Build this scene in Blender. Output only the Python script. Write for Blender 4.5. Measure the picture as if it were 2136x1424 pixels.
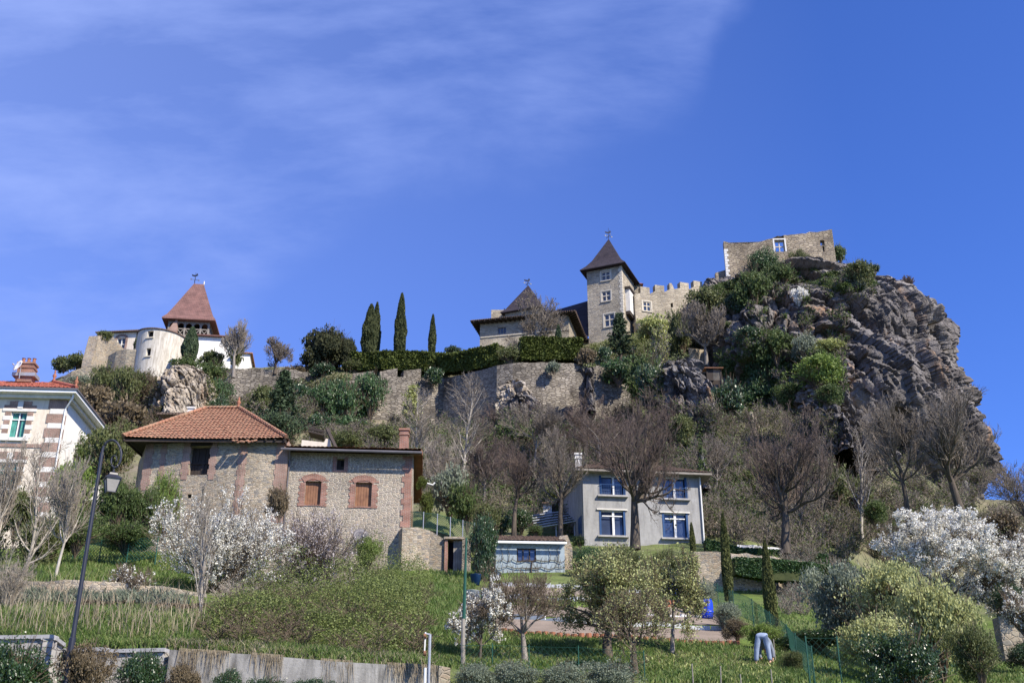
import bpy, math, random
import numpy as np
from mathutils import Vector, Matrix
from mathutils.bvhtree import BVHTree
for o in list(bpy.data.objects): bpy.data.objects.remove(o)
SC = bpy.context.scene
COL = SC.collection
R = math.radians
# ------------------------------------------------------------------ camera
PITCH = R(24.0); F = 2300.0; CX, CY = 1068.0, 712.0
cam_d = bpy.data.cameras.new('camera'); cam = bpy.data.objects.new('camera', cam_d); COL.objects.link(cam)
cam_d.sensor_width = 36.0; cam_d.lens = 36.0*F/2136.0; cam_d.clip_start = 0.1; cam_d.clip_end = 6000
cam.location = (0, 0, 0); cam.rotation_euler = (math.pi/2+PITCH, 0, 0)
SC.camera = cam
# ------------------------------------------------------------------ light
SUN = Vector((0.56, -0.50, 0.66)).normalized()
sun_d = bpy.data.lights.new('sun', 'SUN'); sun_d.energy = 5.0; sun_d.angle = R(0.5); sun_d.color = (1.0, 0.92, 0.79)
sun = bpy.data.objects.new('sun', sun_d); COL.objects.link(sun)
sun.rotation_euler = SUN.to_track_quat('Z', 'Y').to_euler(); sun.location = (60, -60, 120)
W = bpy.data.worlds.new("World"); SC.world = W; W.use_nodes = True
nt = W.node_tree; nt.nodes.clear()
def N(nt, t, **kw):
    n = nt.nodes.new(t)
    for k, v in kw.items():
        if k.startswith('i_'): n.inputs[int(k[2:])].default_value = v
        else: setattr(n, k, v)
    return n
def MATH(nt, op, a, b=None, c=None, clamp=False):
    n = nt.nodes.new('ShaderNodeMath'); n.operation = op; n.use_clamp = clamp
    for i, x in enumerate((a, b, c)):
        if x is None: continue
        if isinstance(x, (int, float)): n.inputs[i].default_value = x
        else: nt.links.new(x, n.inputs[i])
    return n.outputs[0]
def MIX(nt, f, a, b, bt='MIX'):
    n = nt.nodes.new('ShaderNodeMixRGB'); n.blend_type = bt
    for i, x in enumerate((f, a, b)):
        if isinstance(x, (int, float)): n.inputs[i].default_value = x
        elif isinstance(x, tuple): n.inputs[i].default_value = (*x, 1) if len(x) == 3 else x
        else: nt.links.new(x, n.inputs[i])
    return n.outputs[0]
def RAMP(nt, f, stops, interp='LINEAR'):
    n = nt.nodes.new('ShaderNodeValToRGB'); n.color_ramp.interpolation = interp
    el = n.color_ramp.elements
    while len(el) < len(stops): el.new(0.5)
    for e, (p, c) in zip(el, stops):
        e.position = p; e.color = (*c, 1) if isinstance(c, tuple) else (c, c, c, 1)
    nt.links.new(f, n.inputs[0]); return n.outputs[0]
sky = N(nt, 'ShaderNodeTexSky', sky_type='NISHITA', sun_disc=False, sun_elevation=math.asin(SUN.z),
        sun_rotation=math.atan2(SUN.x, SUN.y), altitude=500, air_density=1.0, dust_density=0.25, ozone_density=2.2)
tc = N(nt, 'ShaderNodeTexCoord'); sep = N(nt, 'ShaderNodeSeparateXYZ'); nt.links.new(tc.outputs['Generated'], sep.inputs[0])
ay = MATH(nt, 'MAXIMUM', MATH(nt, 'ABSOLUTE', sep.outputs[1]), 0.08)
uu = MATH(nt, 'DIVIDE', sep.outputs[0], ay); ww = MATH(nt, 'DIVIDE', sep.outputs[2], ay)
cmb = N(nt, 'ShaderNodeCombineXYZ'); nt.links.new(uu, cmb.inputs[0]); nt.links.new(ww, cmb.inputs[1])
mp = N(nt, 'ShaderNodeMapping'); mp.inputs['Scale'].default_value = (2.0, 5.4, 1); mp.inputs['Rotation'].default_value = (0, 0, -0.45)
nt.links.new(cmb.outputs[0], mp.inputs[0])
n1 = N(nt, 'ShaderNodeTexNoise', noise_dimensions='2D'); n1.inputs['Scale'].default_value = 1.6; n1.inputs['Detail'].default_value = 8
n1.inputs['Roughness'].default_value = 0.58; n1.inputs['Distortion'].default_value = 0.12; nt.links.new(mp.outputs[0], n1.inputs['Vector'])
n2 = N(nt, 'ShaderNodeTexNoise', noise_dimensions='2D'); n2.inputs['Scale'].default_value = 5.0; n2.inputs['Detail'].default_value = 6
n2.inputs['Roughness'].default_value = 0.6; nt.links.new(cmb.outputs[0], n2.inputs['Vector'])
fc = N(nt, 'ShaderNodeFloatCurve'); cv = fc.mapping.curves[0]
pts = [(0.0, 0.30), (0.30, 0.36), (0.412, 0.565), (0.46, 0.635), (0.53, 0.635), (0.56, 0.665), (0.59, 0.70), (0.625, 0.84), (0.70, 1.0), (1.0, 1.0)]
cv.points[0].location = pts[0]; cv.points[1].location = pts[-1]
for p in pts[1:-1]: cv.points.new(*p)
fc.mapping.update()
nt.links.new(MATH(nt, 'MULTIPLY_ADD', uu, 0.5, 0.5, True), fc.inputs[1])
edge = MATH(nt, 'SUBTRACT', ww, fc.outputs[0])
edge = MATH(nt, 'ADD', edge, MATH(nt, 'MULTIPLY_ADD', n2.outputs[0], 0.12, -0.06))
mr = N(nt, 'ShaderNodeMapRange', interpolation_type='SMOOTHSTEP'); nt.links.new(edge, mr.inputs[0]); mr.inputs[1].default_value = -0.03; mr.inputs[2].default_value = 0.07
left = MATH(nt, 'MULTIPLY_ADD', uu, -1.0, 0.36, True)
body = MATH(nt, 'ADD', RAMP(nt, n1.outputs[0], [(0.38, 0.0), (0.70, 1.0)]), 0.12)
cf = MATH(nt, 'MULTIPLY', MATH(nt, 'MULTIPLY', mr.outputs[0], body), 0.31)
cf = MATH(nt, 'ADD', cf, MATH(nt, 'MULTIPLY', left, 0.33), None, True)
skc = MIX(nt, 1.0, sky.outputs[0], (0.80, 1.22, 2.42), 'MULTIPLY')
cl = MIX(nt, cf, skc, (4.4, 5.8, 11.5))
bg = N(nt, 'ShaderNodeBackground'); bg.inputs[1].default_value = 0.058; nt.links.new(cl, bg.inputs[0])
wo = N(nt, 'ShaderNodeOutputWorld'); nt.links.new(bg.outputs[0], wo.inputs[0])
SC.view_settings.view_transform = 'Standard'; SC.view_settings.look = 'None'; SC.view_settings.gamma = 1; SC.view_settings.use_curve_mapping = False
SC.view_settings.exposure = 0.74
SC.render.engine = 'CYCLES'
SC.cycles.max_bounces = 5; SC.cycles.diffuse_bounces = 2; SC.cycles.transparent_max_bounces = 8
# ------------------------------------------------------------------ projection helpers (photo pixels -> metres)
SP, CP = math.sin(PITCH), math.cos(PITCH)
def zat(py, Y): return Y*math.tan(PITCH+math.atan((CY-py)/F))
def P(px, py, Y):
    z = zat(py, Y); d = Y*CP+z*SP
    return Vector((d*(px-CX)/F, Y, z))
def mpp(py, Y):                       # metres per photo pixel, sideways
    return (Y*CP+zat(py, Y)*SP)/F
def ray(px, py):
    v = Vector(((px-CX)/F, CP-(CY-py)/F*SP, SP+(CY-py)/F*CP)); return v.normalized()
def on_plane(A, B, px, py):           # point where the pixel's ray meets the vertical plane through A, B -> (s, z)
    r = ray(px, py); ab = Vector((B[0]-A[0], B[1]-A[1], 0)); L = ab.length; t = ab/L; n = Vector((-t.y, t.x, 0))
    k = (A[0]*n.x+A[1]*n.y)/r.dot(n); q = r*k
    return (q.x-A[0])*t.x+(q.y-A[1])*t.y, q.z
# ------------------------------------------------------------------ noise (vectorised)
def _h(ix, iy, iz, s):
    n = (ix*374761393+iy*668265263+iz*2147483647+s*1274126177) & 0xffffffff
    n = ((n ^ (n >> 13))*1274126177) & 0xffffffff
    n = (n ^ (n >> 16)) & 0xffffff
    return n/float(0xffffff)
def vn(p, s=0):
    i = np.floor(p).astype(np.int64); f = p-i; f = f*f*f*(f*(f*6-15)+10)
    r = 0
    for dx in (0, 1):
        for dy in (0, 1):
            for dz in (0, 1):
                w = (f[:, 0] if dx else 1-f[:, 0])*(f[:, 1] if dy else 1-f[:, 1])*(f[:, 2] if dz else 1-f[:, 2])
                r = r+w*_h(i[:, 0]+dx, i[:, 1]+dy, i[:, 2]+dz, s)
    return r
def fbm(p, o=4, s=0, ridged=False, g=0.5):
    a, t, r = 1.0, 0.0, 0
    for k in range(o):
        v = vn(p*(2.03**k)+k*17.1, s+k)
        if ridged: v = 1-abs(2*v-1)
        r = r+a*v; t += a; a *= g
    return r/t
def worley(p, s=0):
    i = np.floor(p).astype(np.int64); f1 = np.full(len(p), 9.0); f2 = f1.copy(); cell = np.zeros(len(p))
    for dx in (-1, 0, 1):
        for dy in (-1, 0, 1):
            for dz in (-1, 0, 1):
                c = (i[:, 0]+dx, i[:, 1]+dy, i[:, 2]+dz)
                q = np.stack([c[0]+_h(*c, s), c[1]+_h(*c, s+1), c[2]+_h(*c, s+2)], 1)
                d = np.sqrt(((q-p)**2).sum(1)); m = d < f1
                f2 = np.where(m, f1, np.minimum(f2, d)); cell = np.where(m, _h(*c, s+3), cell); f1 = np.where(m, d, f1)
    return f1, f2, cell
# ------------------------------------------------------------------ mesh helpers
def npmesh(name, V, Fq, mat=None, smooth=False, attr=None):
    """V (n,3); Fq (m,k) same-size faces"""
    me = bpy.data.meshes.new(name); V = np.asarray(V, np.float32); Fq = np.asarray(Fq, np.int32)
    m, k = Fq.shape
    me.vertices.add(len(V)); me.vertices.foreach_set('co', V.ravel())
    me.loops.add(m*k); me.loops.foreach_set('vertex_index', Fq.ravel())
    me.polygons.add(m); me.polygons.foreach_set('loop_start', np.arange(0, m*k, k, dtype=np.int32))
    if smooth: me.polygons.foreach_set('use_smooth', np.ones(m, bool))
    me.update(calc_edges=True)
    if attr is not None:
        a = me.attributes.new('v', 'FLOAT', 'FACE'); a.data.foreach_set('value', np.asarray(attr, np.float32))
    if mat: me.materials.append(mat)
    return me
def wl(o):
    v = Vector((0, 0, 0))
    while o: v += o.location; o = o.parent
    return v
def tag(o, label=None, cat=None, group=None, kind=None):
    if label: o['label'] = label
    if cat: o['category'] = cat
    if group: o['group'] = group
    if kind: o['kind'] = kind
    return o
def put(name, me, parent=None, loc=None):
    o = bpy.data.objects.new(name, me); COL.objects.link(o)
    if parent: o.parent = parent
    if loc is not None: o.location = loc
    return o
def thing(name, loc, label, cat, group=None):
    return tag(put(name, None, None, loc), label, cat, group)
class MB:
    def __init__(s): s.v = []; s.f = []
    def quad(s, *p):
        n = len(s.v); s.v += [tuple(q) for q in p]; s.f.append(tuple(range(n, n+len(p)))); return s
    def box(s, c, ax, ay, az):        # centre and three half-axis vectors
        c, ax, ay, az = Vector(c), Vector(ax), Vector(ay), Vector(az); n = len(s.v)
        for k in (-1, 1):
            for a, b in ((-1, -1), (1, -1), (1, 1), (-1, 1)): s.v.append(tuple(c+ax*a+ay*b+az*k))
        s.f += [(n, n+3, n+2, n+1), (n+4, n+5, n+6, n+7)]+[(n+i, n+(i+1) % 4, n+4+(i+1) % 4, n+4+i) for i in range(4)]
        return s
    def abox(s, x0, y0, z0, x1, y1, z1):
        return s.box(((x0+x1)/2, (y0+y1)/2, (z0+z1)/2), ((x1-x0)/2, 0, 0), (0, (y1-y0)/2, 0), (0, 0, (z1-z0)/2))
    def bar(s, a, b, w, h=None, up=(0, 0, 1)):
        a, b = Vector(a), Vector(b); d = b-a; h = h or w; u = Vector(up)
        if abs(d.normalized().dot(u)) > .98: u = Vector((0, 1, 0))
        x = d.cross(u).normalized(); y = x.cross(d).normalized()
        return s.box((a+b)/2, d/2, x*w/2, y*h/2)
    def tube(s, pts, r, n=8, cap=True):
        pts = [Vector(p) for p in pts]; rr = r if hasattr(r, '__len__') else [r]*len(pts); b0 = len(s.v)
        for i, p in enumerate(pts):
            d = (pts[min(i+1, len(pts)-1)]-pts[max(i-1, 0)]).normalized()
            u = Vector((0, 0, 1)) if abs(d.z) < .9 else Vector((0, 1, 0)); x = d.cross(u).normalized(); y = x.cross(d).normalized()
            for k in range(n):
                a = 2*math.pi*k/n; s.v.append(tuple(p+(x*math.cos(a)+y*math.sin(a))*rr[i]))
        for i in range(len(pts)-1):
            for k in range(n): s.f.append((b0+i*n+k, b0+i*n+(k+1) % n, b0+(i+1)*n+(k+1) % n, b0+(i+1)*n+k))
        if cap:
            s.f.append(tuple(b0+k for k in range(n))[::-1]); s.f.append(tuple(b0+(len(pts)-1)*n+k for k in range(n)))
        return s
    def lathe(s, c, prof, n=16):
        return s.tube([Vector(c)+Vector((0, 0, z)) for r, z in prof], [r for r, z in prof], n)
    def prism(s, poly, z0, z1):
        n = len(s.v); m = len(poly)
        s.v += [(p[0], p[1], z0) for p in poly]+[(p[0], p[1], z1) for p in poly]
        s.f.append(tuple(range(n, n+m))[::-1]); s.f.append(tuple(range(n+m, n+2*m)))
        s.f += [(n+i, n+(i+1) % m, n+m+(i+1) % m, n+m+i) for i in range(m)]; return s
    def build(s, name, mat, parent=None, origin=None, smooth=False, **tg):
        base = wl(parent) if parent else (Vector(origin) if origin is not None else Vector(s.v[0]))
        me = bpy.data.meshes.new(name)
        me.from_pydata([(v[0]-base.x, v[1]-base.y, v[2]-base.z) for v in s.v], [], s.f); me.update()
        uvmap(me, base)
        if smooth: me.polygons.foreach_set('use_smooth', np.ones(len(me.polygons), bool))
        me.materials.append(mat)
        o = put(name, me, parent, None if parent else base)
        if tg: tag(o, **tg)
        return o
def uvmap(me, base=Vector((0, 0, 0))):
    n = len(me.polygons); L = len(me.loops)
    nr = np.zeros(n*3, np.float32); me.polygons.foreach_get('normal', nr); nr = nr.reshape(-1, 3)
    tot = np.zeros(n, np.int32); me.polygons.foreach_get('loop_total', tot)
    vi = np.zeros(L, np.int32); me.loops.foreach_get('vertex_index', vi)
    co = np.zeros(len(me.vertices)*3, np.float32); me.vertices.foreach_get('co', co); co = co.reshape(-1, 3)+np.array(base[:], np.float32)
    t = np.stack([-nr[:, 1], nr[:, 0], 0*nr[:, 0]], 1); ln = np.linalg.norm(t, axis=1)
    t[ln < .05] = (1, 0, 0); t /= np.linalg.norm(t, axis=1)[:, None]; b = np.cross(nr, t)
    fi = np.repeat(np.arange(n), tot); p = co[vi]
    uv = np.stack([(p*t[fi]).sum(1), (p*b[fi]).sum(1)], 1).astype(np.float32)
    me.uv_layers.new(name='UVMap').data.foreach_set('uv', uv.ravel())
def rnd_rot(rng, n):
    a = rng.normal(size=(n, 3)); a /= np.linalg.norm(a, axis=1)[:, None]
    b = rng.normal(size=(n, 3)); b -= (a*b).sum(1)[:, None]*a; b /= np.linalg.norm(b, axis=1)[:, None]
    return a, b
def leaves(name, pts, size, mat, rng, asp=.55, upright=0.0, jit=.35):
    """diamond-shaped leaves, one quad each"""
    n = len(pts); a, b = rnd_rot(rng, n)
    if upright: a[:, 2] += upright*np.sign(a[:, 2]+1e-6); a /= np.linalg.norm(a, axis=1)[:, None]; b -= (a*b).sum(1)[:, None]*a; b /= np.linalg.norm(b, axis=1)[:, None]
    s = (size*(1+jit*rng.uniform(-1, 1, n)))[:, None]
    V = np.stack([pts-a*s, pts-b*s*asp, pts+a*s, pts+b*s*asp], 1).reshape(-1, 3)
    return npmesh(name, V, np.arange(n*4).reshape(-1, 4), mat, attr=rng.random(n))
def segmesh(name, S, mat, sides=3, minr=0.0):
    """S (n,8): p0 p1 r0 r1"""
    S = np.asarray(S, float); n = len(S); p0, p1 = S[:, :3], S[:, 3:6]; d = p1-p0; d /= (np.linalg.norm(d, axis=1)[:, None]+1e-9)
    u = np.where(np.abs(d[:, 2:3]) < .9, np.array([[0, 0, 1.]]), np.array([[0, 1., 0]])); x = np.cross(d, u); x /= np.linalg.norm(x, axis=1)[:, None]; y = np.cross(x, d)
    V = []
    for p, r in ((p0, S[:, 6]), (p1, S[:, 7])):
        r = np.maximum(r, minr)
        for k in range(sides):
            a = 2*math.pi*k/sides; V.append(p+(x*math.cos(a)+y*math.sin(a))*r[:, None])
    V = np.stack(V, 1).reshape(-1, 3); b = np.arange(n)[:, None]*2*sides
    Fq = np.concatenate([np.stack([b[:, 0]+k, b[:, 0]+(k+1) % sides, b[:, 0]+sides+(k+1) % sides, b[:, 0]+sides+k], 1) for k in range(sides)])
    return npmesh(name, V, Fq, mat, smooth=sides > 4, attr=np.tile(np.random.default_rng(1).random(n), sides))
# ------------------------------------------------------------------ materials
def newmat(name, rough=.9, spec=.2):
    m = bpy.data.materials.new(name); m.use_nodes = True; nt = m.node_tree; b = nt.nodes['Principled BSDF']
    b.inputs['Roughness'].default_value = rough; b.inputs['Specular IOR Level'].default_value = spec
    return m, nt, b
def NOISE(nt, vec, scale, det=5, rough=.55, dist=0, out=0):
    n = N(nt, 'ShaderNodeTexNoise'); n.inputs['Scale'].default_value = scale; n.inputs['Detail'].default_value = det
    n.inputs['Roughness'].default_value = rough; n.inputs['Distortion'].default_value = dist
    if vec: nt.links.new(vec, n.inputs['Vector'])
    return n.outputs[out]
def GEO(nt): return N(nt, 'ShaderNodeNewGeometry').outputs['Position']
def OBJC(nt): return N(nt, 'ShaderNodeTexCoord').outputs['Object']
def UVC(nt): return N(nt, 'ShaderNodeTexCoord').outputs['UV']
def MAPG(nt, vec, sc, rot=(0, 0, 0)):
    m = N(nt, 'ShaderNodeMapping'); m.inputs['Scale'].default_value = sc; m.inputs['Rotation'].default_value = rot; nt.links.new(vec, m.inputs[0]); return m.outputs[0]
def BUMP(nt, b, h, st=.5, dist=.05):
    n = N(nt, 'ShaderNodeBump'); n.inputs['Strength'].default_value = st; n.inputs['Distance'].default_value = dist
    nt.links.new(h, n.inputs['Height']); nt.links.new(n.outputs[0], b.inputs['Normal'])
def masonry(name, cols, mortar, sx=2.4, sy=5.0, mw=.10, dirt=.5, bump=.7):
    m, nt, b = newmat(name, .95, .1); uv = UVC(nt)
    wob = N(nt, 'ShaderNodeTexNoise'); wob.inputs['Scale'].default_value = 1.3; wob.inputs['Detail'].default_value = 3; nt.links.new(uv, wob.inputs[0])
    v = N(nt, 'ShaderNodeVectorMath', operation='MULTIPLY_ADD'); nt.links.new(wob.outputs['Color'], v.inputs[0]); v.inputs[1].default_value = (.35, .22, 0); nt.links.new(uv, v.inputs[2])
    q = MAPG(nt, v.outputs[0], (sx, sy, 1))
    vo = N(nt, 'ShaderNodeTexVoronoi', voronoi_dimensions='2D'); vo.inputs['Scale'].default_value = 1; vo.inputs['Randomness'].default_value = .85; nt.links.new(q, vo.inputs['Vector'])
    ve = N(nt, 'ShaderNodeTexVoronoi', voronoi_dimensions='2D', feature='DISTANCE_TO_EDGE'); ve.inputs['Scale'].default_value = 1; ve.inputs['Randomness'].default_value = .85; nt.links.new(q, ve.inputs['Vector'])
    sp = N(nt, 'ShaderNodeSeparateColor'); nt.links.new(vo.outputs['Color'], sp.inputs[0])
    k = len(cols); c = RAMP(nt, sp.outputs[0], [(i/(k-1), cc) for i, cc in enumerate(cols)])
    c = MIX(nt, .5, c, RAMP(nt, NOISE(nt, uv, 9, 4), [(.3, .45), (.7, 1.0)]), 'MULTIPLY')
    e = RAMP(nt, ve.outputs['Distance'], [(mw*.4, 0.0), (mw, 1.0)])
    c = MIX(nt, e, mortar, c)
    big = RAMP(nt, NOISE(nt, uv, .22, 5, .6), [(.35, 1-dirt), (.62, 1.0)])
    c = MIX(nt, 1.0, c, big, 'MULTIPLY'); nt.links.new(c, b.inputs['Base Color'])
    BUMP(nt, b, MATH(nt, 'ADD', e, MATH(nt, 'MULTIPLY', sp.outputs[1], .8)), bump, .07)
    return m
def brickmat(name, c1=(.42, .15, .09), c2=(.30, .12, .08), mo=(.42, .35, .28), w=.24, h=.075):
    m, nt, b = newmat(name, .9, .15); uv = UVC(nt); t = N(nt, 'ShaderNodeTexBrick'); nt.links.new(uv, t.inputs['Vector'])
    t.inputs['Color1'].default_value = (*c1, 1); t.inputs['Color2'].default_value = (*c2, 1); t.inputs['Mortar'].default_value = (*mo, 1)
    t.inputs['Scale'].default_value = 1; t.inputs['Mortar Size'].default_value = .011; t.inputs['Brick Width'].default_value = w; t.inputs['Row Height'].default_value = h
    c = MIX(nt, 1, t.outputs[0], RAMP(nt, NOISE(nt, uv, 1.2, 6), [(.3, .6), (.65, 1.1)]), 'MULTIPLY')
    nt.links.new(c, b.inputs['Base Color']); BUMP(nt, b, t.outputs['Fac'], -.5, .02); return m
def plain(name, c, rough=.7, var=.25, sc=3, spec=.3, bump=.15, metal=0, c2=None):
    m, nt, b = newmat(name, rough, spec); p = OBJC(nt); b.inputs['Metallic'].default_value = metal
    n = NOISE(nt, p, sc, 6, .6); c2 = c2 or tuple(x*(1-var) for x in c)
    cc = RAMP(nt, n, [(.3, c2), (.68, c)]); cc = MIX(nt, .4, cc, RAMP(nt, NOISE(nt, p, sc*9, 4), [(.3, .75), (.7, 1.0)]), 'MULTIPLY')
    nt.links.new(cc, b.inputs['Base Color'])
    if bump: BUMP(nt, b, NOISE(nt, p, sc*12, 4), bump, .02)
    return m
def plaster(name, c, stain, bump=.4, amt=.5):
    m, nt, b = newmat(name, .95, .1); uv = UVC(nt)
    st = NOISE(nt, MAPG(nt, uv, (1.6, .35, 1)), 1.5, 7, .65, .4)
    cc = MIX(nt, RAMP(nt, st, [(.42, 0.0), (.70, amt)]), c, stain)
    cc = MIX(nt, .5, cc, RAMP(nt, NOISE(nt, uv, 5, 6, .7), [(.3, .7), (.65, 1.0)]), 'MULTIPLY')
    nt.links.new(cc, b.inputs['Base Color']); BUMP(nt, b, NOISE(nt, uv, 14, 5, .7), bump, .03); return m
def tilemat(name, c1, c2, lich, la=.5, w=.23, h=.33, wave=True):
    m, nt, b = newmat(name, .85, .2); uv = UVC(nt); t = N(nt, 'ShaderNodeTexBrick'); nt.links.new(uv, t.inputs['Vector'])
    t.offset = 0.0 if wave else .5
    t.inputs['Color1'].default_value = (*c1, 1); t.inputs['Color2'].default_value = (*c2, 1); t.inputs['Mortar'].default_value = tuple(x*.45 for x in c2)+(1,)
    t.inputs['Scale'].default_value = 1; t.inputs['Mortar Size'].default_value = .018; t.inputs['Mortar Smooth'].default_value = .6
    t.inputs['Brick Width'].default_value = w; t.inputs['Row Height'].default_value = h; t.inputs['Bias'].default_value = -.1
    c = MIX(nt, MATH(nt, 'MULTIPLY', RAMP(nt, NOISE(nt, uv, 1.1, 8, .7), [(.42, 0.0), (.66, 1.0)]), la), t.outputs[0], lich)
    c = MIX(nt, .8, c, RAMP(nt, NOISE(nt, uv, .6, 5, .6), [(.3, .62), (.6, 1.05)]), 'MULTIPLY')
    nt.links.new(c, b.inputs['Base Color'])
    sp = N(nt, 'ShaderNodeSeparateXYZ'); nt.links.new(uv, sp.inputs[0])
    hh = MATH(nt, 'ADD', MATH(nt, 'FRACT', MATH(nt, 'DIVIDE', sp.outputs[1], -h)), MATH(nt, 'ABSOLUTE', MATH(nt, 'SINE', MATH(nt, 'MULTIPLY', sp.outputs[0], math.pi/w))) if wave else 0.0)
    BUMP(nt, b, hh, .6, .06); return m
def foliage(name, c1, c2, trans=.35, c3=None, rough=.55, spec=.3, clump=.6):
    m, nt, b = newmat(name, rough, spec); a = N(nt, 'ShaderNodeAttribute', attribute_name='v').outputs['Fac']
    f = MATH(nt, 'ADD', MATH(nt, 'MULTIPLY', a, .55), MATH(nt, 'MULTIPLY', NOISE(nt, GEO(nt), clump, 3, .6), .6), None, True)
    c = RAMP(nt, f, [(.25, c1), (.8, c2)] if not c3 else [(.2, c1), (.6, c2), (.9, c3)])
    nt.links.new(c, b.inputs['Base Color'])
    if trans:
        tr = N(nt, 'ShaderNodeBsdfTranslucent'); nt.links.new(c, tr.inputs[0]); mx = N(nt, 'ShaderNodeMixShader'); mx.inputs[0].default_value = trans
        nt.links.new(b.outputs[0], mx.inputs[1]); nt.links.new(tr.outputs[0], mx.inputs[2]); nt.links.new(mx.outputs[0], nt.nodes['Material Output'].inputs[0])
    return m
def rockmat(name, cols, stain=(.40, .24, .13), sc=.35, bump=1.0):
    m, nt, b = newmat(name, .95, .15); p = GEO(nt); q = MAPG(nt, p, (1, 1, .55), (.5, .35, 0))
    n = NOISE(nt, q, sc, 10, .68, .6); k = len(cols)
    c = RAMP(nt, n, [(.28+.46*i/(k-1), cc) for i, cc in enumerate(cols)])
    c = MIX(nt, RAMP(nt, NOISE(nt, q, sc*.6, 7, .7, 1.0), [(.56, 0.0), (.68, .75)]), c, stain)
    cr = N(nt, 'ShaderNodeTexVoronoi', feature='DISTANCE_TO_EDGE'); cr.inputs['Scale'].default_value = sc*1.7
    wv = N(nt, 'ShaderNodeVectorMath', operation='MULTIPLY_ADD'); nn = N(nt, 'ShaderNodeTexNoise'); nn.inputs['Scale'].default_value = sc*1.5; nn.inputs['Detail'].default_value = 5; nt.links.new(q, nn.inputs[0])
    nt.links.new(nn.outputs['Color'], wv.inputs[0]); wv.inputs[1].default_value = (2.4, 2.4, 2.4); nt.links.new(q, wv.inputs[2]); nt.links.new(wv.outputs[0], cr.inputs['Vector'])
    e = RAMP(nt, cr.outputs['Distance'], [(0.0, .3), (.10, 1.0)])
    c = MIX(nt, .5, c, e, 'MULTIPLY'); c = MIX(nt, .6, c, RAMP(nt, NOISE(nt, p, sc*8, 6, .7), [(.3, .65), (.65, 1.15)]), 'MULTIPLY')
    nt.links.new(c, b.inputs['Base Color'])
    BUMP(nt, b, MATH(nt, 'ADD', MATH(nt, 'MULTIPLY', NOISE(nt, q, sc*3, 10, .72), 2.2), MATH(nt, 'MULTIPLY', e, .5)), bump, .20); return m
def bark(name, c1, c2, rough=.95):
    m, nt, b = newmat(name, rough, .1); p = GEO(nt)
    c = RAMP(nt, NOISE(nt, MAPG(nt, p, (6, 6, 1.5)), 1, 6, .7), [(.3, c1), (.7, c2)]); nt.links.new(c, b.inputs['Base Color'])
    BUMP(nt, b, NOISE(nt, MAPG(nt, p, (14, 14, 3)), 1, 5), .6, .03); return m
M = {}
M['rubble'] = masonry('rubble_stone', [(.34, .27, .19), (.54, .46, .34), (.26, .24, .22), (.60, .50, .37), (.44, .33, .23)], (.46, .40, .31), 4.6, 10.0, .13, .4)
M['rubble_old'] = masonry('old_rubble_stone', [(.26, .22, .17), (.40, .35, .26), (.20, .19, .17), (.47, .40, .29), (.30, .24, .18)], (.36, .31, .24), 3.0, 5.5, .12, .45)
M['coursed'] = masonry('coursed_stone', [(.28, .24, .19), (.46, .40, .31), (.34, .29, .25), (.52, .42, .31), (.24, .22, .20)], (.56, .49, .39), 4.4, 10.0, .17, .3)
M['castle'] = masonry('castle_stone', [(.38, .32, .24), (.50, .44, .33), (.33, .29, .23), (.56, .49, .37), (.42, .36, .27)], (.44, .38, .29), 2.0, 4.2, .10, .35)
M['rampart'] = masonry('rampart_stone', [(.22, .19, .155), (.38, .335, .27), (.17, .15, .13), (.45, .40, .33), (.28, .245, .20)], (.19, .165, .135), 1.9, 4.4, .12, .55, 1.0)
M['ruin'] = masonry('ruin_stone', [(.36, .29, .21), (.50, .42, .30), (.28, .23, .18), (.56, .47, .34)], (.30, .25, .18), 1.8, 4.0, .12, .4, 1.0)
M['brick'] = brickmat('red_brick', (.30, .125, .085), (.22, .10, .075), (.34, .27, .22)); M['brickp'] = brickmat('pale_brick', (.31, .17, .13), (.23, .13, .105), (.36, .31, .25))
M['tile'] = tilemat('clay_tiles', (.38, .165, .10), (.28, .125, .08), (.32, .25, .16), .8, .22, .30)
M['tile_b'] = tilemat('bright_tiles', (.52, .17, .11), (.44, .14, .09), (.40, .2, .14), .3)
M['tile_dark'] = tilemat('dark_tiles', (.045, .036, .045), (.03, .025, .034), (.07, .055, .05), .3, .3, .35, False)
M['tile_brown'] = tilemat('brown_tiles', (.19, .10, .085), (.145, .08, .07), (.24, .14, .12), .35, .3, .35, False)
M['tile_grey'] = tilemat('weathered_tiles', (.16, .10, .075), (.11, .075, .06), (.15, .13, .10), .6)
M['plaster_w'] = plaster('white_plaster', (.78, .76, .70), (.55, .50, .43), .3, .35)
M['plaster_t'] = plaster('tower_plaster', (.60, .56, .48), (.30, .26, .20), .6, .95)
M['plaster_g'] = plaster('grey_plaster', (.35, .345, .335), (.19, .185, .18), .5, .7)
M['plaster_c'] = plaster('cream_plaster', (.70, .62, .50), (.48, .40, .31), .4, .6)
M['plaster_b'] = plaster('pale_blue_plaster', (.33, .39, .42), (.22, .24, .23), .4, .8)
M['concrete'] = plaster('stained_concrete', (.33, .315, .29), (.06, .055, .05), .5, 1.0)
M['coping'] = plain('concrete_coping', (.42, .41, .40), .9, .3)
M['block'] = masonry('block_wall', [(.42, .40, .36), (.52, .49, .44), (.36, .33, .3)], (.25, .23, .21), 2.0, 5.0, .08, .4)
M['kerb'] = plain('white_concrete', (.62, .62, .62), .8, .2)
M['stonetrim'] = plain('dressed_stone', (.60, .54, .43), .9, .2)
M['whitestone'] = plain('pale_stone', (.72, .69, .63), .9, .2)
M['dark'] = plain('interior_shade', (.012, .012, .014), .9, .1, bump=0)  # near-black colour in place of the shade behind openings
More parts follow.
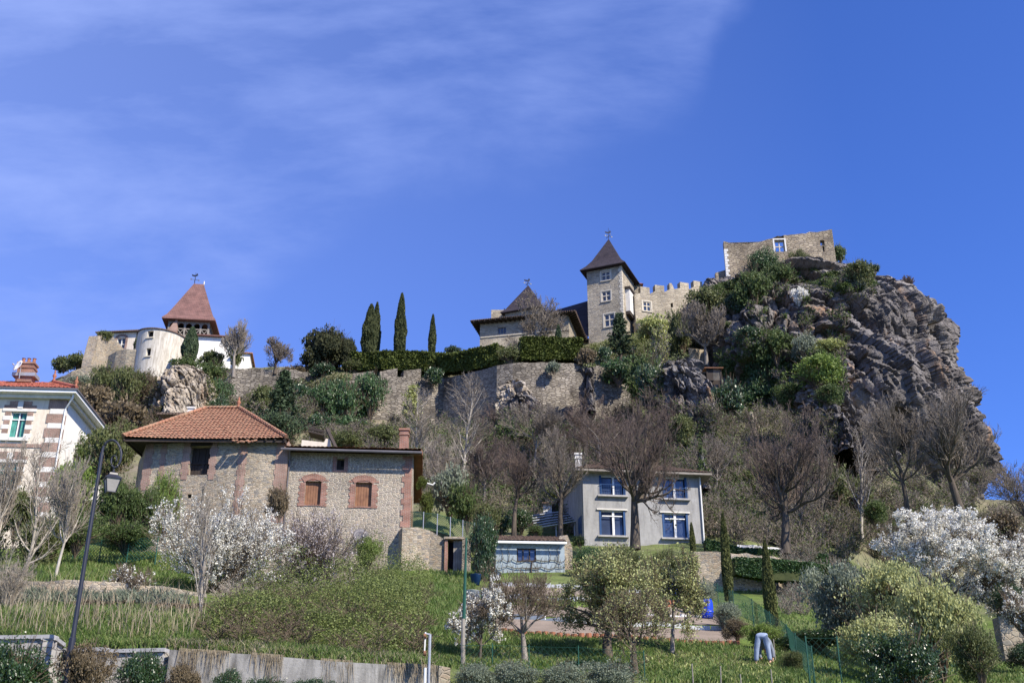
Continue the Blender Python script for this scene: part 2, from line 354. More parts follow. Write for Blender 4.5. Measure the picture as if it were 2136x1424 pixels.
M['glass'] = plain('window_glass', (.035, .05, .075), .08, .3, 1.5, .8, 0)
M['glassb'] = plain('blue_glass', (.05, .07, .13), .1, .3, 1.5, .8, 0)
M['white'] = plain('white_paint', (.78, .78, .76), .5, .08)
M['blue'] = plain('blue_paint', (.02, .07, .19), .45, .2)
M['bluebarrel'] = plain('blue_plastic', (.01, .05, .55), .35, .1)
M['red'] = plain('red_plastic', (.55, .05, .06), .5, .2)
M['wood'] = plain('brown_wood', (.30, .15, .08), .8, .45, 2.2, c2=(.16, .075, .045))
M['wood_d'] = plain('dark_wood', (.055, .042, .035), .85, .4)
M['wood_g'] = plain('grey_wood', (.30, .27, .23), .9, .4)
M['metal'] = plain('galvanised_metal', (.42, .43, .45), .45, .2, metal=.5)
M['gutter'] = plain('gutter_metal', (.14, .13, .14), .5, .3)
M['black'] = plain('black_iron', (.022, .023, .034), .42, .3, spec=.5, bump=0)
M['lampglass'] = plain('frosted_lamp_glass', (.30, .28, .26), .35, .15)
M['teal'] = plain('teal_curtain', (.10, .36, .30), .8, .5, 6)
M['greenwire'] = plain('green_wire', (.018, .085, .06), .6, .2)
M['tarp'] = plain('metal_sheet', (.48, .50, .54), .45, .25)
M['terracotta'] = plain('terracotta', (.36, .15, .09), .85, .4)
M['soil'] = plain('raked_soil', (.26, .21, .165), 1, .3, 1.2, .1, .8)
M['earth'] = plain('dry_earth', (.24, .20, .15), 1, .4, .8, .1, .8)
M['bark_g'] = bark('grey_bark', (.13, .11, .095), (.30, .27, .23))
M['bark_d'] = bark('dark_bark', (.045, .037, .03), (.14, .115, .09))
M['bark_l'] = bark('pale_bark', (.26, .23, .19), (.46, .42, .36))
M['twig_r'] = foliage('reddish_twigs', (0.093, 0.071, 0.059), (0.174, 0.133, 0.112), 0, rough=.9, spec=.1)
M['twig_g'] = foliage('grey_twigs', (0.121, 0.101, 0.081), (0.266, 0.229, 0.189), 0, rough=.9, spec=.1)
M['twig_b'] = foliage('brown_twigs', (0.084, 0.063, 0.042), (0.189, 0.147, 0.105), 0, rough=.9, spec=.1)
M['twig_l'] = foliage('pale_twigs', (0.203, 0.172, 0.133), (0.359, 0.312, 0.257), 0, rough=.9, spec=.1)
M['leaf'] = foliage('green_leaves', (0.038, 0.067, 0.017), (0.109, 0.151, 0.042))
M['leaf_br'] = foliage('fresh_leaves', (0.084, 0.134, 0.025), (0.202, 0.277, 0.059))
M['leaf_d'] = foliage('dark_leaves', (.012, .03, .010), (.045, .085, .025), .15, rough=.35, spec=.5)
M['leaf_o'] = foliage('olive_leaves', (0.056, 0.071, 0.020), (0.141, 0.160, 0.056))
M['leaf_ivy'] = foliage('ivy_leaves', (.02, .05, .018), (.075, .13, .045), .2, rough=.4)
M['leaf_grey'] = foliage('grey_green_leaves', (0.109, 0.134, 0.092), (0.252, 0.286, 0.202))
M['leaf_y'] = foliage('yellow_green_blossom', (0.185, 0.204, 0.067), (0.442, 0.455, 0.196), .3)
M['leaf_ye'] = foliage('yellow_leaves', (.22, .25, .07), (.42, .44, .16), .35)
M['leaf_rust'] = foliage('rusty_leaves', (.07, .055, .032), (.18, .135, .075), .2)
M['leaf_br2'] = foliage('bramble_leaves', (0.054, 0.066, 0.022), (0.144, 0.180, 0.048), .3, (.23, .27, .08), clump=.55)
M['cypress'] = foliage('cypress_leaves', (.018, .03, .010), (.065, .075, .026), .1, rough=.8, clump=.4)
M['yew'] = foliage('yew_leaves', (.012, .02, .008), (.05, .052, .018), .1, rough=.8, clump=.4)
M['hedge'] = foliage('hedge_leaves', (.035, .05, .010), (.10, .125, .022), .15, rough=.8, clump=.5)
M['pine'] = foliage('pine_needles', (.018, .035, .018), (.055, .085, .035), .1, rough=.7)
M['blossom'] = foliage('white_blossom', (.60, .58, .50), (.90, .88, .80), .35, rough=.7, spec=.1)
M['blossom_p'] = foliage('pinkish_blossom', (.50, .43, .40), (.74, .68, .66), .35, rough=.7, spec=.1)
M['grass'] = foliage('grass_blades', (0.050, 0.096, 0.018), (0.131, 0.202, 0.046), .35, (.25, .25, .10), clump=.7)
M['grassdry'] = foliage('dry_stalks', (0.235, 0.185, 0.118), (0.403, 0.336, 0.235), .2)
M['moss'] = foliage('mossy_leaves', (.035, .045, .012), (.11, .12, .035), .1, rough=.85, clump=1.2)
M['rock'] = rockmat('grey_rock', [(.045, .041, .04), (.125, .113, .105), (.215, .195, .18), (.36, .335, .305)])
M['rock_l'] = rockmat('ochre_rock', [(.20, .16, .12), (.36, .30, .23), (.52, .46, .38), (.60, .55, .47)], (.42, .24, .13), .5)
M['rock_d'] = rockmat('dark_rock', [(.045, .042, .042), (.13, .12, .115), (.26, .24, .23), (.48, .46, .44)], (.32, .19, .10), .6)
def groundmat():
    m, nt, b = newmat('hillside_ground', 1, .1); p = GEO(nt); sp = N(nt, 'ShaderNodeSeparateXYZ'); nt.links.new(p, sp.inputs[0])
    g = RAMP(nt, NOISE(nt, p, .5, 7, .65), [(.3, (.045, .075, .015)), (.7, (.13, .19, .04))])
    e = RAMP(nt, NOISE(nt, p, .45, 8, .7), [(.3, (.10, .085, .06)), (.7, (.27, .23, .17))])
    far = N(nt, 'ShaderNodeMapRange'); nt.links.new(sp.outputs[1], far.inputs[0]); far.inputs[1].default_value = 68; far.inputs[2].default_value = 86; far.inputs[3].default_value = .12; far.inputs[4].default_value = .75
    f = MATH(nt, 'ADD', far.outputs[0], MATH(nt, 'MULTIPLY_ADD', NOISE(nt, p, .16, 5, .6), 1.6, -.8), None, True)
    c = MIX(nt, f, g, e); nt.links.new(c, b.inputs['Base Color']); BUMP(nt, b, NOISE(nt, p, 2.5, 8, .7), .8, .2); return m
M['ground'] = groundmat()
# ------------------------------------------------------------------ terrain
COLS = [
 (-350, [(0, 2300), (26.5, 1560), (31.3, 1545), (31.8, 1345), (34, 1285), (38, 1262), (48, 1170), (60, 1110), (80, 1050), (110, 1000), (140, 960), (170, 1000)]),
 (0,    [(0, 2300), (26.5, 1560), (31.3, 1545), (31.8, 1340), (34, 1283), (38.2, 1262), (39.0, 1216), (47, 1165), (60, 1100), (75, 1000), (95, 905), (112, 850), (125, 830), (150, 870)]),
 (150,  [(0, 2300), (26.5, 1560), (31.3, 1545), (31.8, 1345), (34, 1280), (38.2, 1262), (39.0, 1214), (47, 1158), (60, 1085), (75, 990), (95, 895), (110, 830), (122, 785), (135, 780), (160, 850)]),
 (350,  [(0, 2300), (26.5, 1560), (31.3, 1550), (31.8, 1358), (34, 1300), (38.2, 1270), (39.0, 1238), (44, 1195), (52, 1120), (62, 1050), (75, 960), (90, 905), (105, 855), (113, 800), (122, 770), (140, 765), (170, 830)]),
 (560,  [(0, 2300), (26.5, 1560), (30.5, 1550), (31.1, 1372), (36, 1300), (42, 1240), (48, 1190), (54, 1130), (64, 1060), (78, 965), (95, 885), (106, 845), (118, 835), (119.5, 772), (135, 765), (165, 830)]),
 (700,  [(0, 2300), (26.5, 1560), (30.5, 1560), (31.1, 1384), (36, 1310), (42, 1240), (46, 1195), (50.5, 1172), (62, 1110), (76, 1005), (90, 930), (103, 885), (113, 880), (114, 783), (124, 765), (140, 768), (165, 830)]),
 (880,  [(0, 2300), (26.5, 1560), (30.8, 1560), (31.4, 1394), (36, 1330), (42, 1250), (46, 1205), (50, 1172), (51.3, 1165), (52.6, 1105), (66, 1050), (82, 970), (103, 895), (116, 885), (117, 785), (124, 760), (140, 752), (165, 800)]),
 (930,  [(0, 2300), (26.5, 1560), (30.8, 1560), (31.4, 1397), (36, 1338), (42, 1246), (46, 1207), (50, 1180), (51.3, 1172), (52.6, 1112), (66, 1052), (82, 972), (103, 896), (115, 886), (116, 783), (124, 757), (140, 746), (165, 795)]),
 (965,  [(0, 2300), (26.5, 1560), (30.8, 1560), (31.4, 1399), (36, 1345), (42, 1249), (46, 1209), (50, 1180), (53, 1150), (60, 1100), (66, 1055), (82, 973), (103, 897), (112, 886), (113, 780), (122, 752), (136, 738), (160, 770)]),
 (992,  [(0, 2300), (26.5, 1560), (30.8, 1560), (31.4, 1401), (35, 1362), (37, 1338), (40, 1292), (43, 1251), (46, 1213), (49, 1193), (53, 1150), (59, 1105), (68, 1058), (83, 975), (102, 898), (110.3, 886), (111.3, 776), (120, 750), (132, 730), (160, 750), (190, 800)]),
 (1010, [(0, 2300), (26.5, 1560), (30.8, 1560), (31.4, 1402), (35, 1365), (37, 1340), (40, 1290), (43, 1250), (46, 1215), (48, 1198), (52, 1155), (58, 1110), (68, 1060), (84, 975), (101, 898), (109, 885), (110, 772), (118, 748), (130, 724), (160, 735), (190, 800)]),
 (1180, [(0, 2300), (26.5, 1560), (30.8, 1570), (31.4, 1415), (35, 1372), (37, 1342), (40, 1292), (43, 1250), (46, 1215), (48, 1198), (54, 1140), (60, 1105), (70, 1050), (84, 975), (101, 900), (109, 885), (110.5, 765), (120, 745), (132, 725), (160, 740), (190, 800)]),
 (1340, [(0, 2300), (26.5, 1560), (30.8, 1575), (31.4, 1430), (35, 1380), (37.5, 1340), (41, 1292), (44, 1250), (47, 1212), (50, 1180), (53.5, 1148), (64, 1110), (76, 1030), (90, 950), (104, 890), (111, 850), (116, 770), (124, 735), (132, 700), (160, 690), (190, 760)]),
 (1480, [(0, 2300), (26.5, 1560), (30.8, 1575), (31.4, 1430), (35, 1388), (38, 1345), (41, 1305), (45, 1262), (48, 1240), (50, 1215), (50.8, 1160), (56, 1135), (66, 1085), (80, 1000), (94, 930), (107, 860), (114, 800), (124, 735), (134, 660), (142, 600), (160, 600), (190, 700)]),
 (1640, [(0, 2300), (26.5, 1560), (30.8, 1575), (31.4, 1432), (35, 1392), (38, 1350), (42, 1300), (46, 1262), (50, 1232), (50.6, 1170), (56, 1145), (62, 1110), (75, 1040), (90, 965), (104, 890), (130, 800), (145, 700), (160, 640), (190, 700)]),
 (1900, [(0, 2300), (26.5, 1570), (31, 1560), (34, 1440), (40, 1390), (46, 1340), (54, 1270), (64, 1190), (78, 1100), (92, 1030), (108, 970), (140, 940), (170, 960)]),
 (2060, [(0, 2300), (26.5, 1570), (31, 1540), (34, 1430), (40, 1375), (48, 1315), (58, 1250), (70, 1170), (88, 1090), (116, 1048), (150, 1045), (180, 1060)]),
 (2300, [(0, 2300), (26.5, 1570), (31, 1530), (36, 1400), (46, 1320), (60, 1230), (80, 1150), (110, 1080), (150, 1062), (190, 1070)]),
]
def RY(Y): return float(np.interp(Y, [0, 31, 37, 48, 54, 62, 75, 95, 110, 125, 200], [0, 31, 38.5, 64, 73, 80, 89, 102, 113, 126, 200]))
COLS = [(px, [(RY(a), b) for a, b in tb]) for px, tb in COLS]
YS = np.linspace(0, 200, 1001)
_U = []; _Z = []
for px, tb in COLS:
    Yk = np.array([a for a, b in tb], float); zk = []; uk = []
    for Yv, py in tb:
        z = -1.7 if Yv == 0 else zat(py, Yv); zk.append(z); uk.append((px-CX)/F*(CP+(z/max(Yv, 20))*SP))
    z = np.interp(YS, Yk, zk); u = np.interp(YS, Yk, uk)
    _Z.append(z); _U.append(np.convolve(np.pad(u, 40, 'edge'), np.ones(81)/81, 'valid'))
_U = np.array(_U); _Z = np.array(_Z)
def gz(x, y):
    x = np.atleast_1d(np.asarray(x, float)); y = np.atleast_1d(np.asarray(y, float))
    Yc = np.clip(y, 0, 200); fi = Yc/0.2; i = np.clip(fi.astype(int), 0, 999); f = fi-i
    Uc = _U[:, i]*(1-f)+_U[:, i+1]*f; Zc = _Z[:, i]*(1-f)+_Z[:, i+1]*f
    u = x/np.maximum(y, 12); k = np.clip((Uc < u).sum(0)-1, 0, len(COLS)-2); j = np.arange(len(u))
    t = np.clip((u-Uc[k, j])/(Uc[k+1, j]-Uc[k, j]+1e-9), 0, 1); t = t*t*(3-2*t)
    z = Zc[k, j]*(1-t)+Zc[k+1, j]*t
    amp = np.interp(y, [24, 30, 64, 78, 92, 112, 118, 140], [0, .12, .15, .4, 1.3, 1.0, .4, .4])
    p = np.stack([x, y, 0*x], 1)
    z = z+amp*(fbm(p*.13, 4, 5)-.5)*2+np.minimum(amp, .5)*(fbm(p*.6, 3, 9)-.5)
    return z-np.maximum(y-200, 0)*.15
def gz1(x, y): return float(gz(x, y)[0])
ny = np.concatenate([np.linspace(-60, 26, 30), np.linspace(26.4, 60, 190), np.linspace(60.25, 150, 280), np.linspace(151, 210, 40), np.geomspace(215, 2500, 12)])
ns = np.linspace(-1.0, 1.0, 620)
Yg, Sg = np.meshgrid(ny, ns, indexing='ij'); Xg = Sg*(np.maximum(Yg, 0)*.72+40)
Zg = gz(Xg.ravel(), Yg.ravel())
V = np.stack([Xg.ravel(), Yg.ravel(), Zg], 1); a, b = Yg.shape
idx = np.arange(a*b).reshape(a, b)
FQ = np.stack([idx[:-1, :-1].ravel(), idx[:-1, 1:].ravel(), idx[1:, 1:].ravel(), idx[1:, :-1].ravel()], 1)
ground = put('ground', npmesh('ground', V, FQ, M['ground'], True)); tag(ground, kind='structure')
BV = [(V, FQ)]
# ------------------------------------------------------------------ the crag: stacked cross-sections, displaced
def facet(q, s, cr=.2):
    """planar blocks: every Voronoi cell gets its own offset and its own tilted plane; also the crack distance"""
    i = np.floor(q).astype(np.int64); f1 = np.full(len(q), 9.0); f2 = f1.copy(); off = np.zeros(len(q)); til = np.zeros(len(q))
    for dx in (-1, 0, 1):
        for dy in (-1, 0, 1):
            for dz in (-1, 0, 1):
                c = (i[:, 0]+dx, i[:, 1]+dy, i[:, 2]+dz); w = q-np.stack([c[0]+_h(*c, s), c[1]+_h(*c, s+1), c[2]+_h(*c, s+2)], 1)
                d = np.sqrt((w**2).sum(1)); m = d < f1; f2 = np.where(m, f1, np.minimum(f2, d)); f1 = np.where(m, d, f1)
                g = np.stack([_h(*c, s+4)-.5, _h(*c, s+5)-.5, _h(*c, s+6)-.5], 1)
                off = np.where(m, _h(*c, s+3)-.5, off); til = np.where(m, (w*g).sum(1), til)
    return off+til*1.9-np.exp(-(f2-f1)*18)*cr
def rocky(V, Nn, big=2.4, small=.8, s=0, sc=1.0):
    p = V*sc; wob = np.stack([fbm(p*.16, 3, s+40), fbm(p*.16, 3, s+50), fbm(p*.16, 3, s+60)], 1)*.55
    a = .40; q = np.stack([p[:, 0]*math.cos(a)+p[:, 2]*math.sin(a), p[:, 1], (-p[:, 0]*math.sin(a)+p[:, 2]*math.cos(a))*.45], 1)
    d = big*1.05*facet(q*.10+wob*.6, s, .45)+big*.50*facet(q*.26+wob*.9, s+20, .30)+small*.85*facet(q*.66+wob*1.2, s+30, .3)+small*.40*facet(q*1.8+wob*2, s+11)
    d += big*.35*(fbm(q*.07, 3, s+3, True)-.6)+small*.22*(fbm(p*.8, 4, s+7, True)-.55)
    return V+Nn*d[:, None]
def grid_normals(G):
    du = np.gradient(G, axis=1); dv = np.gradient(G, axis=0); n = np.cross(du, dv); return n/(np.linalg.norm(n, axis=2)[:, :, None]+1e-9)
#        py   left  right  Yfront Ycentre Yback
LV = np.array([(1300, 1560, 2085, 103, 122, 150), (1150, 1560, 2062, 104, 122, 150), (1040, 1545, 2036, 105, 123, 150), (960, 1530, 2022, 107, 124, 150), (900, 1515, 2018, 108, 126, 150), (860, 1500, 2013, 109, 127, 151),
 (820, 1480, 1994, 111, 128, 151), (770, 1450, 1978, 113, 129, 152), (720, 1440, 1968, 115, 130, 152), (680, 1440, 1964, 119, 131, 152), (640, 1450, 1947, 123, 132, 152), (620, 1470, 1930, 126, 133, 151),
 (602, 1500, 1896, 128, 134, 150), (586, 1545, 1852, 130, 134, 148), (574, 1600, 1790, 132, 135, 145), (566, 1650, 1755, 134, 135.5, 141)], float)
nv, nu = 380, 560
tv = np.linspace(0, len(LV)-1, nv); T = np.stack([np.interp(tv, range(len(LV)), LV[:, k]) for k in range(6)], 1)
zc = np.array([zat(t[0], t[4]) for t in T]); th = np.linspace(0, 2*math.pi, nu, endpoint=False)+math.pi/2
G = np.zeros((nv, nu, 3))
for i, t in enumerate(T):
    fac = CP+zc[i]/t[4]*SP; uL, uR = (t[1]-CX)/F*fac, (t[2]-CX)/F*fac; uc, ua = (uL+uR)/2, (uR-uL)/2
    c, s = np.cos(th), np.sin(th); e = 2/2.5; c = np.sign(c)*abs(c)**e; s = np.sign(s)*abs(s)**e
    Yv = np.where(s < 0, t[4]+s*(t[4]-t[3]), t[4]+s*(t[5]-t[4])); uv = uc+ua*c
    G[i] = np.stack([uv*Yv, Yv, np.full(nu, zc[i])], 1)
nrm = grid_normals(G); k = np.sign((nrm[100, nu//2+nu//8:nu//2+nu//8+1]*np.array([[-0.3, -1, 0]])).sum()); nrm = nrm*(k if k else 1)
nrm[..., 2] = nrm[..., 2]*.25
amp = np.interp(np.arange(nv), [0, nv-90, nv-1], [1, .8, .12])[:, None, None]
Vc = rocky(G.reshape(-1, 3), (nrm*amp).reshape(-1, 3), 3.7, 1.1, 3)
top = Vc.reshape(nv, nu, 3)[-1].mean(0)+np.array([0, 0, .3])
idx = np.arange(nv*nu).reshape(nv, nu); r = np.roll(idx, -1, 1)
FQ = np.stack([idx[:-1].ravel(), r[:-1].ravel(), r[1:].ravel(), idx[1:].ravel()], 1)
cap = np.stack([idx[-1], r[-1], np.full(nu, nv*nu), np.full(nu, nv*nu)], 1)
def capped(V, FQ, nv, nu, top, mat, name):
    me = bpy.data.meshes.new(name); Vt = np.vstack([V, top[None]]); idx = np.arange(nu)+(nv-1)*nu
    fs = FQ.tolist()+[(int(a), int(idx[(j+1) % nu]), nv*nu) for j, a in enumerate(idx)]
    me.from_pydata(Vt.tolist(), [], fs); me.materials.append(mat); me.update(); return me, Vt
me, Vt = capped(Vc, FQ, nv, nu, top, M['rock'], 'crag')
crag = tag(put('crag', me), kind='structure'); BV.append((Vt, FQ))
def boulder(name, px, pyb, pyt, wpx, Y, depth, mat, s, label, big=1.2, small=.6, topw=.5, lean=0, n=130, ax=0.0, structure=False):
    """an outcrop: tapered column of rock, base below the ground"""
    c0 = P(px, pyb, Y); z1 = zat(pyt, Y); w = wpx*mpp(pyb, Y)/2; H = z1-c0.z; G = np.zeros((n, n*2, 3)); th = np.linspace(0, 2*math.pi, n*2, endpoint=False)
    for i in range(n):
        t = i/(n-1); k = (1-(1-topw)*t)*math.sqrt(max(0.0, 1-max(0, (t-.75)/.25)**2*.97)); z = c0.z-1.0+t*(H+1.0)
        G[i] = np.stack([c0.x+lean*t*w+np.cos(th)*w*k, c0.y+np.sin(th)*depth*k+ax*t, np.full(n*2, z)], 1)
    cen = np.array([c0.x, c0.y, 0]); nrm = G-G.mean(1)[:, None]; nrm /= np.linalg.norm(nrm, axis=2)[:, :, None]+1e-9
    Vb = rocky(G.reshape(-1, 3), nrm.reshape(-1, 3), big, small, s, 2.0)
    idx = np.arange(n*n*2).reshape(n, -1); r = np.roll(idx, -1, 1); FQ = np.stack([idx[:-1].ravel(), r[:-1].ravel(), r[1:].ravel(), idx[1:].ravel()], 1)
    base = np.array([c0.x, c0.y, c0.z]); top = Vb.reshape(n, -1, 3)[-1].mean(0); BV.append((Vb, FQ))
    me, _ = capped(Vb-base, FQ, n, n*2, top-base, mat, name); o = put(name, me, None, Vector(base))
    return tag(o, label, 'rock outcrop') if not structure else tag(o, kind='structure')
boulder('rock_outcrop', 385, 905, 775, 120, 106, 5.5, M['rock_l'], 11, 'big pale ochre rock outcrop under the round plastered tower', .9, .45, .8)
boulder('rock_outcrop', 318, 895, 795, 70, 109, 4, M['rock_l'], 12, 'shadowed rock shoulder left of the pale outcrop below the round tower', 1.3, .7, .6)
boulder('rock_outcrop', 1432, 930, 745, 98, 100, 3.5, M['rock_d'], 13, 'tall dark jagged rock pillar above the grey house', 1.4, .9, .55, 0, 170)
boulder('rock_outcrop', 1480, 905, 792, 26, 98, 1.6, M['rock_d'], 14, 'thin pale rock spike against the right side of the dark pillar', .5, .4, .35)
boulder('rock_outcrop', 1466, 1000, 922, 18, 86, 1.0, M['rock_d'], 15, 'small pointed rock pinnacle behind the roof end of the grey house', .35, .25, .3)
boulder('rock_outcrop', 1066, 852, 795, 78, 108.2, 2.2, M['rock_l'], 16, 'pale rock bulging out of the rampart wall', .8, .5, .7)
boulder('rock_outcrop', 1085, 885, 825, 110, 106, 2.5, M['rock'], 17, 'grey rock footing under the rampart below the pale bulge', .9, .5, .7)
boulder('rock_outcrop', 1228, 860, 768, 34, 106.5, 3.2, M['rock'], 18, 'upright rock rib standing out from the rampart and shading it', .8, .5, .5)
boulder('rock_outcrop', 1770, 960, 795, 95, 96, 4.5, M['rock'], 19, 'slanting grey rock buttress at the foot of the crag', 1.6, .9, .5, -.5, 170)
boulder('rock_outcrop', 1480, 640, 592, 60, 124, 3.5, M['rock'], 20, 'grey rock knob among bushes right of the battlements', .8, .5, .6)
boulder('rock_outcrop', 1570, 900, 858, 26, 104, 1.5, M['rock_l'], 21, 'small pale rock showing in the green bushes below the crag', .5, .3, .6)
bvh = BVHTree.FromPolygons(np.vstack([v for v, f in BV]).tolist(), sum([(f+sum(len(v) for v, _ in BV[:i])).tolist() for i, (_, f) in enumerate(BV)], []))
def hit(px, py, ymin=0):
    r = ray(px, py); o = r*(ymin/r.y) if ymin else Vector((0, 0, 0)); h = bvh.ray_cast(o, r)
    return h[0], h[1]
def inpoly(x, y, poly):
    c = False; j = len(poly)-1
    for i in range(len(poly)):
        (xi, yi), (xj, yj) = poly[i], poly[j]
        if (yi > y) != (yj > y) and x < (xj-xi)*(y-yi)/(yj-yi)+xi: c = not c
        j = i
    return c
def scatter(poly, n, seed, ymin=0, ymax=1e9):
    rg = random.Random(seed); xs = [p[0] for p in poly]; ys = [p[1] for p in poly]; out = []; tries = 0
    while len(out) < n and tries < n*6:
        tries += 1; x, y = rg.uniform(min(xs), max(xs)), rg.uniform(min(ys), max(ys))
        if not inpoly(x, y, poly): continue
        h, nn = hit(x, y, ymin)
        if h is None or h.y > ymax: continue
        out.append((h, nn, x, y))
    return out
# ------------------------------------------------------------------ building helpers
def V2(p): return Vector((p[0], p[1], 0))
def pl(px, py, Y): return V2(P(px, py, Y))
def facade(mb, A, B, z0, z1, holes=(), depth=.25, prof=None, bprof=None, back=None):
    """vertical wall from A to B (left to right seen from outside) with real openings and reveals"""
    A, B = V2(A), V2(B); L = (B-A).length; t = (B-A)/L; n = Vector((t.y, -t.x, 0))
    S = {0.0, L}; Z = {z0, z1}
    for h in holes: S |= {h[0], h[1]}; Z |= {h[2], h[3]}
    if prof: S |= {min(max(s, 0.0), L) for s, z in prof}
    if bprof: S |= {min(max(s, 0.0), L) for s, z in bprof}
    S = sorted(S); Z = sorted(Z)
    pz = (lambda s: float(np.interp(s, [q[0] for q in prof], [q[1] for q in prof]))) if prof else (lambda s: z1)
    bz = (lambda s: float(np.interp(s, [q[0] for q in bprof], [q[1] for q in bprof]))) if bprof else (lambda s: z0)
    def q(s, z, o=0): return A+t*s-n*o+Vector((0, 0, z))
    for off in ([0] if back is None else [0, back]):
        for i in range(len(S)-1):
            for j in range(len(Z)-1):
                sa, sb, za, zb = S[i], S[i+1], Z[j], Z[j+1]
                if sb-sa < 1e-5 or any(h[0]-1e-6 <= sa and sb <= h[1]+1e-6 and h[2]-1e-6 <= za and zb <= h[3]+1e-6 for h in holes): continue
                last = j == len(Z)-2; first = j == 0
                p = [q(sa, bz(sa) if first else za, off), q(sb, bz(sb) if first else za, off), q(sb, pz(sb) if last else zb, off), q(sa, pz(sa) if last else zb, off)]
                mb.quad(*(p if off == 0 else p[::-1]))
    d = depth if back is None else back
    for h in holes:
        a, b, c, e = h[:4]
        mb.quad(q(a, c), q(a, c, d), q(a, e, d), q(a, e)); mb.quad(q(b, c, d), q(b, c), q(b, e), q(b, e, d))
        mb.quad(q(a, c, d), q(a, c), q(b, c), q(b, c, d)); mb.quad(q(a, e), q(a, e, d), q(b, e, d), q(b, e))
    if back is not None:
        for i in range(len(S)-1): mb.quad(q(S[i], pz(S[i])), q(S[i+1], pz(S[i+1])), q(S[i+1], pz(S[i+1]), d), q(S[i], pz(S[i]), d))
        mb.quad(q(0, z0, d), q(0, z0), q(0, pz(0)), q(0, pz(0), d)); mb.quad(q(L, z0), q(L, z0, d), q(L, pz(L), d), q(L, pz(L)))
    return A, t, n
def rect(A, B, px0, py0, px1, py1):
    s0, zt = on_plane(A, B, px0, (py0+py1)/2)[0], on_plane(A, B, (px0+px1)/2, py0)[1]
    s1, zb = on_plane(A, B, px1, (py0+py1)/2)[0], on_plane(A, B, (px0+px1)/2, py1)[1]
    return (s0, s1, zb, zt)
class Face:
    def __init__(s, A, B):
        s.A, s.B = V2(A), V2(B); s.L = (s.B-s.A).length; s.t = (s.B-s.A)/s.L; s.n = Vector((s.t.y, -s.t.x, 0))
    def q(s, a, z, o=0): return s.A+s.t*a+s.n*o+Vector((0, 0, z))      # o > 0 is outwards
    def slab(s, mb, a, b, c, d, o0, o1):
        return mb.box(s.q((a+b)/2, (c+d)/2, (o0+o1)/2), s.t*(b-a)/2, s.n*(o1-o0)/2, Vector((0, 0, (d-c)/2)))
def frame_bars(f, r, w, o0, o1, vs=(.5,), hs=(.5,), mb=None):
    a, b, c, d = r; mb = mb or MB()
    f.slab(mb, a, a+w, c, d, o0, o1); f.slab(mb, b-w, b, c, d, o0, o1); f.slab(mb, a+w, b-w, c, c+w, o0, o1); f.slab(mb, a+w, b-w, d-w, d, o0, o1)
    for v in vs: x = a+(b-a)*v; f.slab(mb, x-w/2, x+w/2, c+w, d-w, o0+.003, o1-.003)
    for h in hs: z = c+(d-c)*h; f.slab(mb, a+w, b-w, z-w/2, z+w/2, o0+.006, o1-.006)
    return mb
def window(par, f, r, w=.09, fm='stonetrim', vs=(.5,), hs=(.55,), o=(-.18, -.06), glass='glass', sill='stonetrim', surround=None):
    fr = frame_bars(f, r, w, o[0], o[1], vs, hs).build('window', M[fm], par)
    a, b, c, d = r
    p = MB(); f.slab(p, a+w*.5, b-w*.5, c+w*.5, d-w*.5, o[0]-.03, o[0]+.02); p.build('pane', M[glass], fr)
    if sill: q = MB(); f.slab(q, a-.12, b+.12, c-.12, c-.002, -.1, .12); q.build('sill', M[sill], fr)
    if surround:
        q = MB(); k = surround; f.slab(q, a-k, a-.002, c, d+k, -.1, .03); f.slab(q, b+.002, b+k, c, d+k, -.1, .03); f.slab(q, a-.002, b+.002, d+.002, d+k, -.1, .03); q.build('surround', M['stonetrim'], fr)
    return fr
def rings_roof(rings, mb=None):
    mb = mb or MB(); m = len(rings[0])
    for a, b in zip(rings, rings[1:]):
        for i in range(m): mb.quad(a[i], a[(i+1) % m], b[(i+1) % m], b[i])
    mb.quad(*rings[-1]); mb.quad(*rings[0][::-1]); return mb
def scaled(poly, c, k, z): return [Vector((c[0]+(p[0]-c[0])*k, c[1]+(p[1]-c[1])*k, z)) for p in poly]
def off_rect(A, t, n, w, dep, o):     # rectangle corners front-left, front-right, back-right, back-left, grown by o
    b = -n; return [A-t*o-b*o, A+t*(w+o)-b*o, A+t*(w+o)+b*(dep+o), A-t*o+b*(dep+o)]
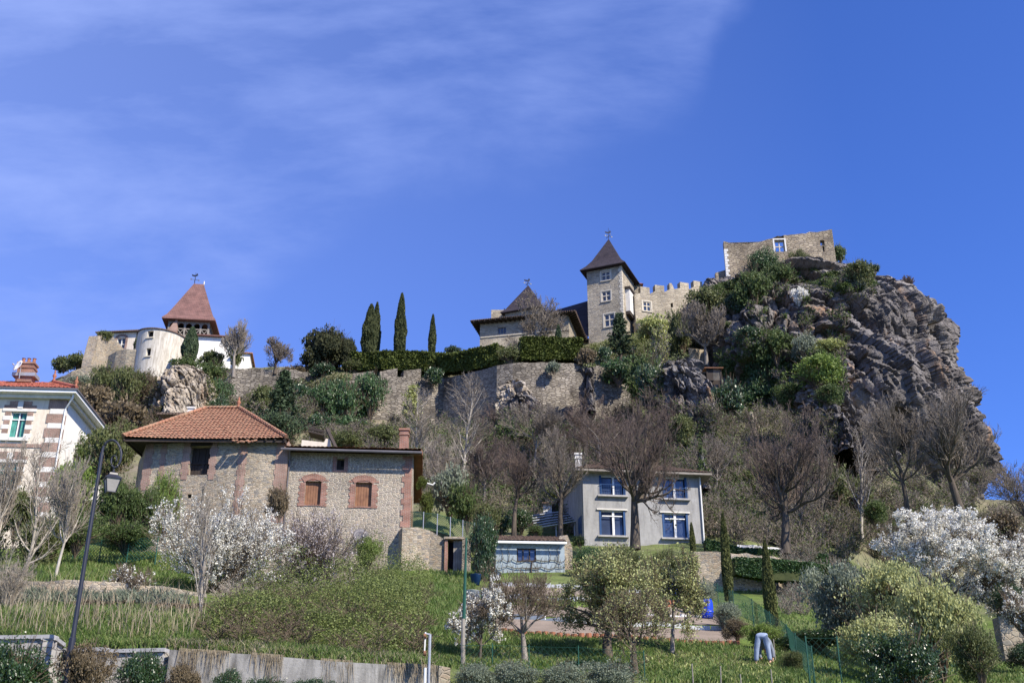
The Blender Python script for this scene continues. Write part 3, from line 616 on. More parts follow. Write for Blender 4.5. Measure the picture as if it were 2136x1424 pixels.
def tile_roof_face(mb, e0, e1, r1, r0, w=.24, row=.30, amp=.035, step=.035, du=5, dv=3, sag=0.0, seed=0):
    """corrugated, stepped tile surface over a trapezoid: eave e0-e1, ridge r0-r1"""
    e0, e1, r0, r1 = map(Vector, (e0, e1, r0, r1)); W_ = (e1-e0).length; t = (e1-e0)/W_; nr = t.cross(r0-e0)
    nr.normalize(); nr = nr if nr.z > 0 else -nr; b = nr.cross(t); Hh = (r0-e0).dot(b); b = b if Hh > 0 else -b; Hh = abs(Hh)
    nu = max(4, int(W_/w*du)); rows = max(2, int(Hh/row)); rg = random.Random(seed); nb = len(mb.v)
    vs = []
    for k in range(rows): vs += [(k+.001)/rows, (k+.5)/rows, (k+.999)/rows]
    offs = [[rg.uniform(-.012, .012) for _ in range(nu//du+2)] for _ in range(rows)]
    for j, v in enumerate(vs):
        a, c = e0.lerp(r0, v), e1.lerp(r1, v); fr = v*rows-int(v*rows)
        for i in range(nu+1):
            p = a.lerp(c, i/nu); u = (p-e0).dot(t); ph = u/w; h = amp*abs(math.sin(ph*math.pi))+step*(1-fr)+offs[int(v*rows)][min(max(int(ph), 0), nu//du+1)]
            p = p+nr*h; p.z -= sag*math.sin(math.pi*i/nu)*(1-v); mb.v.append(tuple(p))
    for j in range(len(vs)-1):
        for i in range(nu): mb.f.append((nb+j*(nu+1)+i, nb+j*(nu+1)+i+1, nb+(j+1)*(nu+1)+i+1, nb+(j+1)*(nu+1)+i))
    return mb
def chimney(par, c, w, d, z0, z1, mat='brick', pots=1, name='chimney', t=Vector((1, 0, 0))):
    n = Vector((t.y, -t.x, 0)); m = MB(); c = V2(c)
    m.box(c+Vector((0, 0, (z0+z1)/2)), t*w/2, n*d/2, Vector((0, 0, (z1-z0)/2)))
    m.box(c+Vector((0, 0, z1-.28)), t*(w/2+.05), n*(d/2+.05), Vector((0, 0, .05))); m.box(c+Vector((0, 0, z1+.04)), t*(w/2+.07), n*(d/2+.07), Vector((0, 0, .06)))
    o = m.build(name, M[mat], par) if par else m.build(name, M[mat], None, c+Vector((0, 0, z0)))
    for k in range(pots):
        q = c+t*((k-(pots-1)/2)*w/max(pots, 1)); MB().lathe(q+Vector((0, 0, z1+.1)), [(.13, 0), (.11, .1), (.10, .35), (.14, .4)], 10).build('chimney_pot', M['terracotta'], o)
    return o
def finial(par, p, h, mat='terracotta', r=.12):
    return MB().lathe(p, [(r*1.3, 0), (r*.8, h*.15), (r*.5, h*.3), (r*1.2, h*.45), (r*.9, h*.58), (r*.35, h*.7), (r*.6, h*.8), (.01, h)], 10).build('finial', M[mat], par, smooth=True)
def vane(par, p, h, tall=0.0, mat='black', flip=1):
    m = MB().tube([p, p+Vector((0, 0, h+tall))], [.05, .02], 6)
    for k in range(4):
        a = k*math.pi/2+.4; d = Vector((math.cos(a), math.sin(a), 0)); m.tube([p+Vector((0, 0, h*.55)), p+d*.45+Vector((0, 0, h*.55))], .03, 5); m.box(p+d*.5+Vector((0, 0, h*.55)), d*.09, Vector((0, 0, .09)), d.cross(Vector((0, 0, 1)))*.02)
    o = Vector((0, 0, h)); X = Vector((flip, 0, 0)); c = MB()
    pts = [(-.45, .0), (-.5, .25), (-.25, .15), (.05, .12), (.18, .38), (.3, .32), (.27, .2), (.38, .12), (.2, -.05), (-.1, -.12)]
    a = [p+o+X*x+Vector((0, -.02, z)) for x, z in pts]; b = [q+Vector((0, .04, 0)) for q in a]; c.quad(*a); c.quad(*b[::-1])
    for i in range(len(a)): c.quad(a[i], b[i], b[(i+1) % len(a)], a[(i+1) % len(a)])
    v = m.build('weathervane', M[mat], par); c.build('weathercock', M[mat], v); return v
def freewall(name, label, cat, path, mat, thick=.7, jag=.12, seed=0, crenel=None, group=None, holes=(), step=.8, capm=None):
    """path: (px, top, bottom, Y); one mesh for the whole polyline wall"""
    rg = random.Random(seed); mb = MB(); pts = [(V2(P(px, (a+b)/2, Y)), zat(a, Y), zat(b, Y)) for px, a, b, Y in path]
    for k in range(len(pts)-1):
        (A, za, ba), (B, zb, bb) = pts[k], pts[k+1]; L = (B-A).length; n = max(1, int(L/step)); prof = [(0, za)]
        for i in range(1, n): prof.append((L*i/n, za+(zb-za)*i/n+rg.uniform(-jag, jag)))
        prof.append((L, zb))
        if crenel:
            w, g, h = crenel; prof2 = []; s = 0.0
            base = lambda s: za+(zb-za)*s/L
            while s < L-.01:
                prof2 += [(s+.001, base(s)-h), (s+g, base(s+g)-h), (s+g+.001, base(s+g)+rg.uniform(-.05, .05)), (min(s+g+w, L), base(s+g+w)+rg.uniform(-.05, .05))]; s += w+g
            prof = [(min(a, L), b) for a, b in prof2 if a <= L+g+w]
        z0 = min(ba, bb)-1.5
        facade(mb, A, B, z0, min(p[1] for p in prof)-.01, [h for kk, h in holes if kk == k], prof=prof, back=thick)
    o = mb.build(name, M[mat], None, pts[0][0]+Vector((0, 0, pts[0][2])))
    return tag(o, label, cat, group)
def rooted(name, A, z0, label, cat, group=None): return thing(name, V2(A)+Vector((0, 0, z0)), label, cat, group)
def boxwalls(par, poly, z0, z1, holes, mat, depth=.3, name='wall'):
    mb = MB()
    for i in range(len(poly)): facade(mb, poly[i], poly[(i+1) % len(poly)], z0, z1, holes.get(i, ()), depth)
    return mb.build(name, M[mat], par)
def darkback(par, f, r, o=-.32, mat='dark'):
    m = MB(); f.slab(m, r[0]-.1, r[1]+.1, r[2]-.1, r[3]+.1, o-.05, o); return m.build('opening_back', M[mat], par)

# ================================================================== CASTLE
# tall square tower
A = pl(1226, 640, 133.9); B = pl(1300, 640, 132.0); f = Face(A, B); D = 5.6
z0, z1 = zat(745, 132)-2, zat(556, 132.5); par = rooted('castle_tower', A, z0, 'tall square stone castle tower with steep dark roof and weathervane spike', 'tower', 'roofed towers of the castle')
wr = [rect(A, B, 1254, 566, 1273, 585), rect(A, B, 1255, 607, 1274, 628), rect(A, B, 1260, 654, 1282, 681)]
rc = off_rect(f.A, f.t, f.n, f.L, D, 0)
g = Face(rc[1], rc[2]); ho = (g.L*.25, g.L*.62, zat(655, 133), zat(607, 133))
boxwalls(par, rc, z0, z1, {0: wr}, 'castle')
for r in wr: window(par, f, r, .13, 'stonetrim', surround=.16)
qm = MB()
for k in range(int((z1-z0)/.42)):
    w = .45 if k % 2 else .28; z = z0+k*.42; f.slab(qm, f.L-w, f.L+.02, z+.02, z+.40, -.3, .018); g.slab(qm, -.02, .73-w, z+.02, z+.40, -.3, .018)
qm.build('corner_quoins', M['stonetrim'], par)
c = (rc[0]+rc[2])/2; e = off_rect(f.A, f.t, f.n, f.L, D, .75); za = zat(500, c.y)
rings_roof([scaled(e, c, 1, z1-.12), scaled(e, c, 1.0, z1+.0), scaled(e, c, .80, z1+(za-z1)*.13), scaled(e, c, .60, z1+(za-z1)*.30), scaled(e, c, .02, za)]).build('roof', M['tile_dark'], par)
vane(par, Vector((c.x, c.y, za-.1)), 1.2, .8)
bay = MB(); g.slab(bay, g.L*.22, g.L*.60, zat(652, 133.5), zat(606, 133.5), 0, .62); bay.build('oriel', M['whitestone'], par)
bay = MB(); g.slab(bay, g.L*.18, g.L*.66, zat(606, 133.5), zat(604, 133.5)+.15, 0, .78); bay.build('oriel_cap', M['wood_d'], par); bay = MB(); g.slab(bay, g.L*.2, g.L*.64, zat(652, 133.5)-.45, zat(652, 133.5)-.002, 0, .55); bay.build('oriel_bracket', M['wood_d'], par)
# small round turret foot beside the tower
cc = V2(P(1332, 690, 134.5)); MB().lathe(cc+Vector((0, 0, zat(720, 134))), [(.62, 0), (.62, 3.0), (.75, 3.15), (.75, 3.35), (.3, 3.6), (.02, 3.7)], 18).build('corner_turret', M['castle'], par, smooth=True)
# curtain wall with battlements
cw = [(1326, 600, 720, 134.0), (1410, 590, 700, 135.6), (1500, 581, 660, 138)]
A, B = V2(P(1326, 660, 134.0)), V2(P(1410, 645, 135.6)); f = Face(A, B)
h1 = rect(A, B, 1341, 629, 1358, 649); h2 = rect(A, B, 1399, 632, 1404, 641); h3 = rect(A, B, 1368, 680, 1378, 704)
wallo = thing('curtain_wall', V2(A)+Vector((0, 0, zat(715, 134))), 'battlemented stone curtain wall climbing from the tall tower to the crag', 'castle wall')
mb = MB(); rg = random.Random(3)
pts = [(V2(P(px, (a+b)/2, Y)), zat(a, Y), zat(b, Y)) for px, a, b, Y in cw]
for k in range(2):
    (a, za, ba), (b, zb, bb) = pts[k], pts[k+1]; L = (b-a).length; s = .1; pr = [(0, za-.95)]
    while s+2.2 < L+.9:
        base = za+(zb-za)*(s+1)/L; pr += [(s+.8, base-.95), (s+.801, base+.02), (min(s+2.15, L), base+.05), (min(s+2.151, L), base-.9)]; s += 2.16
    facade(mb, a, b, min(ba, bb)-2, min(p[1] for p in pr)-.01, [h1, h2, h3] if k == 0 else [], prof=pr, back=.8)
mb.build('wall', M['castle'], wallo)
window(wallo, f, h1, .13, 'stonetrim', surround=.16); darkback(wallo, f, h2, -.5); window(wallo, f, h3, .08, 'wood_g', glass='glass', sill=None)
# red roof scrap behind the battlements
q0 = P(1318, 606, 139); r_ = rooted('tiled_roof', q0, q0.z-1.4, 'scrap of red tiled roof between the tall tower and the battlements', 'roof')
MB().box(q0+Vector((0, 0, -.5)), (1.2, 0, 0), (0, 1.1, .0), (0, 0, .9)).build('wall', M['castle'], r_)
rings_roof([[q0+Vector((x*1.5, y*1.4, .4)) for x, y in ((-1, -1), (1, -1), (1, 1), (-1, 1))], [q0+Vector((x*.05, y*.7, 1.0)) for x, y in ((-1, -1), (1, -1), (1, 1), (-1, 1))]]).build('roof', M['tile_b'], r_)
# low residential wing with wide eaves
A = pl(1001, 700, 129.0); B = pl(1187, 690, 126.4); f = Face(A, B); D = 8.5; z1 = zat(676, 129.3); z0 = zat(745, 126)-2
par = rooted('castle_house', A, z0, 'low stone castle house with wide dark eaves behind the trimmed hedge', 'house')
rc = off_rect(f.A, f.t, f.n, f.L, D, 0); hs = [rect(A, B, 1038, 682, 1056, 696), rect(A, B, 1088, 681, 1104, 695), rect(A, B, 1138, 680, 1154, 694)]
boxwalls(par, rc, z0, z1-.05, {0: hs}, 'castle')
for r in hs: window(par, f, r, .07, 'wood_g', vs=(.33, .67), hs=(), sill=None)
sb = MB(); f.slab(sb, .1, f.L-.1, hs[0][2]-.35, hs[0][2]-.22, 0, .10); sb.build('string_course', M['stonetrim'], par)
MB().tube([f.q(f.L-1.0, z0+1, .12), f.q(f.L-1.0, z1-.1, .12)], .055, 6).build('downpipe', M['gutter'], par)
e = off_rect(f.A, f.t, f.n, f.L, D, 1.05); c = (rc[0]+rc[2])/2
r0 = f.A+f.t*(D*.45)-f.n*D/2; r1 = f.A+f.t*(f.L-D*.45)-f.n*D/2; zr = z1+1.55
rm = MB(); ev = scaled(e, c, 1, z1)
rm.quad(ev[0], ev[1], r1+Vector((0, 0, zr)), r0+Vector((0, 0, zr))); rm.quad(ev[1], ev[2], r1+Vector((0, 0, zr))); rm.quad(ev[2], ev[3], r0+Vector((0, 0, zr)), r1+Vector((0, 0, zr))); rm.quad(ev[3], ev[0], r0+Vector((0, 0, zr)))
for i in range(4):                    # scalloped tile ends along the eaves
    a, b = ev[i], ev[(i+1) % 4]; n = int((b-a).length/.28); d = (b-a)/n
    for k in range(n): rm.tube([a+d*(k+.5)+Vector((0, 0, -.02)), a+d*(k+.5)+(V2(c)-V2(a+d*(k+.5))).normalized()*.5+Vector((0, 0, .06))], .10, 5)
rm.build('roof', M['tile_grey'], par)
sf = MB(); lo = scaled(e, c, .995, z1-.06); sf.quad(*lo[::-1])
for i in range(4):
    a, b = lo[i], lo[(i+1) % 4]; n = int((b-a).length/.7)
    for k in range(n): p = a.lerp(b, (k+.5)/n); q = p.lerp(Vector((c.x, c.y, z1-.1)), .22); sf.bar(p-Vector((0, 0, .1)), q-Vector((0, 0, .1)), .10, .12)
sf.build('eaves', M['wood_d'], par)
# square tower with pyramid roof behind it
A = pl(1054, 650, 139.5); B = pl(1124, 650, 137.6); f = Face(A, B); D = 5.0; z1 = zat(650, 139); z0 = zat(720, 138)
par = rooted('castle_tower', A, z0, 'shorter castle tower with pyramid roof behind the low castle house', 'tower', 'roofed towers of the castle')
rc = off_rect(f.A, f.t, f.n, f.L, D, 0); boxwalls(par, rc, z0, z1, {}, 'castle'); c = (rc[0]+rc[2])/2; e = off_rect(f.A, f.t, f.n, f.L, D, .55); za = zat(596, c.y)
rings_roof([scaled(e, c, 1, z1-.1), scaled(e, c, 1, z1), scaled(e, c, .82, z1+(za-z1)*.12), scaled(e, c, .02, za)]).build('roof', M['tile_dark'], par)
vane(par, Vector((c.x-.1, c.y, za-.1)), .9, 0); vane(par, Vector((c.x-3.2, c.y-.4, z1+.15)), .7, 0, flip=-1)
blk = MB(); a = pl(1026, 660, 140); blk.box((a.x+1.2, a.y+1.5, zat(665, 140)), (1.3, 0, 0), (0, 1.5, 0), (0, 0, zat(646, 140)-zat(665, 140))); blk.build('annex', M['castle'], par)
# main wing with the long dark roof
e0, e1 = P(1120, 700, 134.5), P(1231, 700, 133.9); e1.z = e0.z = zat(702, 134); rr0, rr1 = P(1120, 658, 140), P(1231, 626, 140)
par = rooted('castle_hall', e0, e0.z-4, 'castle hall with long steep dark slate-like roof left of the tall tower', 'hall')
MB().quad(e0, e1, rr1, rr0).quad(e0+Vector((0, 5, -.1)), rr0+Vector((0, .1, -.1)), rr1+Vector((0, .1, -.1)), e1+Vector((0, 9, -.1))).build('roof', M['tile_dark'], par)
MB().abox(e0.x+.2, 134.8, e0.z-4, e1.x, 139.5, e0.z+.1).build('wall', M['castle'], par)
# ruined keep wall on the crag
A, B = pl(1513, 545, 134.2), pl(1741, 520, 133.4); f = Face(A, B)
par = rooted('ruined_keep', A, zat(585, 134), 'ruined keep wall with empty cross window on top of the crag', 'ruin')
tp = [(1511, 504), (1521, 508), (1530, 510), (1548, 508), (1562, 509), (1580, 505), (1600, 501), (1610, 496), (1622, 492), (1650, 490), (1680, 486), (1705, 483), (1722, 481), (1735, 478), (1741, 478)]
rg = random.Random(5); pr = []
for i, (x, y) in enumerate(tp):
    s, z = on_plane(A, B, x, y); pr.append((max(0, min(s, f.L)), z))
pr2 = []
for (s0, za), (s1, zb) in zip(pr, pr[1:]):
    n = max(1, int((s1-s0)/.45))
    for i in range(n): pr2.append((s0+(s1-s0)*i/n, za+(zb-za)*i/n+rg.choice([0, .0, .12, -.1, .05])))
pr2.append(pr[-1]); w1 = rect(A, B, 1616, 500, 1637, 525); w2 = rect(A, B, 1711, 501, 1720, 512); w3 = rect(A, B, 1716, 513.5, 1720, 525)
mb = MB(); facade(mb, A, B, zat(585, 134)-5, min(z for s, z in pr2)-.01, [w1, w2, w3], prof=pr2, back=.85)
Rr = Face(B, V2(B)+f.n*-6+f.t*.2); facade(mb, Rr.A+f.n*-.86, Rr.B, zat(585, 134)-5, zat(500, 135), prof=[(0, zat(480, 134)), (2, zat(492, 135)), (5, zat(520, 138))], back=.8)
mb.build('wall', M['ruin'], par)
frame_bars(f, w1, .12, -.5, -.3).build('window_cross', M['stonetrim'], par)
fl = MB()
for r in (w1,): f.slab(fl, r[0]-.2, r[0]-.003, r[2], r[3]+.2, -.2, .03); f.slab(fl, r[1]+.003, r[1]+.2, r[2], r[3]+.2, -.2, .03); f.slab(fl, r[0]-.003, r[1]+.003, r[3]+.003, r[3]+.2, -.2, .03)
fl.build('window_surround', M['whitestone'], par)
q = MB()
for k in range(int(5/.4)):
    z = zat(582, 134)+k*.4; f.slab(q, -.03, .3+.2*(k % 2), z, z+.36, -.6, .02)
q.build('corner_quoins', M['whitestone'], par)
freewall('ruined_wall', 'low stone wall stub stepping up to the ruined keep', 'wall', [(1494, 569, 610, 135), (1514, 563, 600, 135)], 'ruin', .7, .1, 4)

# ================================================================== CHAPEL GROUP
# round plastered tower
c = V2(P(336, 735, 120.3)); rad = 2.92; z0 = zat(800, 117)-1; z1 = zat(686, 117.4)
par = rooted('round_tower', c, z0, 'round plastered tower with two small windows beside the chapel', 'tower')
def cyl_wall(c, rad, z0, z1, holes, nseg=96, slope=0.0):
    mb = MB(); Z = sorted({z0, z1}|{h[2] for h in holes}|{h[3] for h in holes}); ang = [2*math.pi*k/nseg for k in range(nseg)]
    def q(a, z, r=rad): return Vector((c.x+r*math.cos(a), c.y+r*math.sin(a), z+(slope*math.cos(a) if z == z1 else 0)))
    for k in range(nseg):
        a0, a1 = ang[k], ang[k]+2*math.pi/nseg
        for za, zb in zip(Z, Z[1:]):
            if any(h[0] <= a0+.001 and a1 <= h[1]+.001 and h[2] <= za and zb <= h[3] for h in holes): continue
            mb.quad(q(a0, za), q(a1, za), q(a1, zb), q(a0, zb))
    for a, b, e, d in holes:
        r2 = rad-.4; mb.quad(q(a, e), q(a, e, r2), q(a, d, r2), q(a, d)); mb.quad(q(b, e, r2), q(b, e), q(b, d), q(b, d, r2))
        mb.quad(q(a, e, r2), q(a, e), q(b, e), q(b, e, r2)); mb.quad(q(a, d), q(a, d, r2), q(b, d, r2), q(b, d))
    return mb
def ca(px, py):                       # angle on the cylinder hit by the pixel's ray, snapped to a segment
    r = ray(px, py); a = r.x**2+r.y**2; b = -2*(r.x*c.x+r.y*c.y); cc_ = c.x**2+c.y**2-rad**2; k = (-b-math.sqrt(max(b*b-4*a*cc_, 0)))/(2*a); q = r*k
    an = math.atan2(q.y-c.y, q.x-c.x) % (2*math.pi); return an, q.z
st = 2*math.pi/96; hl = []
for px0, py0, px1, py1 in ((309, 690, 320, 703), (306, 726, 316, 742)):
    a0 = round(ca(px0, py0)[0]/st)*st; a1 = round(ca(px1, py0)[0]/st)*st; hl.append((a0, a1, ca((px0+px1)/2, py1)[1], ca((px0+px1)/2, py0)[1]))
cyl_wall(c, rad, z0, z1, hl, 96, -.25).build('wall', M['plaster_t'], par)
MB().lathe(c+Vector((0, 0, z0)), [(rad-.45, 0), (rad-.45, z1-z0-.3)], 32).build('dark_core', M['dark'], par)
cp = MB(); n = 64
for k in range(n):
    a0, a1 = 2*math.pi*k/n, 2*math.pi*(k+1)/n; zz = lambda a, h: z1-.25*math.cos(a)+h
    P0 = lambda a, r, h: Vector((c.x+r*math.cos(a), c.y+r*math.sin(a), zz(a, h)))
    cp.quad(P0(a0, rad+.14, .0), P0(a1, rad+.14, .0), P0(a1, rad+.14, .12), P0(a0, rad+.14, .12)); cp.quad(P0(a0, rad+.14, .12), P0(a1, rad+.14, .12), P0(a1, .01, .55), P0(a0, .01, .55)); cp.quad(P0(a1, rad+.14, 0), P0(a0, rad+.14, 0), P0(a0, rad-.3, 0), P0(a1, rad-.3, 0))
cp.build('coping', M['tile_grey'], par)
for a0, a1, zb, zt in hl:
    am = (a0+a1)/2; o = Vector((math.cos(am), math.sin(am), 0)); t_ = Vector((-o.y, o.x, 0)); h_ = rad*(a1-a0)/2; m = MB()
    m.box(c+o*(rad+.0)+Vector((0, 0, zb-.08)), t_*(h_+.12), o*.12, Vector((0, 0, .07))).build('window_sill', M['stonetrim'], par)
# chapel left part
A = pl(206, 720, 128.5); B = pl(330, 720, 127.6); f = Face(A, B); z1 = zat(693, 128); z0 = zat(765, 127)-2
par = rooted('chapel', A, z0, 'plastered chapel with flat dark eaves and arched window left of the round tower', 'chapel')
rc = off_rect(f.A, f.t, f.n, f.L, 7, 0); hw = rect(A, B, 243, 704, 261, 728)
boxwalls(par, rc, z0, z1, {0: [hw]}, 'plaster_c'); wn = window(par, f, hw, .09, 'whitestone', sill=None, vs=(.5,), hs=(.45,), o=(-.3, -.15))
br = MB(); f.slab(br, hw[1]+.003, hw[1]+.28, hw[2], hw[3]-.1, -.05, .03); f.slab(br, hw[0]-.28, hw[0]-.003, hw[2], hw[3]-.1, -.05, .03); cm = (hw[0]+hw[1])/2; rr = (hw[1]-hw[0])/2
for k in range(9):
    a = math.pi*(k+.5)/9; br.box(f.q(cm+math.cos(a)*(rr+.15), hw[3]-.1+math.sin(a)*(rr*.45+.15), 0), (f.t*math.cos(a)+Vector((0, 0, math.sin(a))))*.14, f.n*.035, (f.t*-math.sin(a)+Vector((0, 0, math.cos(a))))*.17)
br.build('window_arch', M['brickp'], par)
e = off_rect(f.A, f.t, f.n, f.L, 7, .5); c0 = (rc[0]+rc[2])/2
rings_roof([scaled(e, c0, 1, z1), scaled(e, c0, 1, z1+.14), scaled(e, c0, .35, z1+1.0)]).build('roof', M['tile_grey'], par)
# white nave right of the round tower
A = pl(392, 735, 125.5); B = pl(492, 735, 126.3); f = Face(A, B); z1 = zat(704, 126); z0 = zat(775, 125)-3
par = rooted('chapel_nave', A, z0, 'bright white plastered chapel building below the bell tower', 'chapel')
rc = off_rect(f.A, f.t, f.n, f.L, 7.5, 0); boxwalls(par, rc, z0, z1, {}, 'plaster_w')
e = off_rect(f.A, f.t, f.n, f.L, 7.5, .45); c0 = (rc[0]+rc[2])/2; rings_roof([scaled(e, c0, 1, z1), scaled(e, c0, 1, z1+.15), scaled(e, c0, .2, z1+1.3)]).build('roof', M['tile_brown'], par)
A2 = f.B+Vector((.003, -.5, 0)); f2 = Face(A2, A2+f.t*1.9); rc = off_rect(f2.A, f2.t, f2.n, f2.L, 4, 0); za = zat(738, 126)
boxwalls(par, rc, z0, za, {}, 'plaster_w', name='annex'); e = off_rect(f2.A, f2.t, f2.n, f2.L, 4, .3); c0 = (rc[0]+rc[2])/2; rings_roof([scaled(e, c0, 1, za), scaled(e, c0, 1, za+.12), scaled(e, c0, .3, za+.6)]).build('annex_roof', M['tile'], par)
# bell tower
t = Vector((.993, .12, 0)).normalized(); n = Vector((t.y, -t.x, 0)); A = pl(350, 680, 130.2); W_ = 5.3
rc = off_rect(A, t, n, W_, W_, 0); c0 = (rc[0]+rc[2])/2; z1 = zat(664, 129.8); zf = zat(699, 130); z0 = zat(770, 128)-2
par = rooted('bell_tower', A, z0, 'bell tower with open timber belfry and tall brown pyramid roof', 'bell tower')
boxwalls(par, rc, z0, zf, {}, 'plaster_w'); e = off_rect(A, t, n, W_, W_, .75)
za = zat(593, c0.y); rl = [c0+t*x-n*y for x, y in ((-.55, -.12), (.75, -.12), (.75, .12), (-.55, .12))]
ring = lambda k, z: [Vector((a.x+(b.x-a.x)*k, a.y+(b.y-a.y)*k, z)) for a, b in zip(e, rl)]
rings_roof([ring(0, z1-.12), ring(0, z1+.05), ring(.16, z1+.05+(za-z1)*.10), ring(.34, z1+.05+(za-z1)*.28), ring(1, za)]).build('roof', M['tile_brown'], par)
MB().box(c0+Vector((0, 0, (zf+z1)/2)), t*(W_/2-1.1), n*(W_/2-1.1), Vector((0, 0, (z1-zf)/2))).build('belfry_shade_box', M['dark'], par)  # near-black box, its colour stands in for the shade inside the open belfry
lf = Face(A, A+t*W_); rf = Face(lf.B, lf.B-n*W_); bf = MB(); zr = zf+(z1-zf)*.50
for F_ in (lf, rf):
    for k in range(6): s = .12+(F_.L-.24)*k/5; F_.slab(bf, s-.11, s+.11, zf, z1-.1, -.24, -.02)
    F_.slab(bf, 0, F_.L, zf-.08, zf+.12, -.3, .02); F_.slab(bf, .02, F_.L-.02, zr-.06, zr+.06, -.2, -.04)
    for k in range(5):
        s0 = .12+(F_.L-.24)*k/5+.11; s1 = .12+(F_.L-.24)*(k+1)/5-.11
        bf.bar(F_.q(s0, zf+.15, -.12), F_.q(s1, zr-.08, -.12), .09); bf.bar(F_.q(s0, zr-.08, -.10), F_.q(s1, zf+.15, -.10), .09)
        m_ = (s0+s1)/2; w_ = (s1-s0)/2
        for j in range(6):              # arch ring
            a0, a1 = math.pi*j/6, math.pi*(j+1)/6; h0 = z1-.75
            p0 = F_.q(m_+w_*math.cos(a0), h0+w_*math.sin(a0), -.05); p1 = F_.q(m_+w_*math.cos(a1), h0+w_*math.sin(a1), -.05)
            t0 = F_.q(m_+w_*math.cos(a0), z1-.05, -.05); t1 = F_.q(m_+w_*math.cos(a1), z1-.05, -.05); bf.quad(p0, p1, t1, t0); bf.quad(*[p-F_.n*.12 for p in (t0, t1, p1, p0)])
bf.build('belfry_frame', M['wood_g'], par)
bs = MB(); b0 = lf.q(.1, zf+.2, .5); bs.quad(b0+t*-.2, b0+t*1.2, b0+t*1.05+Vector((0, .2, 2.1)), b0+t*.9+Vector((0, .2, 2.1))); bs.quad(b0+t*1.2, b0+t*1.2+Vector((0, .5, 0)), b0+t*1.05+Vector((0, .6, 2.1)), b0+t*1.05+Vector((0, .2, 2.1))); bs.build('stair_gable', M['brickp'], par)
vane(par, c0-t*.5+Vector((0, 0, za-.05)), 1.3, .5); finial(par, c0+t*.75+Vector((0, 0, za-.05)), .6, 'whitestone', .1)
# ruined lump, curved wall, outer walls
freewall('ruined_wall', 'leaning chunk of ruined stone wall at the left end of the chapel', 'wall', [(190, 748, 775, 119.5), (199, 700, 775, 120), (222, 694, 770, 121), (240, 712, 765, 121.5), (256, 728, 765, 122)], 'rubble', 1.2, .15, 6)
freewall('garden_wall', 'low curved stone wall between the ruined chunk and the round tower', 'wall', [(224, 742, 770, 119.5), (240, 732, 768, 118.6), (262, 728, 768, 118.2), (294, 730, 768, 118.6)], 'rubble_old', .6, .08, 7)
freewall('garden_wall', 'rounded stone wall end at the far left of the hilltop', 'wall', [(123, 812, 850, 119), (127, 786, 830, 117.8), (145, 774, 825, 117.2), (170, 766, 815, 117.6), (198, 760, 800, 118)], 'rubble_old', .6, .08, 8)
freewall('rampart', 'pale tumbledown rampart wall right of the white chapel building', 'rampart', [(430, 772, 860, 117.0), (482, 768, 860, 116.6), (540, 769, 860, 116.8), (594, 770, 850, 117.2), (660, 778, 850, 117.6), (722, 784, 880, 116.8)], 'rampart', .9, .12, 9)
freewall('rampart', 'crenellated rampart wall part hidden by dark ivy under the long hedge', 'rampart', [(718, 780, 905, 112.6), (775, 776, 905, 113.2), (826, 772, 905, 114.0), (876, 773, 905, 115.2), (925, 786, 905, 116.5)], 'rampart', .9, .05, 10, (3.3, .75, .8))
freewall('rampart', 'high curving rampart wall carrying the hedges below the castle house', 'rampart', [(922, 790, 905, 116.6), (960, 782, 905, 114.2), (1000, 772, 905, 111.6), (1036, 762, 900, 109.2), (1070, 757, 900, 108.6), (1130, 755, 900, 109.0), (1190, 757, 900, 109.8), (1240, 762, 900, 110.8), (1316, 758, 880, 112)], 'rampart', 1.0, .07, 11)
freewall('garden_wall', 'small sunlit stone wall piece on the slope right of the castle pines', 'wall', [(1437, 725, 752, 119), (1450, 727, 752, 118.6), (1478, 730, 752, 119)], 'rubble', .6, .06, 12)
# wooden lookout hut on the crag side
a = P(1476, 793, 101.5); par = thing('garden_hut', a, 'small brown wooden hut with lattice side among bushes under the crag', 'hut')
h_ = 1.25
m = MB()
for x, y in ((0, 0), (1.35, 0), (0, 1.2), (1.35, 1.2)): m.bar(a+Vector((x, y, -.35)), a+Vector((x, y, h_)), .12)
m.abox(a.x, a.y, a.z, a.x+.6, a.y+.05, a.z+h_); m.abox(a.x, a.y+1.15, a.z, a.x+1.35, a.y+1.2, a.z+h_); m.build('frame', M['wood_d'], par)
l = MB()
for k in range(9): l.bar(a+Vector((.62+.08*k, .02, 0)), a+Vector((.62+.08*k, .02, h_)), .025); l.bar(a+Vector((.62, .0, .08+.13*k)), a+Vector((1.33, .0, .08+.13*k)), .025)
l.build('lattice', M['wood_g'], par); MB().box(a+Vector((.67, .55, h_+.12)), (.95, 0, 0), (0, .85, .12), (0, 0, .04)).build('roof', M['wood'], par)
# ================================================================== VILLAGE
# ---- villa at the left edge
B = pl(140, 830, 66.0); t = Vector((.997, .07, 0)).normalized(); A = B-t*13.5; f = Face(A, B); n = f.n; D = 11; z1 = zat(822, 66)-.05; z0 = zat(1110, 66)-3
par = rooted('villa', A, z0, 'plastered villa with red tiled roof and brick banded corners at the left edge', 'house')
rc = off_rect(f.A, f.t, f.n, f.L, D, 0)
hu = rect(A, B, 19, 858, 53, 913); hl_ = rect(A, B, -6, 964, 33, 1020); hl2 = (hu[0]-3.6, hu[1]-3.6, hu[2], hu[3]); hl3 = (hl_[0]-3.6, hl_[1]-3.6, hl_[2], hl_[3])
wc = boxwalls(par, rc, z0, z1, {0: [hu, hl_, hl2, hl3]}, 'plaster_c', .3); wc.data.materials.append(M['plaster_w'])
for p in wc.data.polygons:
    if p.normal.x > .8 and p.area > 8: p.material_index = 1
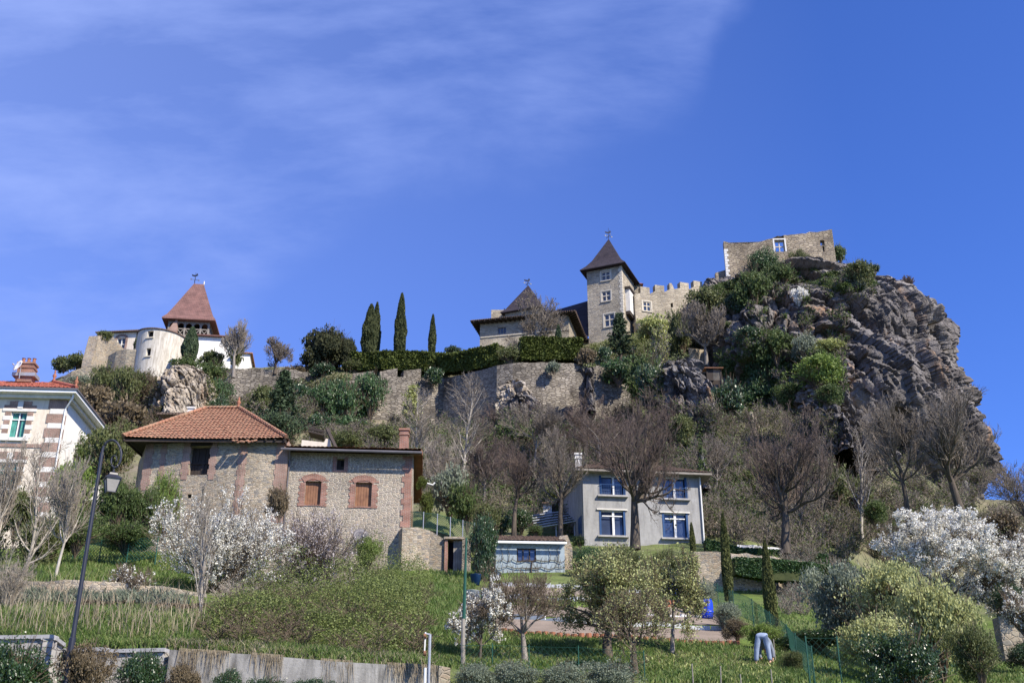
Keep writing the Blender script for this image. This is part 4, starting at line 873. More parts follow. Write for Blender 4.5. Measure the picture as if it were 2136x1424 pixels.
for r in (hu, hl_, hl2, hl3):
    w_ = frame_bars(f, r, .06, -.22, -.14, (.5,), (.72,)).build('window', M['white'], par)
    g_ = MB(); f.slab(g_, r[0], r[1], r[2], r[3], -.27, -.24); g_.build('pane', M['glass'], w_)
    for a, b in ((.04, .40), (.66, .97)):
        cu = MB(); L_ = r[1]-r[0]
        for k in range(6): x0 = r[0]+L_*(a+(b-a)*k/6); f.slab(cu, x0, x0+L_*(b-a)/6.2, r[2]+.06, r[3]-.08, -.225-.012*(k % 2), -.205-.012*(k % 2))
        cu.build('curtain', M['teal'], w_)
    s_ = MB(); f.slab(s_, r[0]-.35, r[1]+.35, r[2]-.22, r[2]-.003, -.1, .18); s_.build('sill', M['whitestone'], w_)
    nq = 6; H_ = (r[3]-r[2])/nq; bb = MB(); wb = MB()
    for k in range(nq):
        m_ = bb if k % 2 else wb; ex = .36 if k % 2 else .46
        f.slab(m_, r[0]-ex, r[0]-.003, r[2]+H_*k, r[2]+H_*(k+.98), -.05, .035); f.slab(m_, r[1]+.003, r[1]+ex, r[2]+H_*k, r[2]+H_*(k+.98), -.05, .035)
    f.slab(bb, r[0]-.5, r[1]+.5, r[3]+.2, r[3]+.42, -.05, .04); f.slab(wb, r[0]-.55, r[1]+.55, r[3]+.005, r[3]+.195, -.05, .06)
    cm = (r[0]+r[1])/2; f.slab(wb, cm-.16, cm+.16, r[3]+.197, r[3]+.62, -.04, .09)
    for k in range(5): a = (k-2)*.28; f.slab(bb, cm+a-.135, cm+a+.135, r[3]+.43, r[3]+.62+.10*math.cos(a*1.6), -.04, .05) if abs(a) > .1 else None
    bb.build('brick_surround', M['brickp'], w_); wb.build('stone_surround', M['whitestone'], w_)
qb = MB(); qw = MB(); g = Face(rc[1], rc[2]); k = 0; z = z1-.35; hs_ = .62
while z > z0+3:
    m_ = qb if k % 2 == 0 else qw; w_ = 1.05 if k % 2 == 0 else .9; h_ = hs_ if k % 2 == 0 else .34
    f.slab(m_, f.L-w_, f.L+.04, z-h_, z-.004, -.04, .045); g.slab(m_, -.0, .35, z-h_, z-.004, -.04, .035); z -= h_; k += 1
qb.build('brick_quoins', M['brickp'], par); qw.build('stone_quoins', M['whitestone'], par)
q = MB(); f.slab(q, 0, f.L-1.06, hl_[3]+1.0, hl_[3]+1.22, -.02, .06); q.build('string_course', M['brickp'], par)
e = off_rect(f.A, f.t, f.n, f.L, D, .75); c0 = (rc[0]+rc[2])/2
q = MB(); en = scaled(e, c0, 1, 0)
for (o1, za, zb, mt, nm) in ((.30, z1-.35, z1-.12, 'whitestone', 'cornice'), (.74, z1-.118, z1+.06, 'white', 'eaves_board')):
    rr_ = off_rect(f.A, f.t, f.n, f.L, D, o1); MB().prism([(p.x, p.y) for p in rr_], za, zb).build(nm, M[mt], par)
MB().prism([(p.x, p.y) for p in off_rect(f.A, f.t, f.n, f.L, D, .82)], z1+.062, z1+.17).build('gutter', M['gutter'], par)
zr = zat(790, 69.4); za = z1+.175; ra = f.q(5, zr, -D/2+1.2); rb = f.q(f.L-2.6, zr, -D/2+1.2); ev = scaled(e, c0, 1.0, za)
tm = MB(); tile_roof_face(tm, ev[0], ev[1], rb, ra, .26, .36, seed=1); tile_roof_face(tm, ev[1], ev[2], rb+Vector((0, 3, 0)), rb, .26, .36, seed=2)
tm.quad(ev[2], ev[3], ra+Vector((0, 3, 0)), rb+Vector((0, 3, 0))).quad(ra, rb, rb+Vector((0, 3, 0)), ra+Vector((0, 3, 0))).build('roof', M['tile_b'], par)
MB().tube([ev[1]+Vector((0, 0, .1)), rb+Vector((0, 0, .1))], .11, 8).build('hip_tiles', M['tile_b'], par)
finial(par, rb+Vector((0, 0, .1)), .85); finial(par, ev[1]+Vector((-.15, .15, .15)), .75)
MB().tube([f.q(f.L+.55, z1, .5), f.q(f.L+.5, z1-.35, .45), f.q(f.L+.05, z1-1.0, .08), f.q(f.L+.05, z1-5, .08)], .055, 7).build('downpipe', M['white'], par)
ch = chimney(par, pl(55, 780, 69.0), 1.05, .7, zr-.5, zat(762, 69), 'brick', 3, t=t)
MB().box(V2(pl(55, 780, 69.0))+Vector((0, 0, zr+.0)), t*.75, n*.5, Vector((0, 0, .12))).build('flashing', M['metal'], ch)
def dish(name, c, r, dirv, label, arm=True):
    d = Vector(dirv).normalized(); x = d.cross(Vector((0, 0, 1))).normalized(); y = x.cross(d); par = thing(name, c, label, 'satellite dish'); m = MB(); n = 24
    rr = [0, .35, .7, 1.0]; b = len(m.v); c = Vector(c)
    for side in (0, .03):
        for k in range(4):
            for i in range(n): a = 2*math.pi*i/n; m.v.append(tuple(c+(x*math.cos(a)+y*math.sin(a)*1.06)*rr[k]*r+d*(rr[k]**2*r*.28-side)))
    for s in (0, 1):
        for k in range(3):
            for i in range(n):
                q = (b+s*4*n+k*n+i, b+s*4*n+k*n+(i+1) % n, b+s*4*n+(k+1)*n+(i+1) % n, b+s*4*n+(k+1)*n+i); m.f.append(q if s == 0 else q[::-1])
    for i in range(n): m.f.append((b+3*n+i, b+3*n+(i+1) % n, b+7*n+(i+1) % n, b+7*n+i))
    m.build('reflector', M['white'] if arm else M['gutter'], par, smooth=True)
    MB().tube([c-y*r*.95+d*.02, c-y*r*.3+d*r*.95], .018, 6).box(c-y*r*.28+d*r*.98, x*.04, y*.04, d*.07).build('feed_arm', M['metal'], par)
    MB().tube([c-d*.02, c-d*.18, c-d*.2-Vector((0, 0, r*1.9))], .028, 7).build('mast', M['metal'], par); return par
dish('satellite_dish', P(39, 764, 68.2), .40, (-.55, -.8, .35), 'white satellite dish mounted beside the brick chimney of the villa')

# ---- old barn with the hipped tile roof
A = pl(298, 980, 62.9); B = pl(500, 980, 62.3); C_ = pl(598, 980, 62.5); L0 = pl(287, 980, 66.5)
ze = zat(915, 62); z0 = zat(1130, 62)-2
par = rooted('stone_barn', A, z0, 'old rubble stone barn with brick pilasters and hipped clay tile roof', 'barn')
f1, f2_ = Face(A, B), Face(B, C_); hd = rect(A, B, 395, 930, 437, 990); hn = rect(A, B, 391, 1030, 399, 1038)
mb = MB(); facade(mb, A, B, z0, ze-.02, [hd, hn], .5); facade(mb, B, C_, z0, ze-.02); Bk = V2((C_.x+.3, C_.y+8.5)); Lk = V2((L0.x, L0.y+5.5))
facade(mb, C_, Bk, z0, ze-.02); facade(mb, Bk, Lk, z0, ze-.02); facade(mb, Lk, L0, z0, ze-.02); facade(mb, L0, A, z0, ze-.02); mb.build('wall', M['rubble'], par)
def brick_strip(F_, px0, px1, py0, py1, name='brick_pilaster', m='brickp', pj=.03, jag=True):
    r = rect(F_.A, F_.B, px0, py0, px1, py1); q = MB(); z = r[2]; k = 0
    while z < r[3]-.05:
        d = .07 if (k % 2 and jag) else 0; F_.slab(q, max(r[0]-d, -.02), min(r[1]+d, F_.L+.02), z+.002, min(z+.32, r[3]), -.05, pj); z += .32; k += 1
    return q.build(name, M[m], par)
brick_strip(f1, 300, 315, 918, 1022); brick_strip(f1, 335, 344, 918, 1000); brick_strip(f1, 381, 394, 920, 1000); brick_strip(f1, 438, 450, 920, 1000); brick_strip(f1, 494, 503, 915, 1090); brick_strip(f2_, 500.5, 508, 915, 1090); brick_strip(f2_, 572, 597, 920, 1090)
darkback(par, f1, hn, -.45)
dw = MB(); a, b, c_, d_ = hd; w_ = (b-a)
for k in range(6): f1.slab(dw, a+w_*k/6+.008, a+w_*(k+1)/6-.008, c_, d_-.02, -.42-.02*(k % 3), -.36-.02*(k % 3))
f1.slab(dw, a, b, c_+(d_-c_)*.42, c_+(d_-c_)*.46, -.34, -.30)
dr = dw.build('hayloft_door', M['wood_d'], par); q = MB(); f1.slab(q, a-.1, b+.1, d_+.002, d_+.22, -.1, .03); q.build('lintel', M['wood_d'], par)
# the roof
zr = zat(852, 66.4); E = [Vector((-22.95, 61.7, ze)), Vector((-13.35, 61.9, ze)), Vector((-13.0, 71.6, ze)), Vector((-22.6, 71.4, ze))]
R0, R1 = P(430, 852, 66.5), P(500, 851, 66.5); R0.z = R1.z = zr
tm = MB()
for i, (a, b, c_, d_) in enumerate(((E[0], E[1], R1, R0), (E[1], E[2], R1, R1+Vector((0, .02, 0))), (E[3], E[0], R0, R0+Vector((0, .02, 0))))): tile_roof_face(tm, a, b, c_, d_, .24, .31, .045, .05, sag=.10 if i == 0 else 0, seed=i)
tm.quad(E[2], E[3], R0+Vector((0, .02, 0)), R1+Vector((0, .02, 0)))
rf = tm.build('roof', M['tile'], par)
for a, b in ((E[0], R0), (E[1], R1), (R0, R1)):
    m_ = MB(); nn = int((b-a).length/.38); up = Vector((0, 0, .10))
    for k in range(nn): m_.tube([a.lerp(b, k/nn)+up, a.lerp(b, (k+1.08)/nn)+up+Vector((0, 0, .03))], [.14, .115], 8)
    m_.build('ridge_tiles', M['tile'], rf)
finial(rf, R1+Vector((-.1, 0, .1)), .75)
bt = MB(); rg = random.Random(2); p0 = P(487, 917, 61.6)
for k in range(9): bt.box(p0+Vector((k*.16, rg.uniform(-.05, .05), rg.uniform(-.14, .02)-.03)), Vector((.07, 0, rg.uniform(-.02, .02))), Vector((0, .2, .09)), Vector((0, -.01, .03)))
bt.build('slipped_tiles', M['tile'], rf)
eb = MB(); k = 0
while k*.55 < 9.4: x = E[0].x+.15+k*.55; eb.bar((x, 61.85, ze-.10), (x, 63.2, ze+.35), .09, .12); k += 1
eb.bar(E[0]+Vector((0, .1, -.16)), E[1]+Vector((0, .1, -.16)), .05, .14); eb.bar(E[0]+Vector((.1, 0, -.16)), E[3]+Vector((.1, 0, -.16)), .05, .14); eb.bar(E[1]+Vector((-.1, 0, -.16)), E[2]+Vector((-.1, 0, -.16)), .05, .14); eb.build('rafters', M['wood_d'], par)
MB().quad(*[p+Vector((0, 0, -.03)) for p in E][::-1]).build('eaves_lining', M['wood_d'], par)

# ---- stone house with brick window arches
A = pl(597, 1000, 62.75); t = Vector((.997, .07, 0)).normalized(); B = A+t*7.35; f = Face(A, B); ze = zat(942, 62.7); z0 = zat(1175, 62)-2; D = 9
par = rooted('stone_house', A, z0, 'coursed stone house with arched brick windows joined to the right of the barn', 'house')
rc = off_rect(f.A, f.t, f.n, f.L, D, 0); w1 = rect(A, B, 636, 1003, 669, 1052); w2 = rect(A, B, 741, 1006, 775, 1056); w3 = rect(A, B, 702, 956, 718, 980)
boxwalls(par, rc, z0, ze, {0: [w1, w2, w3]}, 'coursed', .45)
for r in (w1, w2):
    a, b, c_, d_ = r; cm = (a+b)/2; hw_ = (b-a)/2; q = MB(); k = 6; H_ = (d_-c_)
    for i in range(8):
        ex = .30 if i % 2 else .38; f.slab(q, a-ex, a-.003, c_-.1+(H_)*i/8, c_-.1+H_*(i+.97)/8, -.05, .035); f.slab(q, b+.003, b+ex, c_-.1+H_*i/8, c_-.1+H_*(i+.97)/8, -.05, .035)
    for i in range(13):               # segmental arch of bricks
        an = math.radians(50+80*(i+.5)/13); Rr_ = hw_/math.cos(R(52)); cz = d_-.12-Rr_*math.sin(R(50))+.0
        o = Vector((0, 0, 0))+f.t*math.cos(an)+Vector((0, 0, math.sin(an))); tt = f.t*-math.sin(an)+Vector((0, 0, math.cos(an)))
        q.box(f.q(cm, cz, .0)+o*(Rr_+.22), o*.17, tt*(Rr_*math.radians(80)/13/2*1.25), f.n*.045)
    f.slab(q, a-.42, b+.42, d_-.0, d_+.10, -.05, .02)
    wd = MB()
    for i in range(6): f.slab(wd, a+(b-a)*i/6+.006, a+(b-a)*(i+1)/6-.006, c_, d_, -.20-.006*(i % 2), -.16-.006*(i % 2))
    w_ = wd.build('window_shutter', M['wood'], par); q.build('brick_surround', M['brick'], w_)
    s_ = MB(); f.slab(s_, a-.05, b+.05, c_-.08, c_-.003, -.2, .04); s_.build('sill', M['brick'], w_)
darkback(par, f, w3, -.4); q = MB(); a, b, c_, d_ = w3; f.slab(q, a-.22, a-.003, c_-.12, d_+.1, -.05, .03); f.slab(q, b+.003, b+.22, c_-.12, d_+.1, -.05, .03); f.slab(q, a-.003, b+.003, c_-.12, c_-.003, -.05, .035); q.build('small_window_surround', M['brick'], par)
wd = MB(); f.slab(wd, a, b, c_, c_+.3, -.3, -.25); f.slab(wd, a, (a+b)/2, c_, d_, -.33, -.31); wd.build('small_shutter', M['wood_d'], par)
g = Face(rc[1], rc[2])
q = MB(); z = z0; k = 0
while z < ze-.1: w_ = .55 if k % 2 else .40; f.slab(q, f.L-w_, f.L+.03, z+.002, min(z+.34, ze-.1), -.05, .04); z += .34; k += 1
q.build('brick_quoins', M['brick'], par)
for s0, zc_ in ((2.2, zat(1040, 64)), (5.6, zat(1040, 64)), (3.9, zat(1085, 65))):
    q = MB(); g.slab(q, s0, s0+.9, zc_-.7, zc_+.6, -.0, .03); q.build('side_window', M['wood'], par)
zr = ze+1.62; ov = .75; e0 = f.q(-.15, ze+.09, ov); e1 = f.q(f.L+.55, ze+.09, ov); r0 = f.q(-.15, zr, -4.3); r1 = f.q(f.L+.55, zr, -4.3); b0 = f.q(-.15, ze-.2, -D-.6); b1 = f.q(f.L+.55, ze-.2, -D-.6)
tm = MB(); tile_roof_face(tm, e0, e1, r1, r0, .26, .34, seed=5); tm.quad(r0, r1, b1, b0); rf = tm.build('roof', M['tile'], par)
dz = Vector((0, 0, -.10)); sl = MB(); sl.quad(e0+dz, r0+dz, r1+dz, e1+dz); sl.quad(r0+dz, b0+dz, b1+dz, r1+dz); sl.bar(e1+dz*1.2, r1+dz*1.2, .05, .26); sl.bar(r1+dz*1.2, b1+dz*1.2, .05, .26)
for k in range(5): yy = k/4; sl.bar(f.q(f.L-.1, ze+.05, 0).lerp(f.q(f.L-.1, zr-.15, -4.3), yy), f.q(f.L+.5, ze+.05, 0).lerp(f.q(f.L+.5, zr-.15, -4.3), yy), .10)
sl.build('eaves_lining', M['wood'], par)
gm = MB(); gm.quad(f.q(f.L, ze, 0), f.q(f.L, ze, -D), f.q(f.L, zr-.15, -4.3)).build('gable', M['coursed'], par)
MB().tube([e0+Vector((-.2, -.05, -.16)), e1+Vector((.05, -.05, -.20))], .085, 8).build('gutter', M['gutter'], par)
MB().tube([f.q(.15, ze-.1, ov), f.q(.12, ze-.5, .15), f.q(.1, ze-1.3, .12), f.q(.1, z0+2, .12)], .05, 7).build('downpipe', M['gutter'], par)
ch = chimney(par, pl(843, 920, 64.6), .52, .48, zr-1.2, zat(899, 64.6), 'brick', 0); rn = MB()
MB().tube([g.q(5.5, zat(1000, 68), .9), g.q(5.5, zat(1003, 68), 1.25), g.q(5.5, zat(998, 68), 1.4)], .05, 6).build('pipe_bracket', M['white'], par)
dish('satellite_dish', P(752, 1121, 61.5), .48, (.35, -.9, .25), 'grey mesh satellite dish standing in the bushes at the foot of the stone house', False)

# ---- roofs and walls glimpsed between houses
a = P(398, 866, 74); par = rooted('small_house', a, a.z-3, 'low house behind the barn showing only its white chimney and dark eaves', 'house')
MB().abox(a.x-1.2, 73, a.z-3, a.x+2.5, 77, a.z-.3).build('wall', M['plaster_g'], par); MB().box(a+Vector((.6, 1, -.2)), (2.4, 0, 0), (0, 2.8, .3), (0, 0, .07)).build('roof', M['tile_grey'], par)
chimney(par, a, .42, .42, a.z-.4, zat(853, 74), 'whitestone', 0)
a = P(630, 935, 78); par = rooted('ruined_shed', a, a.z-2, 'half collapsed shed with cream gable wall behind the stone house roof', 'shed')
m = MB(); q = [P(626, 940, 78), P(692, 940, 78), P(688, 916, 78), P(680, 914, 78), P(676, 922, 78), P(630, 917, 78)]; m.quad(*q); m.quad(*[p+Vector((0, .35, 0)) for p in q][::-1])
for i in range(6): m.quad(q[i], q[i]+Vector((0, .35, 0)), q[(i+1) % 6]+Vector((0, .35, 0)), q[(i+1) % 6])
m.build('gable_wall', M['plaster_c'], par)
MB().bar(P(645, 893, 79), P(675, 900, 79), .2).bar(P(682, 893, 78.5), P(700, 932, 77.5), .3, .08).bar(P(646, 905, 79), P(676, 912, 79), 1.4, .12).build('roof', M['wood_d'], par)

# ---- grey house with blue shutters
A = pl(1217, 1060, 73.5); B = pl(1466, 1060, 74.5); f = Face(A, B); ze = zat(986, 73.5); z0 = zat(1150, 73.5)-3; D = 8.5
par = rooted('grey_house', A, z0, 'grey rendered house with four blue framed windows behind bare trees', 'house')
rc = off_rect(f.A, f.t, f.n, f.L, D, 0); rc[3] = rc[3]+Vector((-.4, 0, 0))
hs = [rect(A, B, 1250, 992, 1304, 1033), rect(A, B, 1381, 995, 1433, 1040), rect(A, B, 1250, 1064, 1305, 1117), rect(A, B, 1382, 1070, 1436, 1122)]
boxwalls(par, rc, z0, ze, {0: hs}, 'plaster_g', .28)
for i, r in enumerate(hs):
    a, b, c_, d_ = r; fr = frame_bars(f, r, .07, -.2, -.12, (), ()).build('window', M['white'], par)
    g_ = MB(); f.slab(g_, a, b, c_, d_, -.26, -.22); g_.build('pane', M['glassb'], fr); x = (a+b)/2-(.0 if i % 2 else -.08)
    q = MB(); f.slab(q, x-.075, x+.075, c_+.05, d_-.05, -.115, -.06); z = d_-(d_-c_)*.22; (f.slab(q, a+.22, b-.22, z-.035, z+.035, -.055, -.03) if i > 1 else None); q.build('mullion', M['white'], fr)
    for s_, nm in ((a, 1), (b-.15, 1)):
        q = MB(); f.slab(q, s_+.004, s_+.146, c_+.01, d_-.01, -.11, .02); q.build('shutter', M['blue'], fr)
    q = MB(); f.slab(q, a-.15, b+.15, c_-.12, c_-.003, -.15, .24); q.build('sill', M['coping'], fr)
    if i > 1: q = MB(); f.slab(q, a-.15, b+.15, d_+.003, d_+.10, -.02, .10); q.build('lintel', M['whitestone'], fr)
    else:
        q = MB()
        for k in range(13): x = a+(b-a)*k/12; q.bar(f.q(x, c_+.02, .1), f.q(x, c_+.75, .1), .02)
        q.bar(f.q(a, c_+.76, .1), f.q(b, c_+.76, .1), .03); q.build('railing', M['blue'], fr)
e = off_rect(f.A, f.t, f.n, f.L, D, .65); c0 = (rc[0]+rc[2])/2; ev = scaled(e, c0, 1, ze+.02); zr = zat(962, 77.5); r0 = f.q(1.8, zr, -D/2); r1 = f.q(f.L-1.8, zr, -D/2)
MB().prism([(p.x, p.y) for p in e], ze-.02, ze+.12).build('eaves_board', M['wood_g'], par)
tm = MB(); ev = [p+Vector((0, 0, .12)) for p in ev]; tile_roof_face(tm, ev[0], ev[1], r1, r0, .26, .35, seed=8); tm.quad(ev[1], ev[2], r1).quad(ev[2], ev[3], r0, r1).quad(ev[3], ev[0], r0).build('roof', M['tile_grey'], par)
chimney(par, pl(1206, 960, 76), .42, .42, ze-.2, zat(949, 76), 'whitestone', 0)
MB().tube([f.q(f.L-.1, ze, .1), f.q(f.L-.1, z0, .1)], .05, 6).build('downpipe', M['white'], par)
dd = MB(); gl = Face(rc[3], rc[0]); gl.slab(dd, gl.L-1.6, gl.L-.6, zat(1125, 73.5), zat(1070, 73.5), -.03, .04); dd.build('side_door', M['blue'], par)
# lean-to veranda
a = P(1106, 1078, 77.5); par = rooted('veranda', a, a.z-2.6, 'pale slatted veranda roof on posts left of the grey house', 'veranda')
m = MB()
for k in range(6): u = k/5; m.bar(P(1108+8*u, 1076+26*u, 79-3*u), P(1201, 1063+24*u, 79-3*u), .34, .07)
m.build('roof_slats', M['tarp'], par); q = MB()
for px, py, Y in ((1118, 1100, 76.5), (1160, 1096, 76.3), (1198, 1088, 76.2)): p_ = P(px, py, Y); MB().bar(p_, p_-Vector((0, 0, 2.6)), .1).build('post', M['tarp'], par)
a = P(1142, 1060, 80); par = rooted('garden_hut', a, a.z-2.0, 'small white shed behind the trees left of the grey house', 'shed')
MB().abox(a.x-.32, 80, a.z-2.0, a.x+.32, 81, a.z+.35).build('wall', M['white'], par); MB().box(a+Vector((0, .4, .42)), (.42, 0, 0), (0, .7, .05), (0, 0, .04)).build('roof', M['tile_grey'], par)

# ---- pale blue garden shed with espalier
A = pl(1034, 1170, 64.0); B = pl(1178, 1170, 64.3); f = Face(A, B); ze = zat(1133, 64); z0 = zat(1210, 64)-1; D = 4
par = rooted('garden_shed', A, z0, 'pale blue garden shed with red tile roof and a vine trained on its wall', 'shed')
rc = off_rect(f.A, f.t, f.n, f.L, D, 0); hw = rect(A, B, 1078, 1143, 1118, 1171); boxwalls(par, rc, z0, ze, {0: [hw]}, 'plaster_b', .25)
window(par, f, hw, .07, 'wood_d', (.33, .67), (), (-.12, -.04), 'glassb', None)
e0, e1 = f.q(-.1, ze+.1, .35), f.q(f.L+.1, ze+.1, .35); r0, r1 = f.q(-.1, ze+1.2, -2.9), f.q(f.L+.1, ze+1.2, -2.9)
tm = MB(); tile_roof_face(tm, e0, e1, r1, r0, .25, .34, seed=9); tm.quad(r0, r1, f.q(f.L+.1, ze, -D-.3), f.q(-.1, ze, -D-.3)).quad(e0, r0, f.q(-.1, ze, -D-.3)).quad(e1, f.q(f.L+.1, ze, -D-.3), r1).build('roof', M['tile_grey'], par)
MB().bar(e0+Vector((0, -.06, -.10)), e1+Vector((0, -.06, -.10)), .12, .13).build('gutter', M['white'], par)
vv = MB(); rg = random.Random(4); zb = z0+1.0; sx = f.L*.52
def vine(pts, r): vv.tube([f.q(s, z, .06+rg.uniform(0, .03)) for s, z in pts], [r*(1-.6*i/len(pts)) for i in range(len(pts))], 5)
vine([(sx, zb), (sx-.04, zb+.6), (sx+.02, zb+1.1)], .05)
for lv in (.35, .75, 1.15):
    for sg in (-1, 1):
        p = [(sx, zb+lv)]
        while 0.2 < p[-1][0] < f.L-.2 and len(p) < 9: p.append((p[-1][0]+sg*.28, zb+lv+rg.uniform(-.07, .09)))
        vine(p, .032)
        for s, z in p[1:]: vine([(s, z), (s+rg.uniform(-.08, .08), z+rg.uniform(.12, .3))], .016)
for s in (.35, .75, f.L-.4, f.L-.9): vine([(s, zb+1.1), (s+.05, zb+1.5), (s-.05, zb+1.85), (s+.1, zb+2.05)], .02)
tag(vv.build('espalier_vine', M['bark_d'], None, f.q(sx, zb, .06)), 'bare vine trained in tiers along the pale blue shed wall', 'vine')
# grey rubble gable stub right of the shed, kennel, boxes
freewall('stone_pier', 'pale leaning stone pier against the right end of the pale blue shed', 'wall', [(1177, 1132, 1160, 64.6), (1184, 1115, 1160, 65), (1194, 1140, 1160, 65)], 'rubble', .5, .05, 21, step=.3)
a = P(1033, 1212, 60); par = thing('kennel', a, 'small white kennel-like box with peaked roof in front of the blue shed', 'kennel')
MB().abox(a.x-.28, 59.8, a.z-.2, a.x+.28, 60.5, a.z+.42).build('wall', M['white'], par)
MB().quad(a+Vector((-.36, -.3, .38)), a+Vector((0, -.3, .62)), a+Vector((0, .6, .62)), a+Vector((-.36, .6, .38))).quad(a+Vector((0, -.3, .62)), a+Vector((.36, -.3, .38)), a+Vector((.36, .6, .38)), a+Vector((0, .6, .62))).quad(a+Vector((-.28, -.21, .4)), a+Vector((.28, -.21, .4)), a+Vector((0, -.21, .6))).build('roof', M['whitestone'], par)

# ---- retaining walls
freewall('retaining_wall', 'rubble retaining wall with doorway right of the stone house', 'wall', [(838, 1099, 1180, 62.4), (870, 1099, 1180, 62.7), (896, 1106, 1180, 63.0), (927, 1124, 1178, 63.2)], 'rubble', 1.0, .05, 22, step=.6)
a = P(927, 1178, 63.2); par = thing('doorway', a, 'brick jamb doorway with old plank door at the end of the rubble retaining wall', 'doorway')
zt = zat(1126, 63.2)
MB().abox(a.x, 63.0, a.z-.6, a.x+.17, 63.6, zt).build('brick_jamb', M['brick'], par); MB().abox(a.x-.05, 62.9, zt+.003, a.x+1.15, 63.8, zt+.14).build('lintel', M['rubble'], par)
q = MB()
for k in range(4): q.abox(a.x+.5+.13*k, 63.25, a.z-.5, a.x+.62+.13*k, 63.3, zt-.02)
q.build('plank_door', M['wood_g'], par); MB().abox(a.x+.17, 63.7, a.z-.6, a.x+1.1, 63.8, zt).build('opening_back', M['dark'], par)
MB().abox(a.x+1.03, 62.6, a.z-.9, a.x+1.5, 63.6, zt-.1).build('side_wall', M['rubble_old'], par)
freewall('garden_wall', 'low dry stone terrace wall in the left garden above the irises', 'wall', [(-60, 1214, 1258, 42.6), (60, 1211, 1255, 42.4), (130, 1208, 1254, 42.3), (250, 1214, 1254, 42.5), (340, 1222, 1262, 43.3), (430, 1236, 1270, 44)], 'rubble', .5, .06, 23, step=.5)
freewall('garden_wall', 'dry stone terrace wall behind the slender cypresses on the right', 'wall', [(1450, 1150, 1225, 65.0), (1520, 1152, 1230, 65.4), (1600, 1158, 1235, 66), (1660, 1168, 1236, 67), (1740, 1180, 1240, 68)], 'rubble', .6, .08, 24, step=.6)
freewall('garden_wall', 'upper dry stone bank wall right of the grey house', 'wall', [(1468, 1090, 1138, 77), (1500, 1086, 1138, 77.5), (1540, 1098, 1140, 78), (1600, 1106, 1142, 79)], 'rubble', .7, .12, 25, step=.5)
freewall('garden_wall', 'broken stone wall at the far right edge under the white blossom', 'wall', [(2086, 1285, 1330, 44), (2140, 1276, 1325, 44), (2230, 1270, 1320, 44)], 'rubble_old', .6, .1, 26)
freewall('concrete_wall', 'long stained concrete retaining wall along the bottom of the slope', 'wall', [(345, 1354, 1500, 30.6), (520, 1364, 1520, 30.7), (700, 1379, 1530, 30.8), (915, 1391, 1540, 31.1)], 'concrete', .35, .0, 27, step=50)
freewall('stone_pier', 'rough pale stone stub at the right end of the concrete wall', 'wall', [(914, 1387, 1540, 31.0), (938, 1392, 1540, 31.3)], 'rubble_old', .5, .05, 28)
# block wall with coping at the bottom left
par = rooted('block_wall', pl(-40, 1400, 30.2), zat(1540, 30), 'pale block wall with concrete coping in the bottom left corner', 'wall')
Wm = MB(); Cm = MB()
segs_ = [((-60, 1326), 30.2, (112, 1326), 30.0), ((112, 1326), 30.0, (132, 1341), 31.2), ((132, 1352), 31.2, (222, 1354), 31.0), ((222, 1354), 31.0, (345, 1358), 30.75)]
for (a_, Ya, b_, Yb) in segs_:
    pa, pb = P(a_[0], a_[1], Ya), P(b_[0], b_[1], Yb); zt = max(pa.z, pb.z); zt = pa.z if abs(pa.z-pb.z) < .12 else zt
    facade(Wm, pa, pb, zat(1540, 30), zt-.10, back=.25); d = (V2(pb)-V2(pa)).normalized(); nn = Vector((d.y, -d.x, 0)); L_ = (V2(pb)-V2(pa)).length
    Cm.box((V2(pa)+V2(pb))/2-nn*.12+Vector((0, 0, zt-.048)), d*(L_/2), nn*.19, Vector((0, 0, .05)))
Wm.build('wall', M['block'], par); Cm.build('coping', M['coping'], par)

# ---- fences
def fence(name, label, path, posts, mesh=.12, wr=.008, pm='greenwire', wm='greenwire', pr=.03, overshoot=.06, group=None, cat='fence'):
    """path: (px, top, bottom, Y); wire mesh panel plus posts"""
    pts = [(V2(P(px, b, Y)), zat(a, Y), zat(b, Y)) for px, a, b, Y in path]; par = thing(name, pts[0][0]+Vector((0, 0, pts[0][2])), label, cat, group)
    S = [0]; 
    for i in range(1, len(pts)): S.append(S[-1]+(pts[i][0]-pts[i-1][0]).length)
    def at(s):
        i = min(max(int(np.searchsorted(S, s))-1, 0), len(pts)-2); k = min(max((s-S[i])/(S[i+1]-S[i]), 0), 1)
        a, b = pts[i], pts[i+1]; return a[0].lerp(b[0], k), a[1]+(b[1]-a[1])*k, a[2]+(b[2]-a[2])*k
    seg = []; L = S[-1]; H = max(p[1]-p[2] for p in pts); s = -H
    while s < L:
        for dr in (1, -1):
            a0, a1 = (max(s, 0), min(s+H, L)); 
            if a1-a0 < .05: continue
            st = max(1, int((a1-a0)/.8)); prev = None
            for k in range(st+1):
                x = a0+(a1-a0)*k/st; p, zt, zb = at(x); u = (x-s)/H; u = u if dr > 0 else 1-u; q = p+Vector((0, 0, zb+(zt-zb)*u))
                if prev is not None: seg.append((*prev, *q, wr, wr))
                prev = q
        s += mesh*1.4
    for e_ in (0, 1):
        for k in range(len(pts)-1):
            p, q = pts[k], pts[k+1]; z_ = 1+e_ 
            seg.append((p[0].x, p[0].y, p[z_], q[0].x, q[0].y, q[z_], wr*1.6, wr*1.6))
    S_ = np.array(seg); b = np.array([*par.location, *par.location, 0, 0]); put('wire_mesh', segmesh('wire_mesh', S_-b, M[wm], 3), par)
    n = posts if isinstance(posts, int) else len(posts)
    for k in range(n):
        s = L*k/max(n-1, 1) if isinstance(posts, int) else posts[k]*L; p, zt, zb = at(s)
        MB().tube([p+Vector((0, 0, zb-.4)), p+Vector((0, 0, zt+overshoot))], pr, 6).build('post', M[pm], par)
    return par
